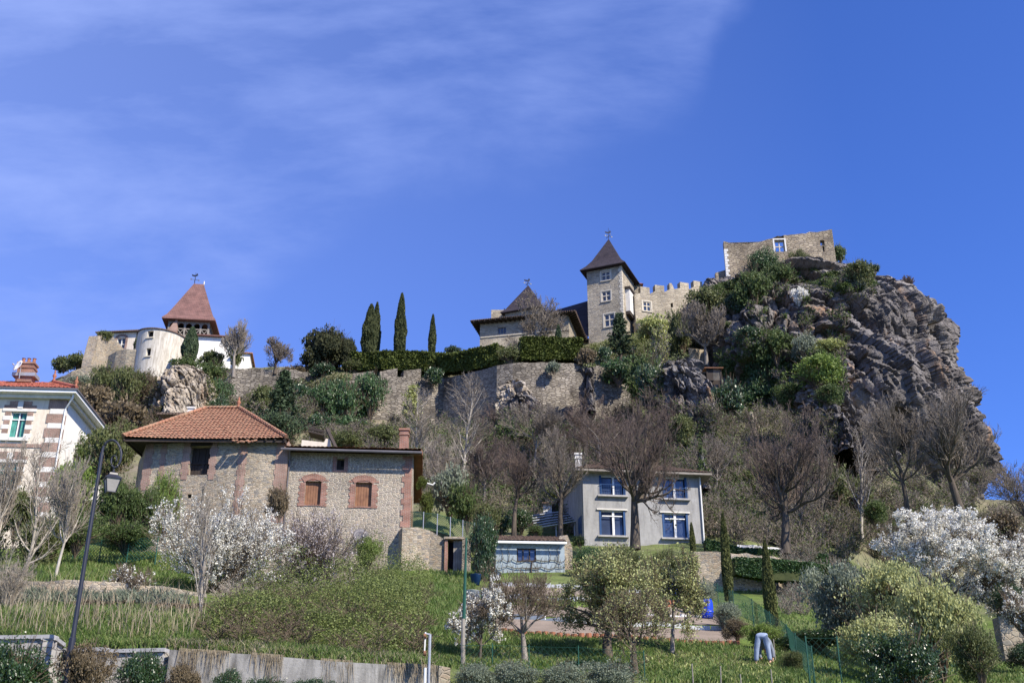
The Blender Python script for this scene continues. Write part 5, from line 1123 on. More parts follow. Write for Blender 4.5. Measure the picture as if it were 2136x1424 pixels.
fence('wire_fence', 'green wire mesh fence on top of the rubble retaining wall', [(853, 1066, 1098, 64.0), (905, 1071, 1106, 64.5), (950, 1082, 1118, 65.2), (990, 1092, 1125, 66)], 6, .10, .011, 'metal', pr=.03)
fence('wire_fence', 'dark green mesh fence below the green shrubs left of the barn', [(150, 1128, 1172, 56), (230, 1126, 1180, 55), (325, 1120, 1160, 54)], 4, .14, .012)
fence('wire_fence', 'low wire fence with green posts in front of the fruit trees', [(962, 1345, 1400, 32.2), (1035, 1345, 1392, 33), (1112, 1348, 1394, 33.2), (1217, 1350, 1402, 33.0), (1345, 1360, 1412, 32.6)], [0.2, .4, .66, 1.0], .14, .004, pr=.016)
fence('wire_fence', 'green mesh garden fence running back beside the lawn on the right', [(1700, 1350, 1424, 33), (1660, 1320, 1372, 37), (1640, 1300, 1335, 41), (1565, 1245, 1292, 48), (1530, 1232, 1278, 51), (1470, 1205, 1240, 58)], 8, .14, .006, pr=.022)
fence('wire_fence', 'line of thin pale stakes with wire above the path right of the grey house', [(1538, 1100, 1142, 76), (1567, 1102, 1143, 76), (1622, 1108, 1140, 77), (1680, 1114, 1148, 78), (1730, 1122, 1152, 79)], [0, .15, .42, .55, .6, .72, .85, 1], .3, .008, 'wood_g', 'wood_g', .03)
fence('wire_fence', 'slack wire fence with two green posts at the bottom right', [(1690, 1330, 1424, 31.5), (1752, 1330, 1424, 31.5), (1850, 1345, 1440, 31.5)], [0, .42], .14, .004, pr=.022)
for i, (px, pt, pb, Y, lab) in enumerate(((392, 1, 1, 1, ''), (1447, 1383, 1440, 31.6, 'thin wooden stake leaning among yellow flowers at the bottom edge'), (1503, 1388, 1440, 31.4, 'thin leaning wooden stake right of the straight one at the bottom edge'), (1547, 1405, 1440, 31.2, 'short pale wooden stake below the bending gardener'), (1617, 1332, 1372, 37.0, 'wooden stake just right of the bending gardener'), (1612, 1395, 1440, 31.6, 'dark wooden stake at the bottom edge right of the gardener'))):
    if i == 0: continue
    p = P(px, pb, Y); p.z = gz1(p.x, p.y); MB().tube([p-Vector((0, 0, .3)), Vector((p.x+(.05 if i == 2 else 0), p.y, zat(pt, Y)))], [.02, .016], 6).build('garden_stake', M['wood_g'], None, p, label=lab, cat='stake')
# tall post wrapped in green netting
p = P(966, 1385, 32.4); p.z = gz1(p.x, p.y); q_ = thing('fence_post', p, 'tall weathered post with rolled green netting at the corner of the orchard', 'post'); zt = zat(1122, 32.4)
MB().tube([p-Vector((0, 0, .3)), Vector((p.x-.02, p.y, zat(1290, 32.4)))], [.07, .055], 8).build('post', M['wood_g'], q_); MB().tube([Vector((p.x+.0, p.y+.02, zat(1290, 32.4))), Vector((p.x+.03, p.y, zt))], [.055, .03], 7).build('netting_roll', M['greenwire'], q_)
# bracket marker on the concrete wall, white pipe
p = P(895, 1388, 30.7); q_ = thing('bracket_post', p, 'grey metal post with a rusty round-ended bracket on the concrete wall', 'post')
MB().tube([p-Vector((0, 0, .6)), Vector((p.x, p.y, zat(1322, 30.7)))], .04, 10).build('post', M['metal'], q_)
m = MB().bar(P(885, 1368, 30.6), P(888, 1318, 30.6), .03, .12); m.build('plate', M['white'], q_)
for py in (1326, 1362): MB().tube([P(884, py, 30.55), P(889, py, 30.55)], .07, 14).build('round_end', M['wood'], q_)
MB().bar(P(883, 1366, 30.5), P(885, 1326, 30.5), .02, .07).build('strap', M['wood_d'], q_); MB().bar(P(885, 1320, 30.6), P(897, 1322, 30.7), .03).build('arm', M['metal'], q_)
MB().tube([P(887, 1392, 30.5), P(884, 1520, 30.5)], .035, 8).build('white_pipe', M['white'], None, P(884, 1520, 30.5), label='white plastic pipe running down the face of the concrete wall', cat='pipe')

# ---- garden: soil beds, edgings
def strip(name, pts, mat, w=None, label=None, cat=None, kind=None, th=.0):
    """pts: rows of ((px,py) lower, (px,py) upper) draped on the terrain"""
    m = MB(); rows = []
    for (a, b) in pts:
        ha, hb = hit(*a)[0], hit(*b)[0]; rows.append([ha.lerp(hb, k/6) for k in range(7)])
    fine = []
    for i in range(len(rows)-1):
        for k in range(6): fine.append([rows[i][j].lerp(rows[i+1][j], k/6) for j in range(7)])
    fine.append(rows[-1]); n = len(fine); base = fine[0][0].copy()
    for r_ in fine:
        for p in r_: m.v.append((p.x, p.y, max(gz1(p.x, p.y), p.z-.3)+.035+th))
    for i in range(n-1):
        for j in range(6): m.f.append((i*7+j, (i+1)*7+j, (i+1)*7+j+1, i*7+j+1))
    return tag(m.build(name, M[mat], None, base, True), label, cat, None, kind)
strip('garden_soil', [((1030, 1314), (1036, 1290)), ((1190, 1326), (1190, 1300)), ((1340, 1332), (1340, 1308)), ((1535, 1342), (1535, 1316))], 'soil', kind='structure')
strip('garden_soil', [((1050, 1280), (1050, 1250)), ((1200, 1290), (1200, 1256)), ((1340, 1296), (1350, 1264)), ((1520, 1304), (1500, 1280))], 'soil', kind='structure')
strip('garden_soil', [((1050, 1240), (1052, 1222)), ((1200, 1246), (1200, 1228)), ((1340, 1250), (1345, 1238))], 'soil', kind='structure')
strip('garden_soil', [((1300, 1396), (1380, 1356)), ((1420, 1388), (1430, 1360)), ((1600, 1392), (1580, 1362))], 'earth', kind='structure')
strip('garden_soil', [((968, 1385), (968, 1352)), ((1100, 1382), (1100, 1358)), ((1230, 1386), (1230, 1366))], 'earth', kind='structure')
strip('garden_soil', [((1372, 1280), (1372, 1266)), ((1460, 1284), (1460, 1268))], 'soil', kind='structure')
strip('path', [((1538, 1146), (1538, 1139)), ((1600, 1150), (1602, 1144)), ((1690, 1154), (1690, 1151))], 'kerb', kind='structure', th=.1)
def kerb(name, label, pts, h, blk, mat, gap=.02, th=.06, scallop=False):
    P3 = [hit(*p)[0] for p in pts]; m = MB(); S = 0; base = P3[0].copy(); par = None
    for a, b in zip(P3, P3[1:]):
        d = V2(b)-V2(a); L = d.length; d.normalize(); n = max(1, int(L/blk))
        for k in range(n):
            c = V2(a)+d*(L*(k+.5)/n); z = gz1(c.x, c.y); hh = h*(1 if not scallop else (.85+.3*((k*7919) % 5)/5))
            if scallop: m.tube([c+Vector((0, 0, z-.1)), c+Vector((0, 0, z+hh))], blk*.42, 8)
            else: m.box(c+Vector((0, 0, z+hh/2-.04)), d*(L/n/2-gap), Vector((d.y, -d.x, 0))*th/2, Vector((0, 0, hh/2+.04)))
    return tag(m.build(name, M[mat], None, base), label, 'edging', 'edgings round the vegetable beds')
kerb('bed_edging', 'long row of white concrete kerbs behind the front vegetable bed', [(1040, 1288), (1190, 1299), (1340, 1305), (1530, 1315)], .17, .9, 'kerb')
kerb('bed_edging', 'row of short terracotta tubes edging the front vegetable bed', [(1030, 1316), (1190, 1329), (1340, 1334), (1545, 1345)], .14, .27, 'terracotta', scallop=True)
kerb('bed_edging', 'white kerb line behind the second vegetable bed', [(1040, 1247), (1200, 1254), (1350, 1262)], .20, 1.0, 'kerb')
kerb('bed_edging', 'upper white kerb line below the pale blue shed', [(1030, 1222), (1190, 1226), (1345, 1236), (1400, 1238)], .20, 1.0, 'kerb')
kerb('bed_edging', 'thin pale kerb right of the fruit trees ending at the blue barrel', [(1350, 1284), (1420, 1287), (1480, 1287)], .08, .8, 'kerb')
kerb('bed_edging', 'row of upright red clay tiles edging the bed near the blue barrel', [(1368, 1262), (1410, 1266), (1452, 1268)], .34, .22, 'terracotta', .01, .05)
p = P(1475, 1276, 50); p.z = gz1(p.x, p.y); q_ = thing('water_barrel', p, 'bright blue plastic barrel at the end of the tiled bed edging', 'barrel')
MB().lathe(p, [(.24, 0), (.28, .2), (.29, .45), (.28, .7), (.24, .82), (.22, .83)], 18).build('body', M['bluebarrel'], q_, smooth=True); MB().lathe(p, [(.295, .25), (.305, .28), (.295, .31)], 18).build('rib', M['bluebarrel'], q_); MB().lathe(p, [(.25, .835), (.25, .87), (.1, .9)], 18).build('lid', M['blue'], q_)
p = P(1400, 1225, 58); p.z = gz1(p.x, p.y); q_ = thing('water_barrel', p, 'dark blue barrel behind the straight trunked fruit tree', 'barrel')
MB().lathe(p, [(.28, 0), (.32, .3), (.32, .6), (.28, .9), (.2, .92)], 16).build('body', M['bluebarrel'], q_, smooth=True); MB().lathe(p, [(.33, .42), (.34, .45), (.33, .48)], 16).build('rib', M['blue'], q_)
p = P(1688, 1150, 77); p.z = zat(1152, 77); m = MB(); m.tube([p+Vector((-.5, 0, .15)), p+Vector((-.1, 0, .42)), p+Vector((.5, 0, .1))], [.25, .3, .12], 10); m.tube([p+Vector((-.55, 0, .0)), p+Vector((-.5, 0, .2))], .16, 8); m.tube([p+Vector((.25, -.25, 0)), p+Vector((.25, .25, 0))], .16, 10)
m.build('wheelbarrow', M['red'], None, p, True, label='upturned red wheelbarrow beside the path stakes', cat='wheelbarrow')
for px, py, Y, s, lab in ((992, 1208, 58, .3, 'light blue bucket behind the small white blossom tree'), (984, 1255, 50, .35, 'light blue crate behind the small white blossom tree')):
    p = P(px, py, Y); p.z = gz1(p.x, p.y); q_ = MB().lathe(p, [(s*.7, 0), (s, s*1.8), (s*1.08, s*1.85), (s*.9, s*1.86), (s*.6, s*.4)], 14).build('bucket', M['blue' if s < .33 else 'tarp'], None, p, True, label=lab, cat='bucket')
# ---- street lamp
p = P(118, 1440, 29.2); p.z = gz1(p.x, p.y); lamp = thing('street_lamp', p, 'tall black street lamp with scrolled arm and hanging lantern', 'street lamp')
zj = zat(1330, 29.2); z2 = zat(944, 29.2); k_ = mpp(960, 29.2); xt = P(213, 944, 29.2).x; yl = 29.2
xb = xt
MB().tube([Vector((xb, yl, p.z-.3)), Vector((xb, yl, p.z+.5)), Vector((xb, yl, p.z+.52)), Vector((xb, yl, zj)), Vector((xb, yl, zj+.02)), Vector((xb, yl, z2))], [.13, .13, .10, .085, .062, .045], 14).build('pole', M['black'], lamp)
def LP(px, py): q = P(px, py, yl); return Vector((q.x, yl, q.z))
arc = [(213, 944), (216, 932), (223, 922), (233, 918), (243, 922), (250, 933), (253, 946), (251, 961), (246, 971), (240, 975), (234, 971), (232, 962), (234, 953), (239, 950), (243, 954), (243, 960), (240, 962)]
ap = [LP(*q) for q in arc]; sm = []
for i in range(len(ap)-1):
    p0, p1, p2, p3 = ap[max(i-1, 0)], ap[i], ap[i+1], ap[min(i+2, len(ap)-1)]
    for j in range(4):
        u = j/4; sm.append(.5*((2*p1)+(p2-p0)*u+(2*p0-5*p1+4*p2-p3)*u*u+(3*p1-p0-3*p2+p3)*u**3))
sm.append(ap[-1]); MB().tube(sm, [.04*(1-.6*i/len(sm)) for i in range(len(sm))], 8).build('scroll_arm', M['black'], lamp)
lc = LP(236, 990); lx, lz = lc.x, lc.z; MB().tube([LP(238, 975), Vector((lx, yl, lz+.02))], .018, 6).build('hanger', M['black'], lamp)
def sq(hw, z): return [Vector((lx+a*hw*math.cos(.5)-b*hw*math.sin(.5), yl+a*hw*math.sin(.5)+b*hw*math.cos(.5), z)) for a, b in ((-1, -1), (1, -1), (1, 1), (-1, 1))]
zt = lz-.14; zb = zt-.36
cap = rings_roof([sq(.21, zt), sq(.215, zt+.03), sq(.13, zt+.10), sq(.11, zt+.13), sq(.10, zt+.18), sq(.02, zt+.22)]); lant = cap.build('lantern_cap', M['black'], lamp); MB().lathe((lx, yl, zt+.2), [(.03, 0), (.045, .03), (.02, .06), (.008, .1)], 8).build('lantern_finial', M['black'], lant)
MB().quad(*sq(.11, zb)[::-1]).quad(*[sq(.11, zb)[0], sq(.11, zb)[1], sq(.185, zt)[1], sq(.185, zt)[0]]).quad(*[sq(.11, zb)[1], sq(.11, zb)[2], sq(.185, zt)[2], sq(.185, zt)[1]]).quad(*[sq(.11, zb)[2], sq(.11, zb)[3], sq(.185, zt)[3], sq(.185, zt)[2]]).quad(*[sq(.11, zb)[3], sq(.11, zb)[0], sq(.185, zt)[0], sq(.185, zt)[3]]).build('lantern_glass', M['lampglass'], lamp)
fm = MB()
for i in range(4): fm.bar(sq(.115, zb)[i], sq(.19, zt)[i], .02); fm.bar(sq(.115, zb)[i], sq(.115, zb)[(i+1) % 4], .022)
fm.lathe((lx, yl, zb-.09), [(.006, 0), (.03, .04), (.05, .09)], 8); fm.build('lantern_frame', M['black'], lamp)
# ---- gardener bending over, seen from behind
def skin(name, verts, edges, radii, mat, parent, root=0, sub=2):
    me = bpy.data.meshes.new(name); me.from_pydata(verts, edges, []); me.update(); o = put(name, me, parent)
    md = o.modifiers.new('skin', 'SKIN'); md.use_smooth_shade = True
    for i, r in enumerate(radii):
        sv = me.skin_vertices[0].data[i]; rr = r if hasattr(r, '__len__') else (r, r); sv.radius = rr; sv.use_root = (i == root)
    s = o.modifiers.new('sub', 'SUBSURF'); s.levels = s.render_levels = sub; me.materials.append(mat); return o
M['skin'] = plain('skin', (.55, .33, .24), .6, .1); M['jeans'] = plain('light_jeans', (.30, .37, .50), .9, .3, 8); M['shirt'] = plain('grey_shirt', (.22, .25, .30), .9, .3, 8); M['boots'] = plain('rubber_boots', (.16, .18, .2), .6, .2); M['hair'] = plain('grey_hair', (.25, .23, .21), .8, .3)
p = P(1594, 1381, 36.5); p.z = gz1(p.x, p.y)
hp = .92; body = None
bv = [(0, 0, .90), (.12, 0, .88), (.17, -.02, .50), (.19, .0, .09), (.19, -.13, .04), (-.12, 0, .88), (-.20, -.02, .50), (-.25, .02, .09), (-.25, -.11, .04), (.02, .22, .93), (.03, .40, .80), (.03, .50, .66), (.03, .56, .56), (.03, .60, .45),
      (.20, .46, .66), (.24, .46, .42), (.22, .44, .20), (.21, .43, .12), (-.14, .46, .66), (-.18, .46, .42), (-.12, .44, .20), (-.11, .43, .12)]
be = [(0, 1), (1, 2), (2, 3), (3, 4), (0, 5), (5, 6), (6, 7), (7, 8), (0, 9), (9, 10), (10, 11), (11, 12), (12, 13), (11, 14), (14, 15), (15, 16), (16, 17), (11, 18), (18, 19), (19, 20), (20, 21)]
brd = [.13, .09, .06, .042, .035, .09, .06, .042, .035, .13, .15, .12, .055, .10, .055, .042, .03, .035, .055, .042, .03, .035]
for hi, sx in ((17, 1), (21, -1)):
    x0, y0, z0_ = bv[hi]
    for k in range(4): i = len(bv); bv.append((x0+(k-1.5)*.02, y0+.02, z0_-.06)); bv.append((x0+(k-1.5)*.022, y0-.01, z0_-.10+.008*abs(k-1))); be += [(hi, i), (i, i+1)]; brd += [.011, .009]
    i = len(bv); bv.append((x0-.04*sx, y0+.01, z0_-.03)); bv.append((x0-.045*sx, y0, z0_-.065)); be += [(hi, i), (i, i+1)]; brd += [.012, .010]
body = skin('person', bv, be, brd, M['skin'], None); body.location = p; body.rotation_euler = (0, 0, -.35)
tag(body, 'person in light blue jeans bending down to the ground, seen from behind', 'person')
skin('trousers', [(0, -.01, .90), (.11, -.02, .87), (.17, -.03, .50), (.19, 0, .13), (-.11, -.02, .87), (-.20, -.03, .50), (-.25, .02, .13), (.01, .12, .95)], [(0, 1), (1, 2), (2, 3), (0, 4), (4, 5), (5, 6), (0, 7)], [(.155, .15), .125, .088, .078, .125, .088, .078, .145], M['jeans'], body)
skin('shirt', [(.01, .12, .93), (.03, .38, .82), (.03, .50, .68), (.21, .47, .64), (.25, .46, .42), (.235, .45, .28), (-.15, .47, .64), (-.19, .46, .42), (-.15, .45, .28)], [(0, 1), (1, 2), (2, 3), (3, 4), (4, 5), (2, 6), (6, 7), (7, 8)], [.15, .18, .13, .085, .065, .055, .085, .065, .055], M['shirt'], body)
skin('boots', [(.19, .0, .13), (.19, 0, .05), (.19, .12, .04), ], [(0, 1), (1, 2)], [.06, .055, .045], M['boots'], body, sub=1); skin('boots', [(-.25, .02, .13), (-.25, .02, .05), (-.25, .14, .04)], [(0, 1), (1, 2)], [.06, .055, .045], M['boots'], body, sub=1)
skin('hair', [(.03, .64, .46), (.03, .66, .38)], [(0, 1)], [.10, .07], M['hair'], body, sub=1)
# ================================================================== VEGETATION
def branch(p, d, L, r, lev, out, pr, rg):
    n = pr['n'][lev]; q = p; rr = r; up = pr['up'][lev]; wb = pr['wob'][lev]
    for i in range(n):
        d = (d+Vector((rg.gauss(0, wb), rg.gauss(0, wb), rg.gauss(0, wb)+up))).normalized(); nx = q+d*(L/n)
        r1 = max(r*(1-pr.get('taper', .72)*(i+1)/n), pr['rmin']); out.append((*q, *nx, rr, r1, lev)); q = nx; rr = r1
        if lev+1 < len(pr['n']) and (i+1)/n > pr['start'][lev]:
            k = pr['kids'][lev]; k = int(k)+(rg.random() < k-int(k))
            for _ in range(k):
                a = math.radians(pr['ang'][lev])*rg.uniform(.6, 1.25); ax = d.cross(Vector((rg.gauss(0, 1), rg.gauss(0, 1), rg.gauss(0, 1)))).normalized()
                nd = Matrix.Rotation(a, 3, ax) @ d
                branch(q, nd, L*pr['ratio'][lev]*rg.uniform(.7, 1.15)*(1-.35*i/n), rr*.62, lev+1, out, pr, rg)
KINDS = {
 'dome': dict(n=[3, 7, 6, 5, 3], up=[.02, .10, .13, .20, .16], wob=[.05, .15, .15, .12, .12], start=[.6, .12, .1, .1, 1], kids=[6, 1.15, 1.5, 1.55, 0], ang=[66, 48, 42, 36, 20], ratio=[1.35, .62, .56, .5, .5], rmin=.008, trunk=.24, taper=.62),
 'fan': dict(n=[4, 7, 6, 4, 2], up=[.02, .17, .2, .18, .1], wob=[.06, .17, .13, .10, .1], start=[.5, .1, .05, .05, 1], kids=[4, 1.35, 1.7, 1.25, 0], ang=[55, 46, 36, 30, 15], ratio=[1.05, .66, .55, .5, .5], rmin=.008, trunk=.30, taper=.62),
 'slim': dict(n=[12, 5, 4, 3], up=[.04, .14, .12, .1], wob=[.05, .11, .12, .12], start=[.22, .1, .1, 1], kids=[2.6, 1.7, 1.8, 0], ang=[42, 36, 34, 30], ratio=[.34, .55, .55, .5], rmin=.008, trunk=1),
 'fruit': dict(n=[3, 5, 5, 4, 3], up=[.0, .07, .10, .14, .2], wob=[.06, .24, .22, .18, .12], start=[.6, .2, .1, .1, 1], kids=[6, 1.6, 1.8, 1.5, 0], ang=[62, 46, 46, 44, 30], ratio=[1.2, .7, .62, .6, .5], rmin=.006, trunk=.26),
 'shrub': dict(n=[2, 6, 5, 3], up=[0, .08, .12, .12], wob=[.05, .15, .16, .16], start=[0, .1, .1, 1], kids=[13, 2.2, 2.2, 0], ang=[42, 36, 36, 34], ratio=[6.5, .55, .5, .5], rmin=.006, trunk=.08),
}
def skeleton(kind, seed, H=10.0, Wd=8.0, r0=.2, d0=(0, 0, 1), thr=.028):
    """segments normalised so that the top is at H and the crown is Wd wide"""
    pr = KINDS[kind]; rg = random.Random(seed); out = []; L0 = 10*pr['trunk']
    branch(Vector((0, 0, 0)), Vector(d0), L0, 1.0, 0, out, pr, rg)
    S = np.array(out); zt = np.percentile(S[:, 5], 99.7); sz = H/zt
    rad = np.hypot(S[:, 3], S[:, 4]); sx = (Wd/2)/np.percentile(rad, 98)
    for c in (0, 3): S[:, c] *= sx; S[:, c+1] *= sx; S[:, c+2] *= sz
    S[:, 6:8] *= r0; return S
def roundoff(S, H, Wd, zc=.55, p=2.2):
    """drop the twigs that stick out of a rounded crown outline"""
    c = np.array([0, 0, H*zc]); a = np.array([Wd/2*1.03, Wd/2*1.03, H*(1-zc)*1.02]); b = np.array([Wd/2*1.03, Wd/2*1.03, H*zc*1.05])
    e = S[:, 3:6]-c; k = np.where(e[:, 2:3] > 0, a, b); d = (np.abs(e/k)**p).sum(1); return S[(d < 1.0) | (S[:, 8] < 1)]
def tree_meshes(name, S, bark, twig, tmin=.010, thr=1.5, leafmat=None, nleaf=0, lsize=.08, seed=0, cl=.12, asp=.6, sides=6, lmin=2):
    t = S[S[:, 8] <= thr]; c = S[S[:, 8] > thr]; tm = segmesh(name+'_trunk', t[:, :8], bark, sides, tmin); cm = segmesh(name+'_crown', c[:, :8], twig, 3, tmin); lm = None
    if leafmat:
        rng = np.random.default_rng(seed); c2 = S[S[:, 8] >= lmin]; i = rng.integers(0, len(c2), nleaf); u = rng.random((nleaf, 1))
        p = c2[i, :3]*(1-u)+c2[i, 3:6]*u+rng.normal(size=(nleaf, 3))*cl; lm = leaves(name+'_leaves', p, lsize, leafmat, rng, asp)
    return tm, cm, lm
def base_at(px, py, Y, py_base=None):
    x = P(px, py, Y).x; z = gz1(x, Y); return Vector((x, Y, z))
def inst(name, meshes, loc, sc, rz, label, cat, group=None, names=('trunk', 'crown', 'leaves')):
    t = thing(name, loc, label, cat, group); t.rotation_euler = (0, 0, rz); t.scale = sc
    for nm, me in zip(names, meshes):
        if me: put(nm, me, t)
    return t
# ---- bare trees:  label, kind, px centre, py of crown middle, py top, crown width px, Y, trunk radius, bark, twig, extra
NOW = {}
def bare(label, kind, px, pyt, wpx, Y, r0, bk, tw, seed, pybase=None, name='bare_tree', tmin=None, z_off=0, lean=(0, 0, 1), leafmat=None, nleaf=0, lsize=.08, zc=.55, rz=0, cl=.12, cat='tree', group=None, thr=1.5, asp=.6, rnd=True, lmin=2, keep=None):
    H0 = None; x = P(px, pyt+60, Y).x; z = gz1(x, Y) if pybase is None else zat(pybase, Y)
    H = zat(pyt, Y)-z; Wd = wpx*mpp(pyt+80, Y); S = skeleton(kind, seed, H, Wd, r0, lean)
    if rnd: S = roundoff(S, H, Wd, zc)
    keep = keep or (.5 if name == 'bare_sapling' else .85); S = S[(S[:, 8] < S[:, 8].max()-.5) | (np.random.default_rng(seed).random(len(S)) < keep)]
    tmin = tmin or Y*.00012; ms = tree_meshes(name, S, M[bk], M[tw], tmin, thr, M[leafmat] if leafmat else None, nleaf, lsize, seed, cl, asp, lmin=lmin)
    if leafmat: NOW.setdefault(leafmat, 0)
    return inst(name, ms, Vector((x, Y, z-.15)), (1, 1, 1), rz, label, cat, group, ('trunk', 'crown', 'blossom' if leafmat in ('blossom', 'blossom_p', 'leaf_y') else 'leaves'))
bare('large bare domed tree standing right in front of the grey house', 'dome', 1312, 800, 250, 66, .34, 'bark_d', 'twig_r', 1, 1140, zc=.60, thr=2.5)
bare('large bare domed tree above the slender cypresses right of the grey house', 'dome', 1612, 828, 260, 68, .35, 'bark_d', 'twig_r', 2, 1150, zc=.60, thr=2.5)
bare('smaller bare tree with reddish upright twigs left of the veranda', 'fan', 1072, 902, 130, 70, .19, 'bark_d', 'twig_r', 3, 1115)
bare('smaller bare tree with greyish crown rising through the veranda', 'fan', 1166, 880, 125, 69, .20, 'bark_d', 'twig_g', 4, 1122)
bare('tall bare tree with forked dark trunk against the right side of the crag', 'fan', 1975, 800, 260, 72, .42, 'bark_d', 'twig_g', 5, 1120, tmin=.010, thr=2.5)
bare('bare grey tree left of the forked trunk in front of the crag', 'fan', 1862, 815, 190, 74, .24, 'bark_d', 'twig_g', 6, 1110)
bare('thin bare tree with pale stems under the left foot of the crag', 'slim', 1660, 920, 90, 80, .12, 'bark_g', 'twig_g', 7, 1130)
bare('thin bare tree with ivy on its stem beside the path stakes', 'slim', 1700, 900, 100, 81, .13, 'bark_g', 'twig_g', 8, 1130)
bare('slender pale bare tree in front of the rampart bend', 'slim', 970, 772, 110, 88, .13, 'bark_l', 'twig_g', 9, 1010)
bare('slender pale bare tree behind the stone house chimney', 'slim', 880, 800, 120, 86, .12, 'bark_l', 'twig_l', 10, 990)
bare('spreading bare tree with pale crooked limbs right of the stone house chimney', 'fruit', 925, 905, 140, 76, .16, 'bark_l', 'twig_l', 11, 1060)
bare('bare tree standing high beside the white chapel nave', 'fan', 494, 662, 78, 114, .24, 'bark_g', 'twig_l', 12, 785, tmin=.016)
bare('small crooked bare tree on the hilltop right of the chapel', 'fruit', 575, 704, 84, 117, .22, 'bark_d', 'twig_g', 13, 778, tmin=.018)
bare('large bare purple-brown tree hiding the front of the castle house', 'fruit', 1118, 612, 150, 121, .32, 'bark_g', 'twig_g', 14, 735, tmin=.020)
bare('bare ashen tree on the slope under the battlements', 'dome', 1468, 625, 120, 116, .28, 'bark_g', 'twig_g', 15, 760, tmin=.020)
bare('pale young tree with first leaves right of the castle pines', 'slim', 1375, 675, 64, 114, .15, 'bark_l', 'twig_l', 16, 780, leafmat='leaf_ye', nleaf=1200, lsize=.12, tmin=.016)
bare('tiny bare bush on the right shoulder of the crag', 'shrub', 1900, 572, 30, 131, .08, 'bark_d', 'twig_r', 17, 606, tmin=.018, cat='shrub', name='bare_shrub')
bare('yellow-green leafing tree in front of the sunny rampart', 'slim', 858, 800, 48, 108, .13, 'bark_l', 'twig_l', 18, 905, leafmat='leaf_ye', nleaf=2600, lsize=.13, tmin=.014)
bare('arching bare tree at the far right edge beside the skyline', 'fruit', 2125, 955, 170, 75, .20, 'bark_d', 'twig_g', 19, 1130)
bare('bare tree between the two domed trees behind the grey house', 'fan', 1490, 900, 120, 88, .15, 'bark_g', 'twig_g', 20, 1060)
bare('bare tree with reddish twigs behind the left domed tree', 'fan', 1010, 905, 110, 84, .15, 'bark_g', 'twig_r', 21, 1060)
bare('grey bare tree in front of the rock rib on the rampart', 'fan', 1245, 830, 170, 92, .15, 'bark_g', 'twig_r', 22, 1000)
bare('bare bushy tree below the pale rock bulge of the rampart', 'fan', 1110, 835, 150, 94, .14, 'bark_g', 'twig_g', 23, 985)
bare('thin bare tree right of the second domed tree', 'slim', 1775, 880, 110, 82, .14, 'bark_l', 'twig_g', 24, 1120)
# left garden saplings
for i, (px, pt, w, Y, lab) in enumerate(((28, 905, 120, 45, 'pale bare sapling in front of the lower villa window'), (95, 880, 150, 47, 'tall bare sapling across the brick corner of the villa'), (150, 930, 130, 44, 'bare many-stemmed sapling left of the street lamp'), (-8, 985, 120, 43, 'bare sapling cut by the left edge of the picture'))):
    bare(lab, 'slim' if i % 2 else 'fan', px, pt, w, Y, .09, 'bark_l', 'twig_l', 30+i, 1240, tmin=.007, name='bare_sapling')
bare('leaning bare sapling low at the left edge above the block wall', 'shrub', 20, 1120, 120, 39, .05, 'bark_l', 'twig_l', 36, 1290, tmin=.006, name='bare_sapling')
bare('thin pale sapling standing in front of the big white blossoming shrub', 'slim', 448, 985, 90, 37.5, .07, 'bark_l', 'twig_l', 37, 1345, tmin=.006, name='bare_sapling')
# garden fruit trees
bare('small pruned fruit tree with bare upright shoots and straight trunk', 'fruit', 1096, 1150, 230, 34.5, .12, 'bark_g', 'twig_b', 40, 1386, tmin=.0055, zc=.62, name='fruit_tree', leafmat='leaf_y', nleaf=900, lsize=.022, cl=.03)
bare('large fruit tree with yellow-green blossom in the middle of the vegetable garden', 'fruit', 1262, 1130, 290, 36.5, .20, 'bark_d', 'twig_b', 41, 1368, tmin=.006, zc=.60, name='fruit_tree', leafmat='leaf_y', nleaf=20000, lsize=.038, cl=.06)
bare('low fruit tree branching near the ground, right of the large yellow-green one', 'fruit', 1318, 1215, 190, 33.6, .13, 'bark_d', 'twig_b', 42, 1392, tmin=.0055, zc=.62, name='fruit_tree', leafmat='leaf_y', nleaf=4500, lsize=.030, cl=.05)
bare('fruit tree with slim straight trunk and pale green leaves before the grey house', 'fruit', 1392, 1128, 170, 38, .10, 'bark_g', 'twig_b', 43, 1368, tmin=.006, zc=.66, name='fruit_tree', leafmat='leaf_y', nleaf=10000, lsize=.038, cl=.06)
# blossoming trees
def blossom_pts(S, n, rng, cl=.05, lmin=2): 
    c2 = S[S[:, 8] >= lmin]; m = n//7; i = rng.integers(0, len(c2), m); k = np.arange(7)[None, :, None]/7.0; g = (vn(c2[i, 3:6]*1.3, 3) > .36)[:, None, None]; a, b = c2[i, :3][:, None], c2[i, 3:6][:, None]
    p = a+(b-a)*(k*1.5-.2)+rng.normal(size=(m, 7, 3))*cl*.55; return p[np.broadcast_to(g, (m, 7, 1))[..., 0]].reshape(-1, 3)
def blossom_tree(label, px, pyt, pyb, wpx, Y, r0, seed, n, size, kind='shrub', mat='blossom', tw='twig_b', cl=.06, depth=1.0, zc=.5, name='blossoming_tree', kx=1.0):
    x = P(px, (pyt+pyb)/2, Y).x; z = zat(pyb, Y); H = zat(pyt, Y)-z; Wd = wpx*mpp((pyt+pyb)/2, Y); S = roundoff(skeleton(kind, seed, H, Wd, r0), H, Wd, zc); rng = np.random.default_rng(seed)
    tm, cm, _ = tree_meshes(name, S, M['bark_d'], M[tw], .006, 1.5); lm = leaves(name+'_blossom', blossom_pts(S, n, rng, cl), size, M[mat], rng, .8)
    return inst(name, (tm, cm, lm), Vector((x, Y, z-.1)), (1, 1, 1), 0, label, 'tree', None, ('trunk', 'crown', 'blossom'))
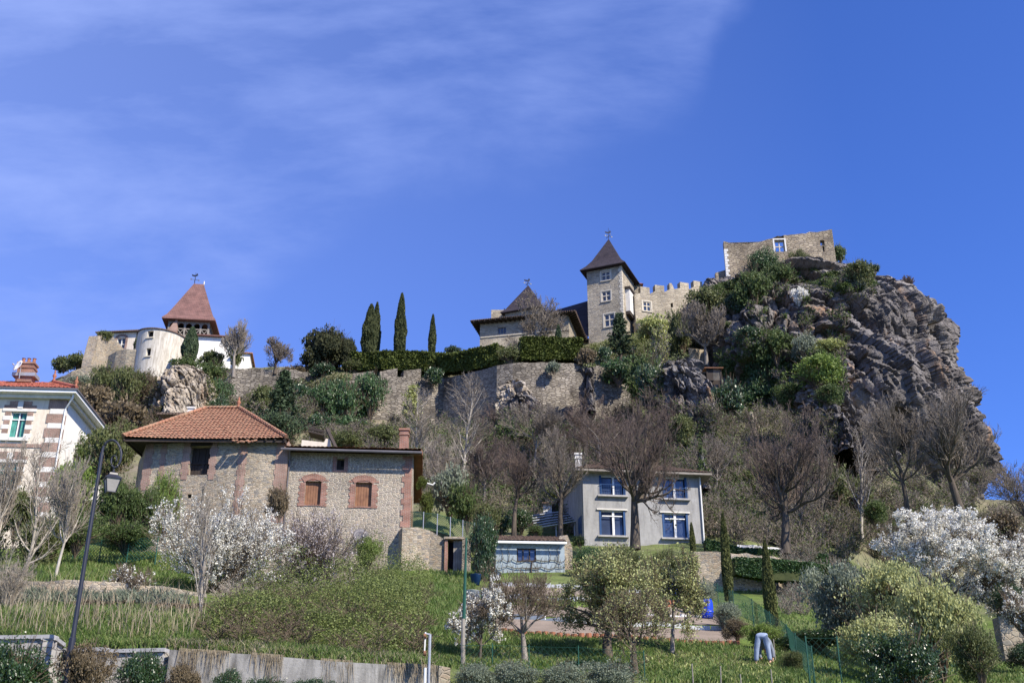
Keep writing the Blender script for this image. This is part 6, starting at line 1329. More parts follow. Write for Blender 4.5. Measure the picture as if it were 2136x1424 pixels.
blossom_tree('big white blossoming shrub tree in front of the barn', 452, 1012, 1255, 330, 47, .09, 51, 42000, .034, zc=.45, cl=.075)
blossom_tree('fading pinkish-white blossoming tree right of the big white one', 660, 1048, 1235, 240, 50, .08, 52, 11000, .030, mat='blossom_p', tw='twig_r', zc=.45)
blossom_tree('large white blossoming tree on the right below the crag', 1955, 1058, 1330, 360, 46, .12, 53, 62000, .037, kind='fruit', zc=.5, cl=.085)
blossom_tree('white blossoming tree cut by the right edge of the picture', 2120, 1100, 1330, 230, 45, .09, 54, 22000, .034, kind='fruit', cl=.08)
blossom_tree('low white blossoming branch reaching in at the lower right edge', 2128, 1205, 1330, 120, 38, .06, 55, 7000, .028)
blossom_tree('small bright white blossoming fruit tree beside the tall netted post', 1000, 1205, 1392, 150, 34, .07, 56, 15000, .027, kind='fruit', cl=.05, zc=.6)
blossom_tree('small sparse white blossoming bush over the left garden wall', 270, 1165, 1262, 110, 43, .05, 57, 3200, .03)

# ---- leafy shapes
def blob_pts(n, rng, lobes=9, flat=.0, gap=.45, shell=.45, seed=0, box=False):
    """points in a lumpy unit shape (x, y in -1..1, z in 0..1)"""
    L = [(0, 0, .5, .72)]+[(math.cos(a)*rr, math.sin(a)*rr, zz, s) for a, rr, zz, s in ((rng.uniform(0, 6.28), rng.uniform(.3, .72), rng.uniform(.2, .8), rng.uniform(.26, .48)) for _ in range(lobes))]
    L = np.array(L); w = L[:, 3]**2; i = rng.choice(len(L), n*3, p=w/w.sum()); d = rng.normal(size=(n*3, 3)); d /= np.linalg.norm(d, axis=1)[:, None]
    r = L[i, 3]*(1-shell*rng.random(n*3)**1.3); r = r*(1+.42*(vn(d*2.2+L[i, :3]*9, seed)-.5)*2+.35*(vn(d*6+L[i, :3]*9, seed+5)-.45)+.10*rng.normal(size=n*3))
    p = L[i, :3]*np.array([1, 1, 1])+d*r[:, None]*np.array([1, 1, .55]); k = vn(p*4.5+seed, seed+3)*.6+vn(p*11+seed, seed+8)*.4
    p = p[k > np.quantile(k, gap*.6)]; p = p[p[:, 2] > -.05]; return p[:n]
BP = {}
def bush_mesh(mat, dens, var):
    """dens: 'c' coarse far, 'm' middle, 'f' fine near"""
    key = (mat, dens, var)
    if key not in BP:
        n, s = {'c': (3200, .066), 'm': (6500, .042), 'f': (15000, .026), 'y': (20000, .040)}[dens]; rng = np.random.default_rng(var*7+len(dens)); p = blob_pts(n, rng, 8+var, seed=var, shell=.3 if dens == 'y' else .45, gap=.15 if dens == 'y' else .45)
        sg = []; rg = random.Random(var)
        for k in range(110):
            a = rg.uniform(0, 6.28); r_ = rg.uniform(.2, .98); e = Vector((math.cos(a)*r_, math.sin(a)*r_, rg.uniform(.35, 1.15)*(1.15-r_*.45))); m_ = Vector((e.x*.35, e.y*.35, e.z*.6)); sg += [(0, 0, -.15, *m_, .014, .008), (*m_, *e, .008, .003)]
        BP[key] = (leaves('foliage', p, s, M[mat], rng, .6), segmesh('stems', sg, M['twig_b'], 4))
    return BP[key]
def bush(label, x0, y0, x1, y1, mat='leaf', dens='c', Y=None, var=0, name='shrub', cat='shrub', group=None, deep=1.0, float_=False):
    px, pb = (x0+x1)/2, y1
    if Y is None:
        h, n_ = hit(px, pb-min(6, (y1-y0)*.15)); 
        if h is None: return None
        Y = h.y; z = h.z-.1
        if (pb-y0)*mpp(pb, Y) > 40: return None
    else: z = zat(pb, Y)
    x = P(px, (y0+y1)/2, Y).x; Wd = (x1-x0)*mpp((y0+y1)/2, Y)/2; H = max(zat(y0, Y)-z, .3)
    f, s = bush_mesh(mat, dens, var); o = inst(name, (f, s), Vector((x, Y, z)), (Wd*1.08, Wd*deep*.9, H*1.02), 0, label, cat, group, ('foliage', 'stems'))
    return o
# trimmed hedges
def hedge(label, path, th, mat, n, size, name='hedge', crest=0.0, seed=0):
    """path: (px, top, bottom, Y)"""
    pts = [(P(px, (a+b)/2, Y), zat(a, Y), zat(b, Y)) for px, a, b, Y in path]; par = thing(name, V2(pts[0][0])+Vector((0, 0, pts[0][2])), label, 'hedge'); rng = np.random.default_rng(seed); mb = MB(); out = []
    A = [sum(((pts[i+1][0]-pts[i][0]).xy.length*(pts[i][1]-pts[i][2]+th),), 0) for i in range(len(pts)-1)]; T = sum(A); sg = []
    rows = []
    for i, (p, zt, zb) in enumerate(pts):
        d = V2(pts[min(i+1, len(pts)-1)][0])-V2(pts[max(i-1, 0)][0]); d.normalize(); nn = Vector((d.y, -d.x, 0)); rows.append((V2(p), nn, zt, zb))
    for i in range(len(rows)-1):
        (a, na, zta, zba), (b, nb, ztb, zbb) = rows[i], rows[i+1]; m = int(n*A[i]/T); u = rng.random((m, 1)); face = rng.random(m); hgt = (zta-zba)
        ftop = th/(th+2*hgt); lo = np.array(a+Vector((0, 0, zba)))*(1-u)+np.array(b+Vector((0, 0, zbb)))*u; up = (zta*(1-u)+ztb*u)-(zba*(1-u)+zbb*u); nrm = np.array(na)*(1-u)+np.array(nb)*u
        v = rng.random((m, 1)); top = (face < ftop)[:, None]; side = (face < ftop+(1-ftop)*.75)[:, None]
        offn = np.where(top, (v-.5)*th, np.where(side, th/2, -th/2)); zz = np.where(top, up, v*up)
        p_ = lo+nrm*offn; p_[:, 2:3] += zz; p_ += rng.normal(size=p_.shape)*size*.42; p_ += nrm*((vn(p_*1.1, seed)-.5)*.35)[:, None]; out.append(p_)
        k = th/2*.86; q = lambda r_, o, z: r_[0]+r_[1]*o+Vector((0, 0, z))
        r0, r1 = rows[i], rows[i+1]; c = [q(r0, k, r0[3]+.02), q(r1, k, r1[3]+.02), q(r1, k, r1[2]-.15), q(r0, k, r0[2]-.15)]; e = [q(r0, -k, r0[3]+.02), q(r1, -k, r1[3]+.02), q(r1, -k, r1[2]-.15), q(r0, -k, r0[2]-.15)]
        mb.quad(*c).quad(*e[::-1]).quad(c[3], c[2], e[2], e[3])
        if i == 0: mb.quad(c[0], c[3], e[3], e[0])
        if i == len(rows)-2: mb.quad(c[2], c[1], e[1], e[2])
    mb.build('branches', M['moss'], par); L_ = np.vstack(out)-np.array(par.location); put('foliage', leaves('foliage', L_, size, M[mat], rng, .6), par); return par
hedge('long dark trimmed hedge curving along the rampart top', [(722, 738, 774, 120), (775, 742, 776, 119), (800, 738, 774, 118), (870, 738, 778, 118.5), (920, 742, 780, 118), (950, 742, 778, 116), (1000, 732, 772, 113), (1045, 722, 764, 111.4)], 1.6, 'hedge', 22000, .16, seed=1)
hedge('tall sunlit trimmed hedge block in front of the castle house', [(1084, 711, 756, 111.0), (1130, 711, 757, 111.4), (1208, 713, 755, 112.4)], 2.0, 'hedge', 14000, .16, seed=2)
bush('pale feathery bush between the two trimmed hedges', 1036, 718, 1094, 762, 'leaf_o', 'm', 110.6, 1)
hedge('clipped hedge running along the terrace below the path stakes', [(1470, 1128, 1152, 70), (1540, 1146, 1166, 70), (1640, 1152, 1176, 71), (1720, 1160, 1182, 72)], 1.0, 'leaf_ivy', 12000, .07, seed=3)
hedge('ivy curtain hedge hanging over the right terrace wall', [(1530, 1165, 1200, 64.5), (1600, 1168, 1212, 64.8), (1690, 1178, 1215, 65.4), (1740, 1186, 1222, 66)], .8, 'leaf_ivy', 11000, .07, seed=4)
# conical and round evergreens
def column_tree(label, px, pyt, pyb, wpx, Y, mat, seed, n=7000, size=.16, tipw=.25, name='cypress', pybase=None, ragged=.10, twin=None, bulge=.35):
    x = P(px, (pyt+pyb)/2, Y).x; z = zat(pyb, Y); H = zat(pyt, Y)-z; Rr = wpx*mpp((pyt+pyb)/2, Y)/2; rng = np.random.default_rng(seed); par = thing(name, Vector((x, Y, z)), label, 'tree')
    t = rng.random(n)**.9; a = rng.uniform(0, 2*math.pi, n); prof = lambda t: np.minimum(1, (1-t)**.62*1.45)*(.82+.18*np.sin(np.clip(t/bulge, 0, 1)*math.pi/2))
    rr = Rr*prof(t)*(1-.35*rng.random(n)**2); p = np.stack([rr*np.cos(a), rr*np.sin(a), t*H], 1)
    k = 1+ragged*2*(vn(np.stack([np.cos(a)*2, np.sin(a)*2, t*H*.9], 1)+seed, seed)-.5)*1.6; p[:, :2] *= k[:, None]
    if twin: p[:, 2] *= np.where(np.abs(p[:, 0]-twin*Rr) < .25*Rr, .96, 1)
    cr = leaves('foliage', p, size, M[mat], rng, .42, upright=2.0); put('crown', cr, par)
    c = MB(); c.lathe((0, 0, 0), [(Rr*.7*float(prof(np.array(q))), q*H) for q in (0, .15, .3, .5, .7, .85, .95)], 12); me = bpy.data.meshes.new('inner'); me.from_pydata(c.v, [], c.f); me.materials.append(M[mat]); put('inner_branches', me, par)
    tr = segmesh('trunk', [(0, 0, -1.2, 0, 0, H*.4, Rr*.25, Rr*.12)], M['bark_d'], 8); put('trunk', tr, par); return par
column_tree('broad forked cypress on the hilltop, leftmost of the three dark columns', 772, 636, 750, 34, 126, 'cypress', 1, 9000, .22, name='cypress')
column_tree('side spire of the broad forked cypress leaning against its right side', 784, 632, 748, 20, 126.5, 'cypress', 2, 5000, .20, name='cypress')
column_tree('tallest middle cypress column on the hilltop', 836, 613, 742, 24, 124, 'cypress', 3, 9000, .20, name='cypress')
column_tree('shortest and thinnest cypress column right on the hilltop', 902, 657, 742, 15, 124, 'cypress', 4, 5000, .17, name='cypress')
column_tree('slender mossy green cypress column left of the lawn', 1514, 1070, 1250, 21, 52, 'moss', 5, 9000, .075, name='cypress', ragged=.05)
column_tree('thicker mossy green cypress column in front of the right bare trunk', 1603, 1128, 1305, 26, 46, 'moss', 6, 10000, .075, name='cypress', ragged=.05)
column_tree('short slender cypress column at the right window of the grey house', 1444, 1090, 1158, 12, 68, 'moss', 7, 4000, .07, name='cypress')
column_tree('small dark cypress in front of the right end of the castle house', 1165, 678, 715, 12, 118, 'pine', 8, 2200, .14, name='cypress')
column_tree('ivy-clad conifer standing between the round tower and the white nave', 398, 684, 748, 32, 116, 'pine', 9, 5000, .2, name='conifer')
def pine(label, px, pyt, pyb, wpx, Y, seed, tiers=16, mat='pine', size=.16, n=260):
    x = P(px, (pyt+pyb)/2, Y).x; z = zat(pyb, Y); H = zat(pyt, Y)-z; Rr = wpx*mpp((pyt+pyb)/2, Y)/2; rng = np.random.default_rng(seed); rg = random.Random(seed); sg = [(0, 0, -1, 0, 0, H*.96, .22, .04)]; P_ = []
    for i in range(tiers):
        t = .08+.9*i/tiers; rad = Rr*(1-t)**.75*rg.uniform(.75, 1.1); m = rg.randint(4, 6); a0 = rg.uniform(0, 6)
        for k in range(m):
            a = a0+k*6.28/m+rg.uniform(-.3, .3); r_ = rad*rg.uniform(.65, 1.1); e = np.array([math.cos(a)*r_, math.sin(a)*r_, t*H+r_*.18]); b = np.array([0, 0, t*H]); sg.append((*b, *e, .05, .02))
            q = n//m; u = rng.random((q, 1))**.6; pp = b*(1-u)+e*u+rng.normal(size=(q, 3))*np.array([.22, .22, .16])*(Rr*.28); P_.append(pp)
    par = thing('pine_tree', Vector((x, Y, z)), label, 'tree'); put('trunk', segmesh('trunk', sg, M['bark_d'], 5), par); put('crown', leaves('crown', np.vstack(P_), size, M[mat], rng, .4), par); return par
pine('dark green pine in front of the foot of the tall castle tower', 1293, 650, 745, 74, 117, 1)
pine('dark feathery conifer in front of the ivy-covered rampart', 590, 770, 905, 110, 96, 2, 20, 'pine', .16, 420)
bush('large dark round yew on the hilltop left of the cypresses', 643, 684, 738, 768, 'yew', 'y', 120, 2, 'yew_tree', 'tree')
bush('dark right shoulder of the round yew', 702, 704, 742, 768, 'yew', 'y', 119.6, 4, 'yew_tree', 'tree')
# ---- table of individual bushes: x0, y0, x1, y1, material, density, Y (None = stands on what is behind it), label
BT = [
 (650, 755, 700, 790, 'leaf_d', 'm', None, 'rounded dark hedge bush left under the yew'), (715, 748, 768, 782, 'leaf_o', 'm', None, 'rounded olive bush right under the yew'),
 (595, 760, 664, 800, 'leaf_rust', 'm', None, 'rust-coloured clipped hedge bush left of the yew'), (930, 722, 965, 744, 'pine', 'c', 122, 'small flat pine bush on the skyline right of the thin cypress'),
 (880, 765, 925, 800, 'leaf_d', 'c', 114.5, 'dark green bush spilling over the rampart corner'), (1140, 752, 1170, 778, 'leaf_grey', 'c', 108.2, 'small grey-green tuft hanging over the high rampart'),
 (640, 790, 710, 870, 'leaf_ivy', 'm', 110, 'mass of ivy at the left end of the crenellated rampart'), (690, 785, 760, 880, 'leaf_ivy', 'm', 110.5, 'mass of ivy covering the middle of the crenellated rampart'), (740, 778, 810, 868, 'leaf_ivy', 'm', 111.5, 'rightmost ivy mass on the crenellated rampart'),
 (620, 860, 700, 930, 'leaf_d', 'm', 104, 'dark leafy bush below the ivy left part'), (690, 860, 770, 925, 'leaf_ivy', 'm', 105, 'dark leafy bush below the ivy right part'), (760, 880, 840, 935, 'leaf_o', 'm', 98, 'light olive bush at the foot of the sunny rampart'), (690, 895, 770, 940, 'leaf_o', 'm', 90, 'olive bush behind the stone house roof'),
 (540, 860, 640, 930, 'pine', 'm', 90, 'dark evergreen bush behind the right hip of the barn roof'), (520, 800, 570, 860, 'leaf_o', 'c', None, 'thin olive bush on the tumbledown rampart'), (600, 795, 650, 850, 'leaf_d', 'c', None, 'dark bush right of the feathery conifer'),
 (352, 740, 420, 785, 'leaf', 'm', 110, 'bright green ivy mound at the right foot of the round tower'), (415, 752, 484, 800, 'leaf', 'm', 111, 'green ivy mound under the white nave'), (425, 790, 486, 858, 'leaf_ivy', 'm', 109, 'ivy hanging right of the pale rock outcrop'), (470, 705, 510, 760, 'leaf_o', 'c', 122, 'thin olive bush before the white annex'), (418, 730, 470, 765, 'leaf_o', 'c', 116, 'sparse olive bush in front of the white nave'),
 (435, 820, 480, 880, 'leaf_d', 'm', 104, 'dark ivy patch under the ivy right of the outcrop'), (140, 735, 200, 772, 'leaf_o', 'c', 124, 'sparse bush on the skyline left of the ruined chunk'), (110, 745, 160, 775, 'leaf_o', 'c', 126, 'sparse bush leftmost on the skyline'), (198, 690, 236, 712, 'leaf_o', 'c', 121, 'bush growing on the ruined chunk by the chapel'), (282, 690, 300, 730, 'pine', 'c', 121.5, 'dark thin bush between the chapel wall and the round tower'),
 (140, 780, 200, 815, 'leaf_grey', 'm', None, 'pale grey-green bush under the rounded wall end'), (190, 758, 262, 830, 'leaf_o', 'm', 108, 'olive bush under the low curved wall'), (235, 765, 300, 850, 'leaf_o', 'm', 104, 'brownish olive bush left below the round tower'), (150, 800, 235, 870, 'leaf_rust', 'c', 100, 'brown scrub right of the villa roof'), (205, 830, 310, 905, 'leaf_rust', 'c', 96, 'brown scrub behind the barn roof left end'),
 (205, 870, 290, 950, 'leaf_o', 'm', 76, 'light green bush between villa and barn'), (125, 905, 215, 985, 'leaf', 'm', 70, 'green climbing bush against the white side of the villa'), (180, 890, 285, 1010, 'leaf_o', 'm', 66, 'tall olive bush left of the barn'),
 (90, 955, 200, 1080, 'leaf_br', 'm', 57, 'fresh green bush below the villa corner'), (195, 985, 300, 1110, 'leaf', 'f', 57, 'dense green bush behind the street lamp'), (265, 1010, 350, 1120, 'leaf', 'f', 57.5, 'dense green bush at the left corner of the barn'), (318, 975, 385, 1130, 'leaf_br', 'f', 58, 'upright fresh green bush against the barn wall'), (110, 1060, 220, 1150, 'leaf', 'f', 53, 'green bush above the left mesh fence'), (20, 1070, 130, 1190, 'leaf_o', 'f', 52, 'olive bush under the villa windows'), (0, 1010, 80, 1120, 'leaf_o', 'm', 56, 'thin olive bush before the villa wall'), (200, 1085, 330, 1150, 'leaf', 'f', 55, 'low green bush behind the mesh fence'),
 (560, 1010, 610, 1080, 'leaf_rust', 'm', 57, 'dry ochre bush at the joint of barn and stone house'), (740, 1120, 800, 1180, 'leaf_br', 'f', 58, 'fresh green bush under the satellite dish of the stone house'),
 (870, 1020, 905, 1085, 'hedge', 'm', 69, 'clipped dark topiary column right of the stone house'), (870, 990, 892, 1022, 'hedge', 'm', 69, 'clipped round topiary ball on the column'), (895, 962, 985, 1075, 'leaf_grey', 'm', 72, 'large grey-green laurel right of the topiary'), (940, 1000, 1010, 1100, 'leaf', 'm', 70, 'green laurel left of the tall dark shrub'), (985, 1050, 1050, 1120, 'leaf_o', 'm', 68, 'light green bush above the tall dark shrub'),
 (968, 1065, 1038, 1205, 'leaf_d', 'f', 60, 'tall dark evergreen shrub left of the pale blue shed'), (1015, 1060, 1070, 1120, 'leaf_d', 'm', 73, 'dark green bush behind the shed roof'), (1100, 1092, 1135, 1118, 'leaf', 'm', 67, 'small fresh green bush on the bank above the shed'), (1195, 1115, 1225, 1140, 'leaf', 'm', 67, 'small green bush between shed and grey house'), (1060, 1060, 1115, 1110, 'leaf_d', 'm', 76, 'dark ivy bush behind the reddish tree'),
 (1180, 1135, 1262, 1215, 'leaf_ivy', 'f', 63, 'ivy-covered bank right of the pale blue shed'), (1255, 1128, 1345, 1220, 'leaf_o', 'f', 62, 'olive bush under the lower left window of the grey house'), (1335, 1140, 1440, 1225, 'leaf_o', 'f', 60, 'olive bush under the lower right window of the grey house'), (1415, 1190, 1475, 1262, 'leaf_d', 'f', 54, 'dark bush behind the bright blue barrel'),
 (1440, 1215, 1500, 1262, 'leaf_grey', 'f', 52, 'grey-green lavender bush left of the cypress foot'), (1478, 1252, 1545, 1310, 'leaf_grey', 'f', 45, 'reddish grey shrub behind the kerb end'), (1510, 1285, 1565, 1335, 'leaf_rust', 'f', 41, 'dark red-brown shrub at the right end of the front bed'),
 (1325, 655, 1400, 705, 'leaf_ye', 'c', 116, 'pale green young bush under the cross window of the curtain wall'), (1310, 735, 1400, 830, 'leaf', 'm', 106, 'green bush at the foot of the castle pines'), (1330, 760, 1385, 850, 'leaf_d', 'm', 103, 'dark green bush left of the jagged rock pillar'), (1240, 720, 1275, 760, 'leaf_d', 'c', 112, 'dark bush under the tall castle tower'), (1205, 722, 1245, 762, 'leaf_rust', 'c', 110, 'dry bush at the right end of the tall hedge block'), (1250, 745, 1330, 800, 'leaf_ivy', 'c', 110, 'ivy draped over the right end of the rampart'),
 (1395, 640, 1450, 740, 'leaf_o', 'm', 120, 'ashen green bush leaning on the curtain wall'), (1440, 600, 1520, 680, 'leaf_o', 'm', None, 'olive bush below the right end of the battlements'), (1500, 610, 1560, 660, 'leaf_d', 'm', None, 'dark bush at the left foot of the ruined keep'), (1535, 560, 1610, 640, 'leaf', 'm', None, 'green bush under the cross window of the ruined keep'), (1555, 514, 1632, 585, 'leaf_ivy', 'f', 132.6, 'ivy bush climbing the ruined keep'), (1600, 545, 1665, 600, 'leaf', 'm', None, 'fresh green bush on the ledge below the keep'), (1650, 522, 1696, 575, 'leaf_o', 'f', 132.6, 'small dark bush at the foot of the keep wall'),
 (1745, 545, 1825, 600, 'leaf_o', 'm', None, 'olive bush on top of the crag right of the keep'), (1738, 508, 1765, 548, 'leaf', 'c', 134, 'small bush against the right end of the keep wall'), (1812, 550, 1838, 568, 'leaf_d', 'm', None, 'small dark round bush on the crag skyline'), (1770, 575, 1815, 615, 'leaf_grey', 'm', None, 'pale grey bush on the upper crag face'), (1655, 600, 1690, 640, 'blossom', 'c', None, 'small white blossoming bush on the upper crag'),
 (1520, 680, 1590, 730, 'leaf_d', 'm', None, 'dark bush in the shaded hollow of the crag'), (1575, 680, 1660, 760, 'leaf', 'm', None, 'bright green bush in the middle of the crag slope'), (1650, 690, 1710, 760, 'leaf_grey', 'm', None, 'pale blossoming green bush in the middle of the crag slope'), (1500, 720, 1575, 790, 'leaf', 'm', None, 'green bush above the wooden hut'), (1560, 735, 1640, 810, 'leaf_ivy', 'm', None, 'dark green bush right of the wooden hut'), (1640, 740, 1760, 810, 'leaf_br', 'm', None, 'bright leafy bush right in the crag slope'), (1695, 705, 1765, 745, 'leaf_ye', 'm', None, 'pale yellowish bush at the right end of the crag slope'),
 (1480, 785, 1560, 890, 'leaf_d', 'm', None, 'dark ivy mass below the wooden hut'), (1550, 790, 1630, 850, 'leaf_ivy', 'm', None, 'ivy mass above the small pale rock'), (1620, 800, 1700, 850, 'leaf', 'm', None, 'green bush at the lower edge of the crag slope'), (1690, 800, 1760, 850, 'leaf', 'm', None, 'green bush beside the slanting rock buttress'),
 (1480, 940, 1560, 1010, 'leaf_o', 'm', 92, 'olive bush at the left foot of the crag'), (1540, 960, 1620, 1050, 'leaf_o', 'm', 88, 'olive bush behind the right domed tree'), (1680, 960, 1790, 1060, 'leaf_o', 'm', 86, 'olive bush right of the right domed tree'), (1690, 1070, 1760, 1130, 'leaf_ivy', 'm', 82, 'dark bush behind the path stakes'), (1790, 1040, 1850, 1090, 'leaf', 'm', 80, 'green bush left above the white blossoming tree'), (1560, 1060, 1640, 1120, 'leaf_d', 'm', 82, 'dark bush above the dry stone bank'), (2040, 1060, 2136, 1130, 'leaf_rust', 'm', 88, 'brown scrub on the right skyline'), (1500, 1040, 1560, 1100, 'leaf_d', 'm', 84, 'dark bush above the bank next to the grey house'),
 (1690, 1175, 1850, 1330, 'leaf_grey', 'f', 41, 'grey-green twiggy shrub right of the lawn'), (1760, 1160, 1930, 1310, 'leaf_y', 'f', 39, 'yellow-green flowering shrub below the white blossoming tree'), (1860, 1190, 2040, 1400, 'leaf_y', 'f', 36, 'large yellow-green flowering shrub in the lower right'), (1740, 1270, 1900, 1400, 'leaf_y', 'f', 35, 'low yellow-green flowering shrub above the dark laurel'), (1812, 1305, 1985, 1450, 'leaf_d', 'f', 31, 'dark glossy laurel at the bottom right'), (1985, 1300, 2090, 1424, 'leaf_o', 'f', 34, 'thin olive shrub in the bottom right corner'), (2055, 1210, 2136, 1290, 'leaf_d', 'f', 44, 'dark clipped hedge under the right blossom'), (1630, 1310, 1790, 1350, 'leaf_d', 'f', 40, 'shadowy dark shrub below the right lawn'), (2100, 1330, 2180, 1400, 'leaf_d', 'f', 38, 'dark shrub at the lower right edge'),
 (1040, 870, 1130, 940, 'leaf', 'm', 98, 'fresh green bush in the bare brushwood under the pale rock bulge'), (1130, 1010, 1190, 1070, 'leaf_o', 'm', 82, 'olive bush between the two small bare trees'), (1380, 860, 1450, 930, 'leaf_o', 'm', 96, 'olive bush at the foot of the jagged rock pillar'), (840, 930, 900, 990, 'leaf_o', 'm', 84, 'thin olive bush behind the brick chimney'), (1750, 990, 1830, 1060, 'leaf_o', 'm', 88, 'olive bush under the slanting rock buttress'),
 (-50, 1326, 128, 1480, 'leaf_d', 'f', 28.6, 'dark glossy hedge bush in the bottom left corner'), (122, 1340, 238, 1480, 'leaf_rust', 'f', 29.4, 'dark brown bush right behind the street lamp foot'), (230, 1350, 342, 1480, 'leaf_d', 'f', 29.2, 'dark bush before the coping of the block wall'), (345, 1372, 422, 1480, 'leaf_rust', 'f', 29.4, 'brownish bush against the left end of the concrete wall'), (440, 1388, 510, 1470, 'leaf_d', 'f', 29.3, 'small laurel bush before the concrete wall'), (515, 1408, 620, 1480, 'leaf_d', 'f', 29, 'low ivy bush at the bottom edge left'), (610, 1415, 720, 1480, 'leaf_d', 'f', 29, 'low ivy bush at the bottom edge middle'),
 (935, 1378, 1030, 1450, 'leaf_grey', 'f', 31.0, 'grey-green lavender bush right of the wall end'), (1020, 1372, 1130, 1450, 'leaf_grey', 'f', 31.1, 'second grey-green lavender bush from the concrete wall'), (1120, 1376, 1230, 1450, 'leaf_grey', 'f', 31.1, 'third grey-green lavender bush from the concrete wall'), (1220, 1372, 1345, 1450, 'leaf_grey', 'f', 31.3, 'largest grey-green lavender bush under the low fruit tree'), (1555, 1300, 1640, 1345, 'leaf_br', 'f', 40, 'fresh green weeds behind the bending gardener'), (1620, 1355, 1680, 1395, 'leaf_o', 'f', 35.5, 'green weeds right of the bending gardener'),
]
for i, (x0, y0, x1, y1, mt, dn, Y, lab) in enumerate(BT): bush(lab, x0, y0, x1, y1, mt, dn, Y, i % 5)

# ---- ground cover (stuff)
def mini_shrub(seed, kids=7):
    rg = random.Random(seed); out = []; pr = dict(n=[1, 4, 3, 2], up=[0, .10, .1, .1], wob=[.05, .14, .16, .16], start=[0, .1, .1, 1], kids=[kids, 1.7, 1.5, 0], ang=[38, 34, 36, 30], ratio=[16, .55, .5, .5], rmin=.006, taper=.6)
    branch(Vector((0, 0, 0)), Vector((0, 0, 1)), .06, .05, 0, out, pr, rg); return np.array(out)[:, :8]
PRO = [mini_shrub(i) for i in range(6)]
def brush(name, poly, n, hmin, hmax, mat, seed, ymin=0, ymax=1e9, rmin=.016, leafmat=None, ls=.1, nl=0, sq=1.0):
    rg = random.Random(seed); A = []; Lf = []; rng = np.random.default_rng(seed)
    for h, nn, x, y in scatter(poly, n, seed, ymin, ymax):
        S = PRO[rg.randrange(6)].copy(); k = rg.uniform(hmin, hmax); a = rg.uniform(0, 6.28); c, s = math.cos(a), math.sin(a)
        for j in (0, 3):
            X, Yv = S[:, j].copy(), S[:, j+1].copy(); S[:, j] = (X*c-Yv*s)*k*sq; S[:, j+1] = (X*s+Yv*c)*k*sq; S[:, j+2] *= k
            S[:, j] += h.x; S[:, j+1] += h.y; S[:, j+2] += h.z-.15
        S[:, 6:8] = np.maximum(S[:, 6:8]*k*.5, rmin); A.append(S)
        if nl: i = rng.integers(0, len(S), nl); Lf.append(S[i, 3:6]+rng.normal(size=(nl, 3))*.12*k)
    S = np.vstack(A); b = S[0, :3].copy(); o = put(name, segmesh(name, S-np.array([*b, *b, 0, 0]), M[mat], 3), None, Vector(b)); tag(o, kind='stuff')
    if nl: q = np.vstack(Lf); tag(put(name+'_leaves', leaves(name, q-b, ls, M[leafmat], rng, .6), None, Vector(b)), kind='stuff')
    return o
brush('brushwood', [(800, 860), (1000, 850), (1200, 880), (1400, 850), (1560, 900), (1560, 1090), (1480, 1130), (1210, 1120), (900, 1060), (860, 960)], 430, .9, 1.9, 'twig_g', 1, 66, 112, .013, 'leaf', .09, 110)
brush('red_brushwood', [(1000, 880), (1230, 860), (1420, 830), (1420, 960), (1200, 1030), (1000, 1040)], 130, 1.0, 2.1, 'twig_r', 2, 66, 112, .013)
brush('crag_foot_scrub', [(1480, 880), (1700, 860), (1800, 960), (2060, 1000), (2136, 1060), (2136, 1180), (1900, 1190), (1700, 1180), (1470, 1120)], 430, .9, 2.0, 'twig_g', 3, 60, 112, .013, 'leaf_o', .09, 110)
brush('far_slope_scrub', [(2060, 1070), (2600, 1080), (2600, 1330), (2120, 1300), (2060, 1180)], 260, .9, 1.8, 'twig_g', 51, 50, 160, .013, 'leaf_o', .09, 90)
brush('far_left_scrub', [(-420, 1010), (0, 900), (0, 1180), (-420, 1200)], 160, .9, 1.8, 'twig_g', 52, 45, 160, .013, 'leaf_o', .09, 90)
brush('chapel_scrub', [(140, 790), (330, 790), (330, 930), (205, 1000), (150, 900)], 170, .9, 1.8, 'twig_b', 4, 66, 116, .014, 'leaf_o', .10, 50)
brush('rampart_scrub', [(460, 800), (640, 800), (720, 900), (860, 880), (860, 960), (500, 940)], 200, .7, 1.4, 'twig_g', 5, 66, 116, .014, 'leaf_o', .11, 60)
brush('crag_scrub', [(1440, 600), (1700, 590), (1840, 590), (1780, 660), (1760, 830), (1520, 880), (1490, 700)], 80, .6, 1.3, 'twig_g', 6, 90, 160, .018, 'leaf', .16, 70)
brush('thorn_scrub', [(1640, 1150), (1800, 1130), (1820, 1290), (1640, 1290)], 120, .5, 1.0, 'twig_g', 7, 36, 75, .008, 'leaf_grey', .04, 60)
brush('upper_slope_scrub', [(1300, 740), (1380, 740), (1380, 860), (1300, 850)], 50, .7, 1.4, 'twig_g', 8, 90, 125, .016, 'leaf_d', .15, 60)
def lump(x, y, s=.28): return np.maximum(0, fbm(np.stack([x*s, y*s, 0*x], 1), 4, 77)*3.4-1.25)
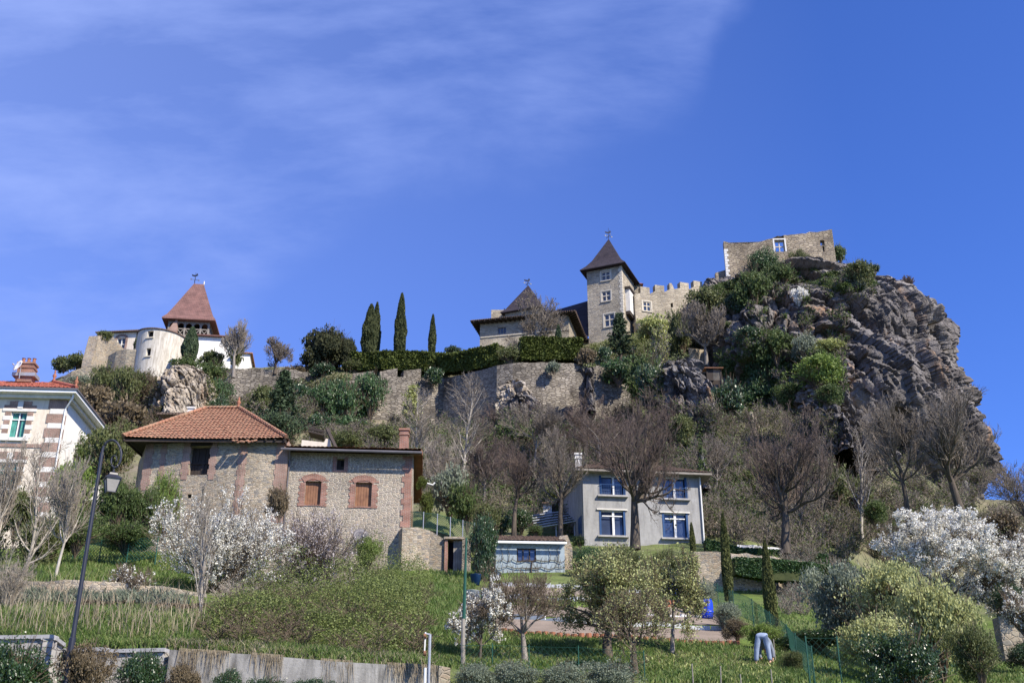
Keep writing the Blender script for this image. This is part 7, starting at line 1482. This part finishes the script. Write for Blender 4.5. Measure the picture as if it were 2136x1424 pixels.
def cover(name, poly, n, mat, size, hmax, seed, ymax=1e9, ymin=0, asp=.6, upright=0, hscale=.28, fade=30, thin=0):
    pts = scatter(poly, n, seed, ymin, ymax); rng = np.random.default_rng(seed); q = np.array([h for h, *_ in pts]); X = np.array([(x, y) for _, _, x, y in pts]); ed = np.full(len(X), 1e9)
    for i in range(len(poly)):
        a, b = np.array(poly[i], float), np.array(poly[(i+1) % len(poly)], float); t = np.clip(((X-a)@(b-a))/((b-a)@(b-a)), 0, 1); ed = np.minimum(ed, np.linalg.norm(X-a-t[:, None]*(b-a), axis=1))
    k = lump(q[:, 0], q[:, 1], hscale)*hmax*np.clip(ed/fade+.1, 0, 1)
    if thin: m = (vn(q*.5, seed)*.7+vn(q*1.6, seed+1)*.3) > thin; q = q[m]; k = k[m]
    q[:, 2] += k*(1-rng.random(len(q))**2.2*.75)+rng.normal(size=len(q))*size*.5; q[:, :2] += rng.normal(size=(len(q), 2))*.12
    b = q[0].copy(); o = put(name, leaves(name, q-b, size, M[mat], rng, asp, upright), None, Vector(b)); return tag(o, kind='stuff')
bram = [(430, 1345), (430, 1290), (520, 1225), (640, 1195), (760, 1178), (860, 1178), (905, 1200), (890, 1290), (870, 1378), (700, 1372), (560, 1352)]
cover('bramble_thicket', bram, 80000, 'leaf_br2', .034, 1.5, 11, 60, hscale=.42)
cover('low_brambles', bram, 34000, 'leaf_br2', .034, .5, 14, 60, hscale=.9, fade=15)
brush('bramble_stems', bram, 110, .35, .8, 'twig_b', 12, 30, 60, .006, 'leaf_br2', .032, 60, sq=1.7)
brush('dry_bramble_stems', [(430, 1290), (520, 1215), (640, 1190), (860, 1178), (700, 1240), (520, 1260)], 90, .4, .8, 'twig_l', 13, 30, 60, .006, sq=1.5)
cover('crag_top_greenery', [(1440, 612), (1520, 585), (1620, 560), (1700, 560), (1800, 572), (1835, 596), (1760, 612), (1690, 590), (1600, 585), (1550, 620), (1470, 640)], 26000, 'leaf', .10, 1.2, 41, 170, 90, hscale=.35, thin=.34)
cover('crag_slope_greenery', [(1500, 760), (1560, 720), (1640, 705), (1740, 740), (1760, 800), (1740, 840), (1680, 840), (1500, 890)], 36000, 'leaf', .10, 1.5, 46, 170, 104, hscale=.35, thin=.36)
cover('ivy_bank', [(1525, 1160), (1700, 1172), (1745, 1185), (1745, 1240), (1640, 1240), (1540, 1222)], 12000, 'leaf_ivy', .06, .4, 47, 85)
cover('crag_dry_scrub', [(1440, 600), (1800, 575), (1830, 620), (1700, 640), (1560, 640), (1500, 700), (1765, 760), (1760, 860), (1510, 900), (1490, 720)], 14000, 'leaf_o', .10, .9, 42, 170, 104, hscale=.5, thin=.52)
cover('slope_greenery', [(800, 900), (1000, 880), (1400, 880), (1700, 930), (2040, 1040), (2040, 1150), (1480, 1120), (1210, 1100), (900, 1060)], 64000, 'leaf', .08, 1.7, 48, 112, 66, hscale=.3, thin=.47)
cover('hilltop_scrub', [(430, 770), (720, 770), (900, 775), (900, 790), (700, 880), (520, 880), (430, 850)], 22000, 'leaf_o', .11, 1.2, 43, 135, 95)
cover('castle_bank_scrub', [(1200, 725), (1460, 690), (1460, 745), (1385, 755), (1380, 880), (1330, 880), (1240, 770)], 22000, 'leaf_o', .11, 1.5, 44, 140, 90)
cover('castle_lawn', [(1200, 715), (1460, 660), (1460, 740), (1200, 770)], 9000, 'leaf_br2', .10, .8, 45, 145, 100)
def grass(name, poly, n, h0, h1, mat, seed, ymax=1e9, ymin=0, w=.014):
    pts = scatter(poly, n, seed, ymin, ymax); rng = np.random.default_rng(seed); q = np.array([h for h, *_ in pts]); n = len(q); q[:, :2] += rng.normal(size=(n, 2))*.08
    q[:, 2] = gz(q[:, 0], q[:, 1]); cl = vn(q*1.1, seed)*.7+.55; H = rng.uniform(h0, h1, n)*cl; a = rng.uniform(0, 6.28, n); d = np.stack([np.cos(a), np.sin(a), 0*a], 1)*(w*(1+q[:, 1:2]*.012)); ln = rng.normal(size=(n, 3))*.35; ln[:, 2] = 1; top = q+ln*H[:, None]
    m_ = q+ln*np.array([.36, .36, 1])*H[:, None]*.58; b = q[0].copy(); e = d*.12
    V = np.stack([q-d, q+d, m_+d*.75, m_-d*.75, top+e, top-e], 1)-b; V = V.reshape(-1, 3); k = np.arange(n)[:, None]*6
    Fq = np.concatenate([k+np.array([[0, 1, 2, 3]]), k+np.array([[3, 2, 4, 5]])]); return tag(put(name, npmesh(name, V, Fq, M[mat], attr=np.tile(rng.random(n), 2)), None, Vector(b)), kind='stuff')
grass('long_grass', [(-20, 1345), (-20, 1255), (430, 1275), (520, 1290), (560, 1360), (345, 1358), (220, 1350)], 36000, .08, .27, 'grass', 21, 45)
grass('bank_grass', [(520, 1350), (880, 1375), (905, 1200), (870, 1168), (1000, 1170), (965, 1395), (900, 1392), (520, 1366)], 18000, .10, .30, 'grass', 22, 64)
grass('slope_grass', [(-20, 1215), (-20, 1165), (330, 1140), (430, 1180), (500, 1240), (300, 1210)], 14000, .15, .35, 'grass', 23, 66)
grass('orchard_grass', [(965, 1350), (1030, 1318), (1200, 1330), (1340, 1336), (1540, 1346), (1620, 1380), (1700, 1424), (1340, 1424), (1330, 1390), (965, 1392)], 24000, .06, .22, 'grass', 24, 45)
grass('lawn_grass', [(1540, 1240), (1700, 1235), (1800, 1300), (2136, 1320), (2136, 1424), (1640, 1424), (1560, 1300)], 22000, .05, .16, 'grass', 25, 60)
grass('terrace_grass', [(1470, 1140), (1700, 1155), (1760, 1185), (1760, 1240), (1640, 1240), (1470, 1230)], 9000, .08, .25, 'grass', 26, 85)
grass('dry_stalks', [(0, 1330), (0, 1230), (420, 1250), (420, 1340)], 900, .4, 1.2, 'grassdry', 27, 45, w=.006)
grass('dry_wall_grass', [(345, 1364), (345, 1345), (520, 1350), (905, 1378), (905, 1394), (520, 1372)], 3000, .10, .32, 'grassdry', 28, 36, w=.008)
grass('wall_top_grass', [(345, 1364), (345, 1335), (520, 1340), (905, 1368), (905, 1394), (520, 1372)], 7000, .08, .28, 'grass', 33, 36)
grass('iris_leaves', [(-10, 1262), (-10, 1246), (330, 1248), (400, 1262), (300, 1264)], 2400, .30, .55, 'leaf_grey', 29, 45, w=.03)
grass('lettuce_rows', [(1040, 1262), (1040, 1254), (1340, 1262), (1340, 1272)], 1800, .1, .25, 'leaf_br', 30, 60, w=.03)
grass('garden_weeds', [(1380, 1424), (1360, 1368), (1600, 1362), (1640, 1424)], 900, .06, .18, 'leaf_ye', 31, 45, w=.02)
brush('dry_vine_pile', [(150, 1268), (150, 1256), (430, 1262), (430, 1285), (300, 1276)], 130, .10, .22, 'twig_b', 32, 30, 46, .010, sq=3.0)
# dry grass and roots hanging over the concrete wall
rg = random.Random(9); sg = []
for k in range(900):
    px = 350+rg.random()*560; py = float(np.interp(px, [345, 520, 700, 915], [1354, 1364, 1379, 1391])); p = P(px, py-1, 30.62+.0008*(px-345)-.02); d = rg.random()**2*.75+.06; s = rg.uniform(-.25, .45)*d
    if vn(np.array([[px*.02, 0, 0]]), 5)[0] < .42: continue
    m_ = p+Vector((s*.4, -.06, .04)); e = p+Vector((s, -.07-.05*rg.random(), -d)); sg += [(*p, *m_, .006, .006), (*m_, *e, .006, .003)]
b = sg[0][:3]; tag(put('hanging_dry_grass', segmesh('hanging_dry_grass', np.array(sg)-np.array([*b, *b, 0, 0]), M['grassdry'], 3), None, Vector(b)), kind='stuff')
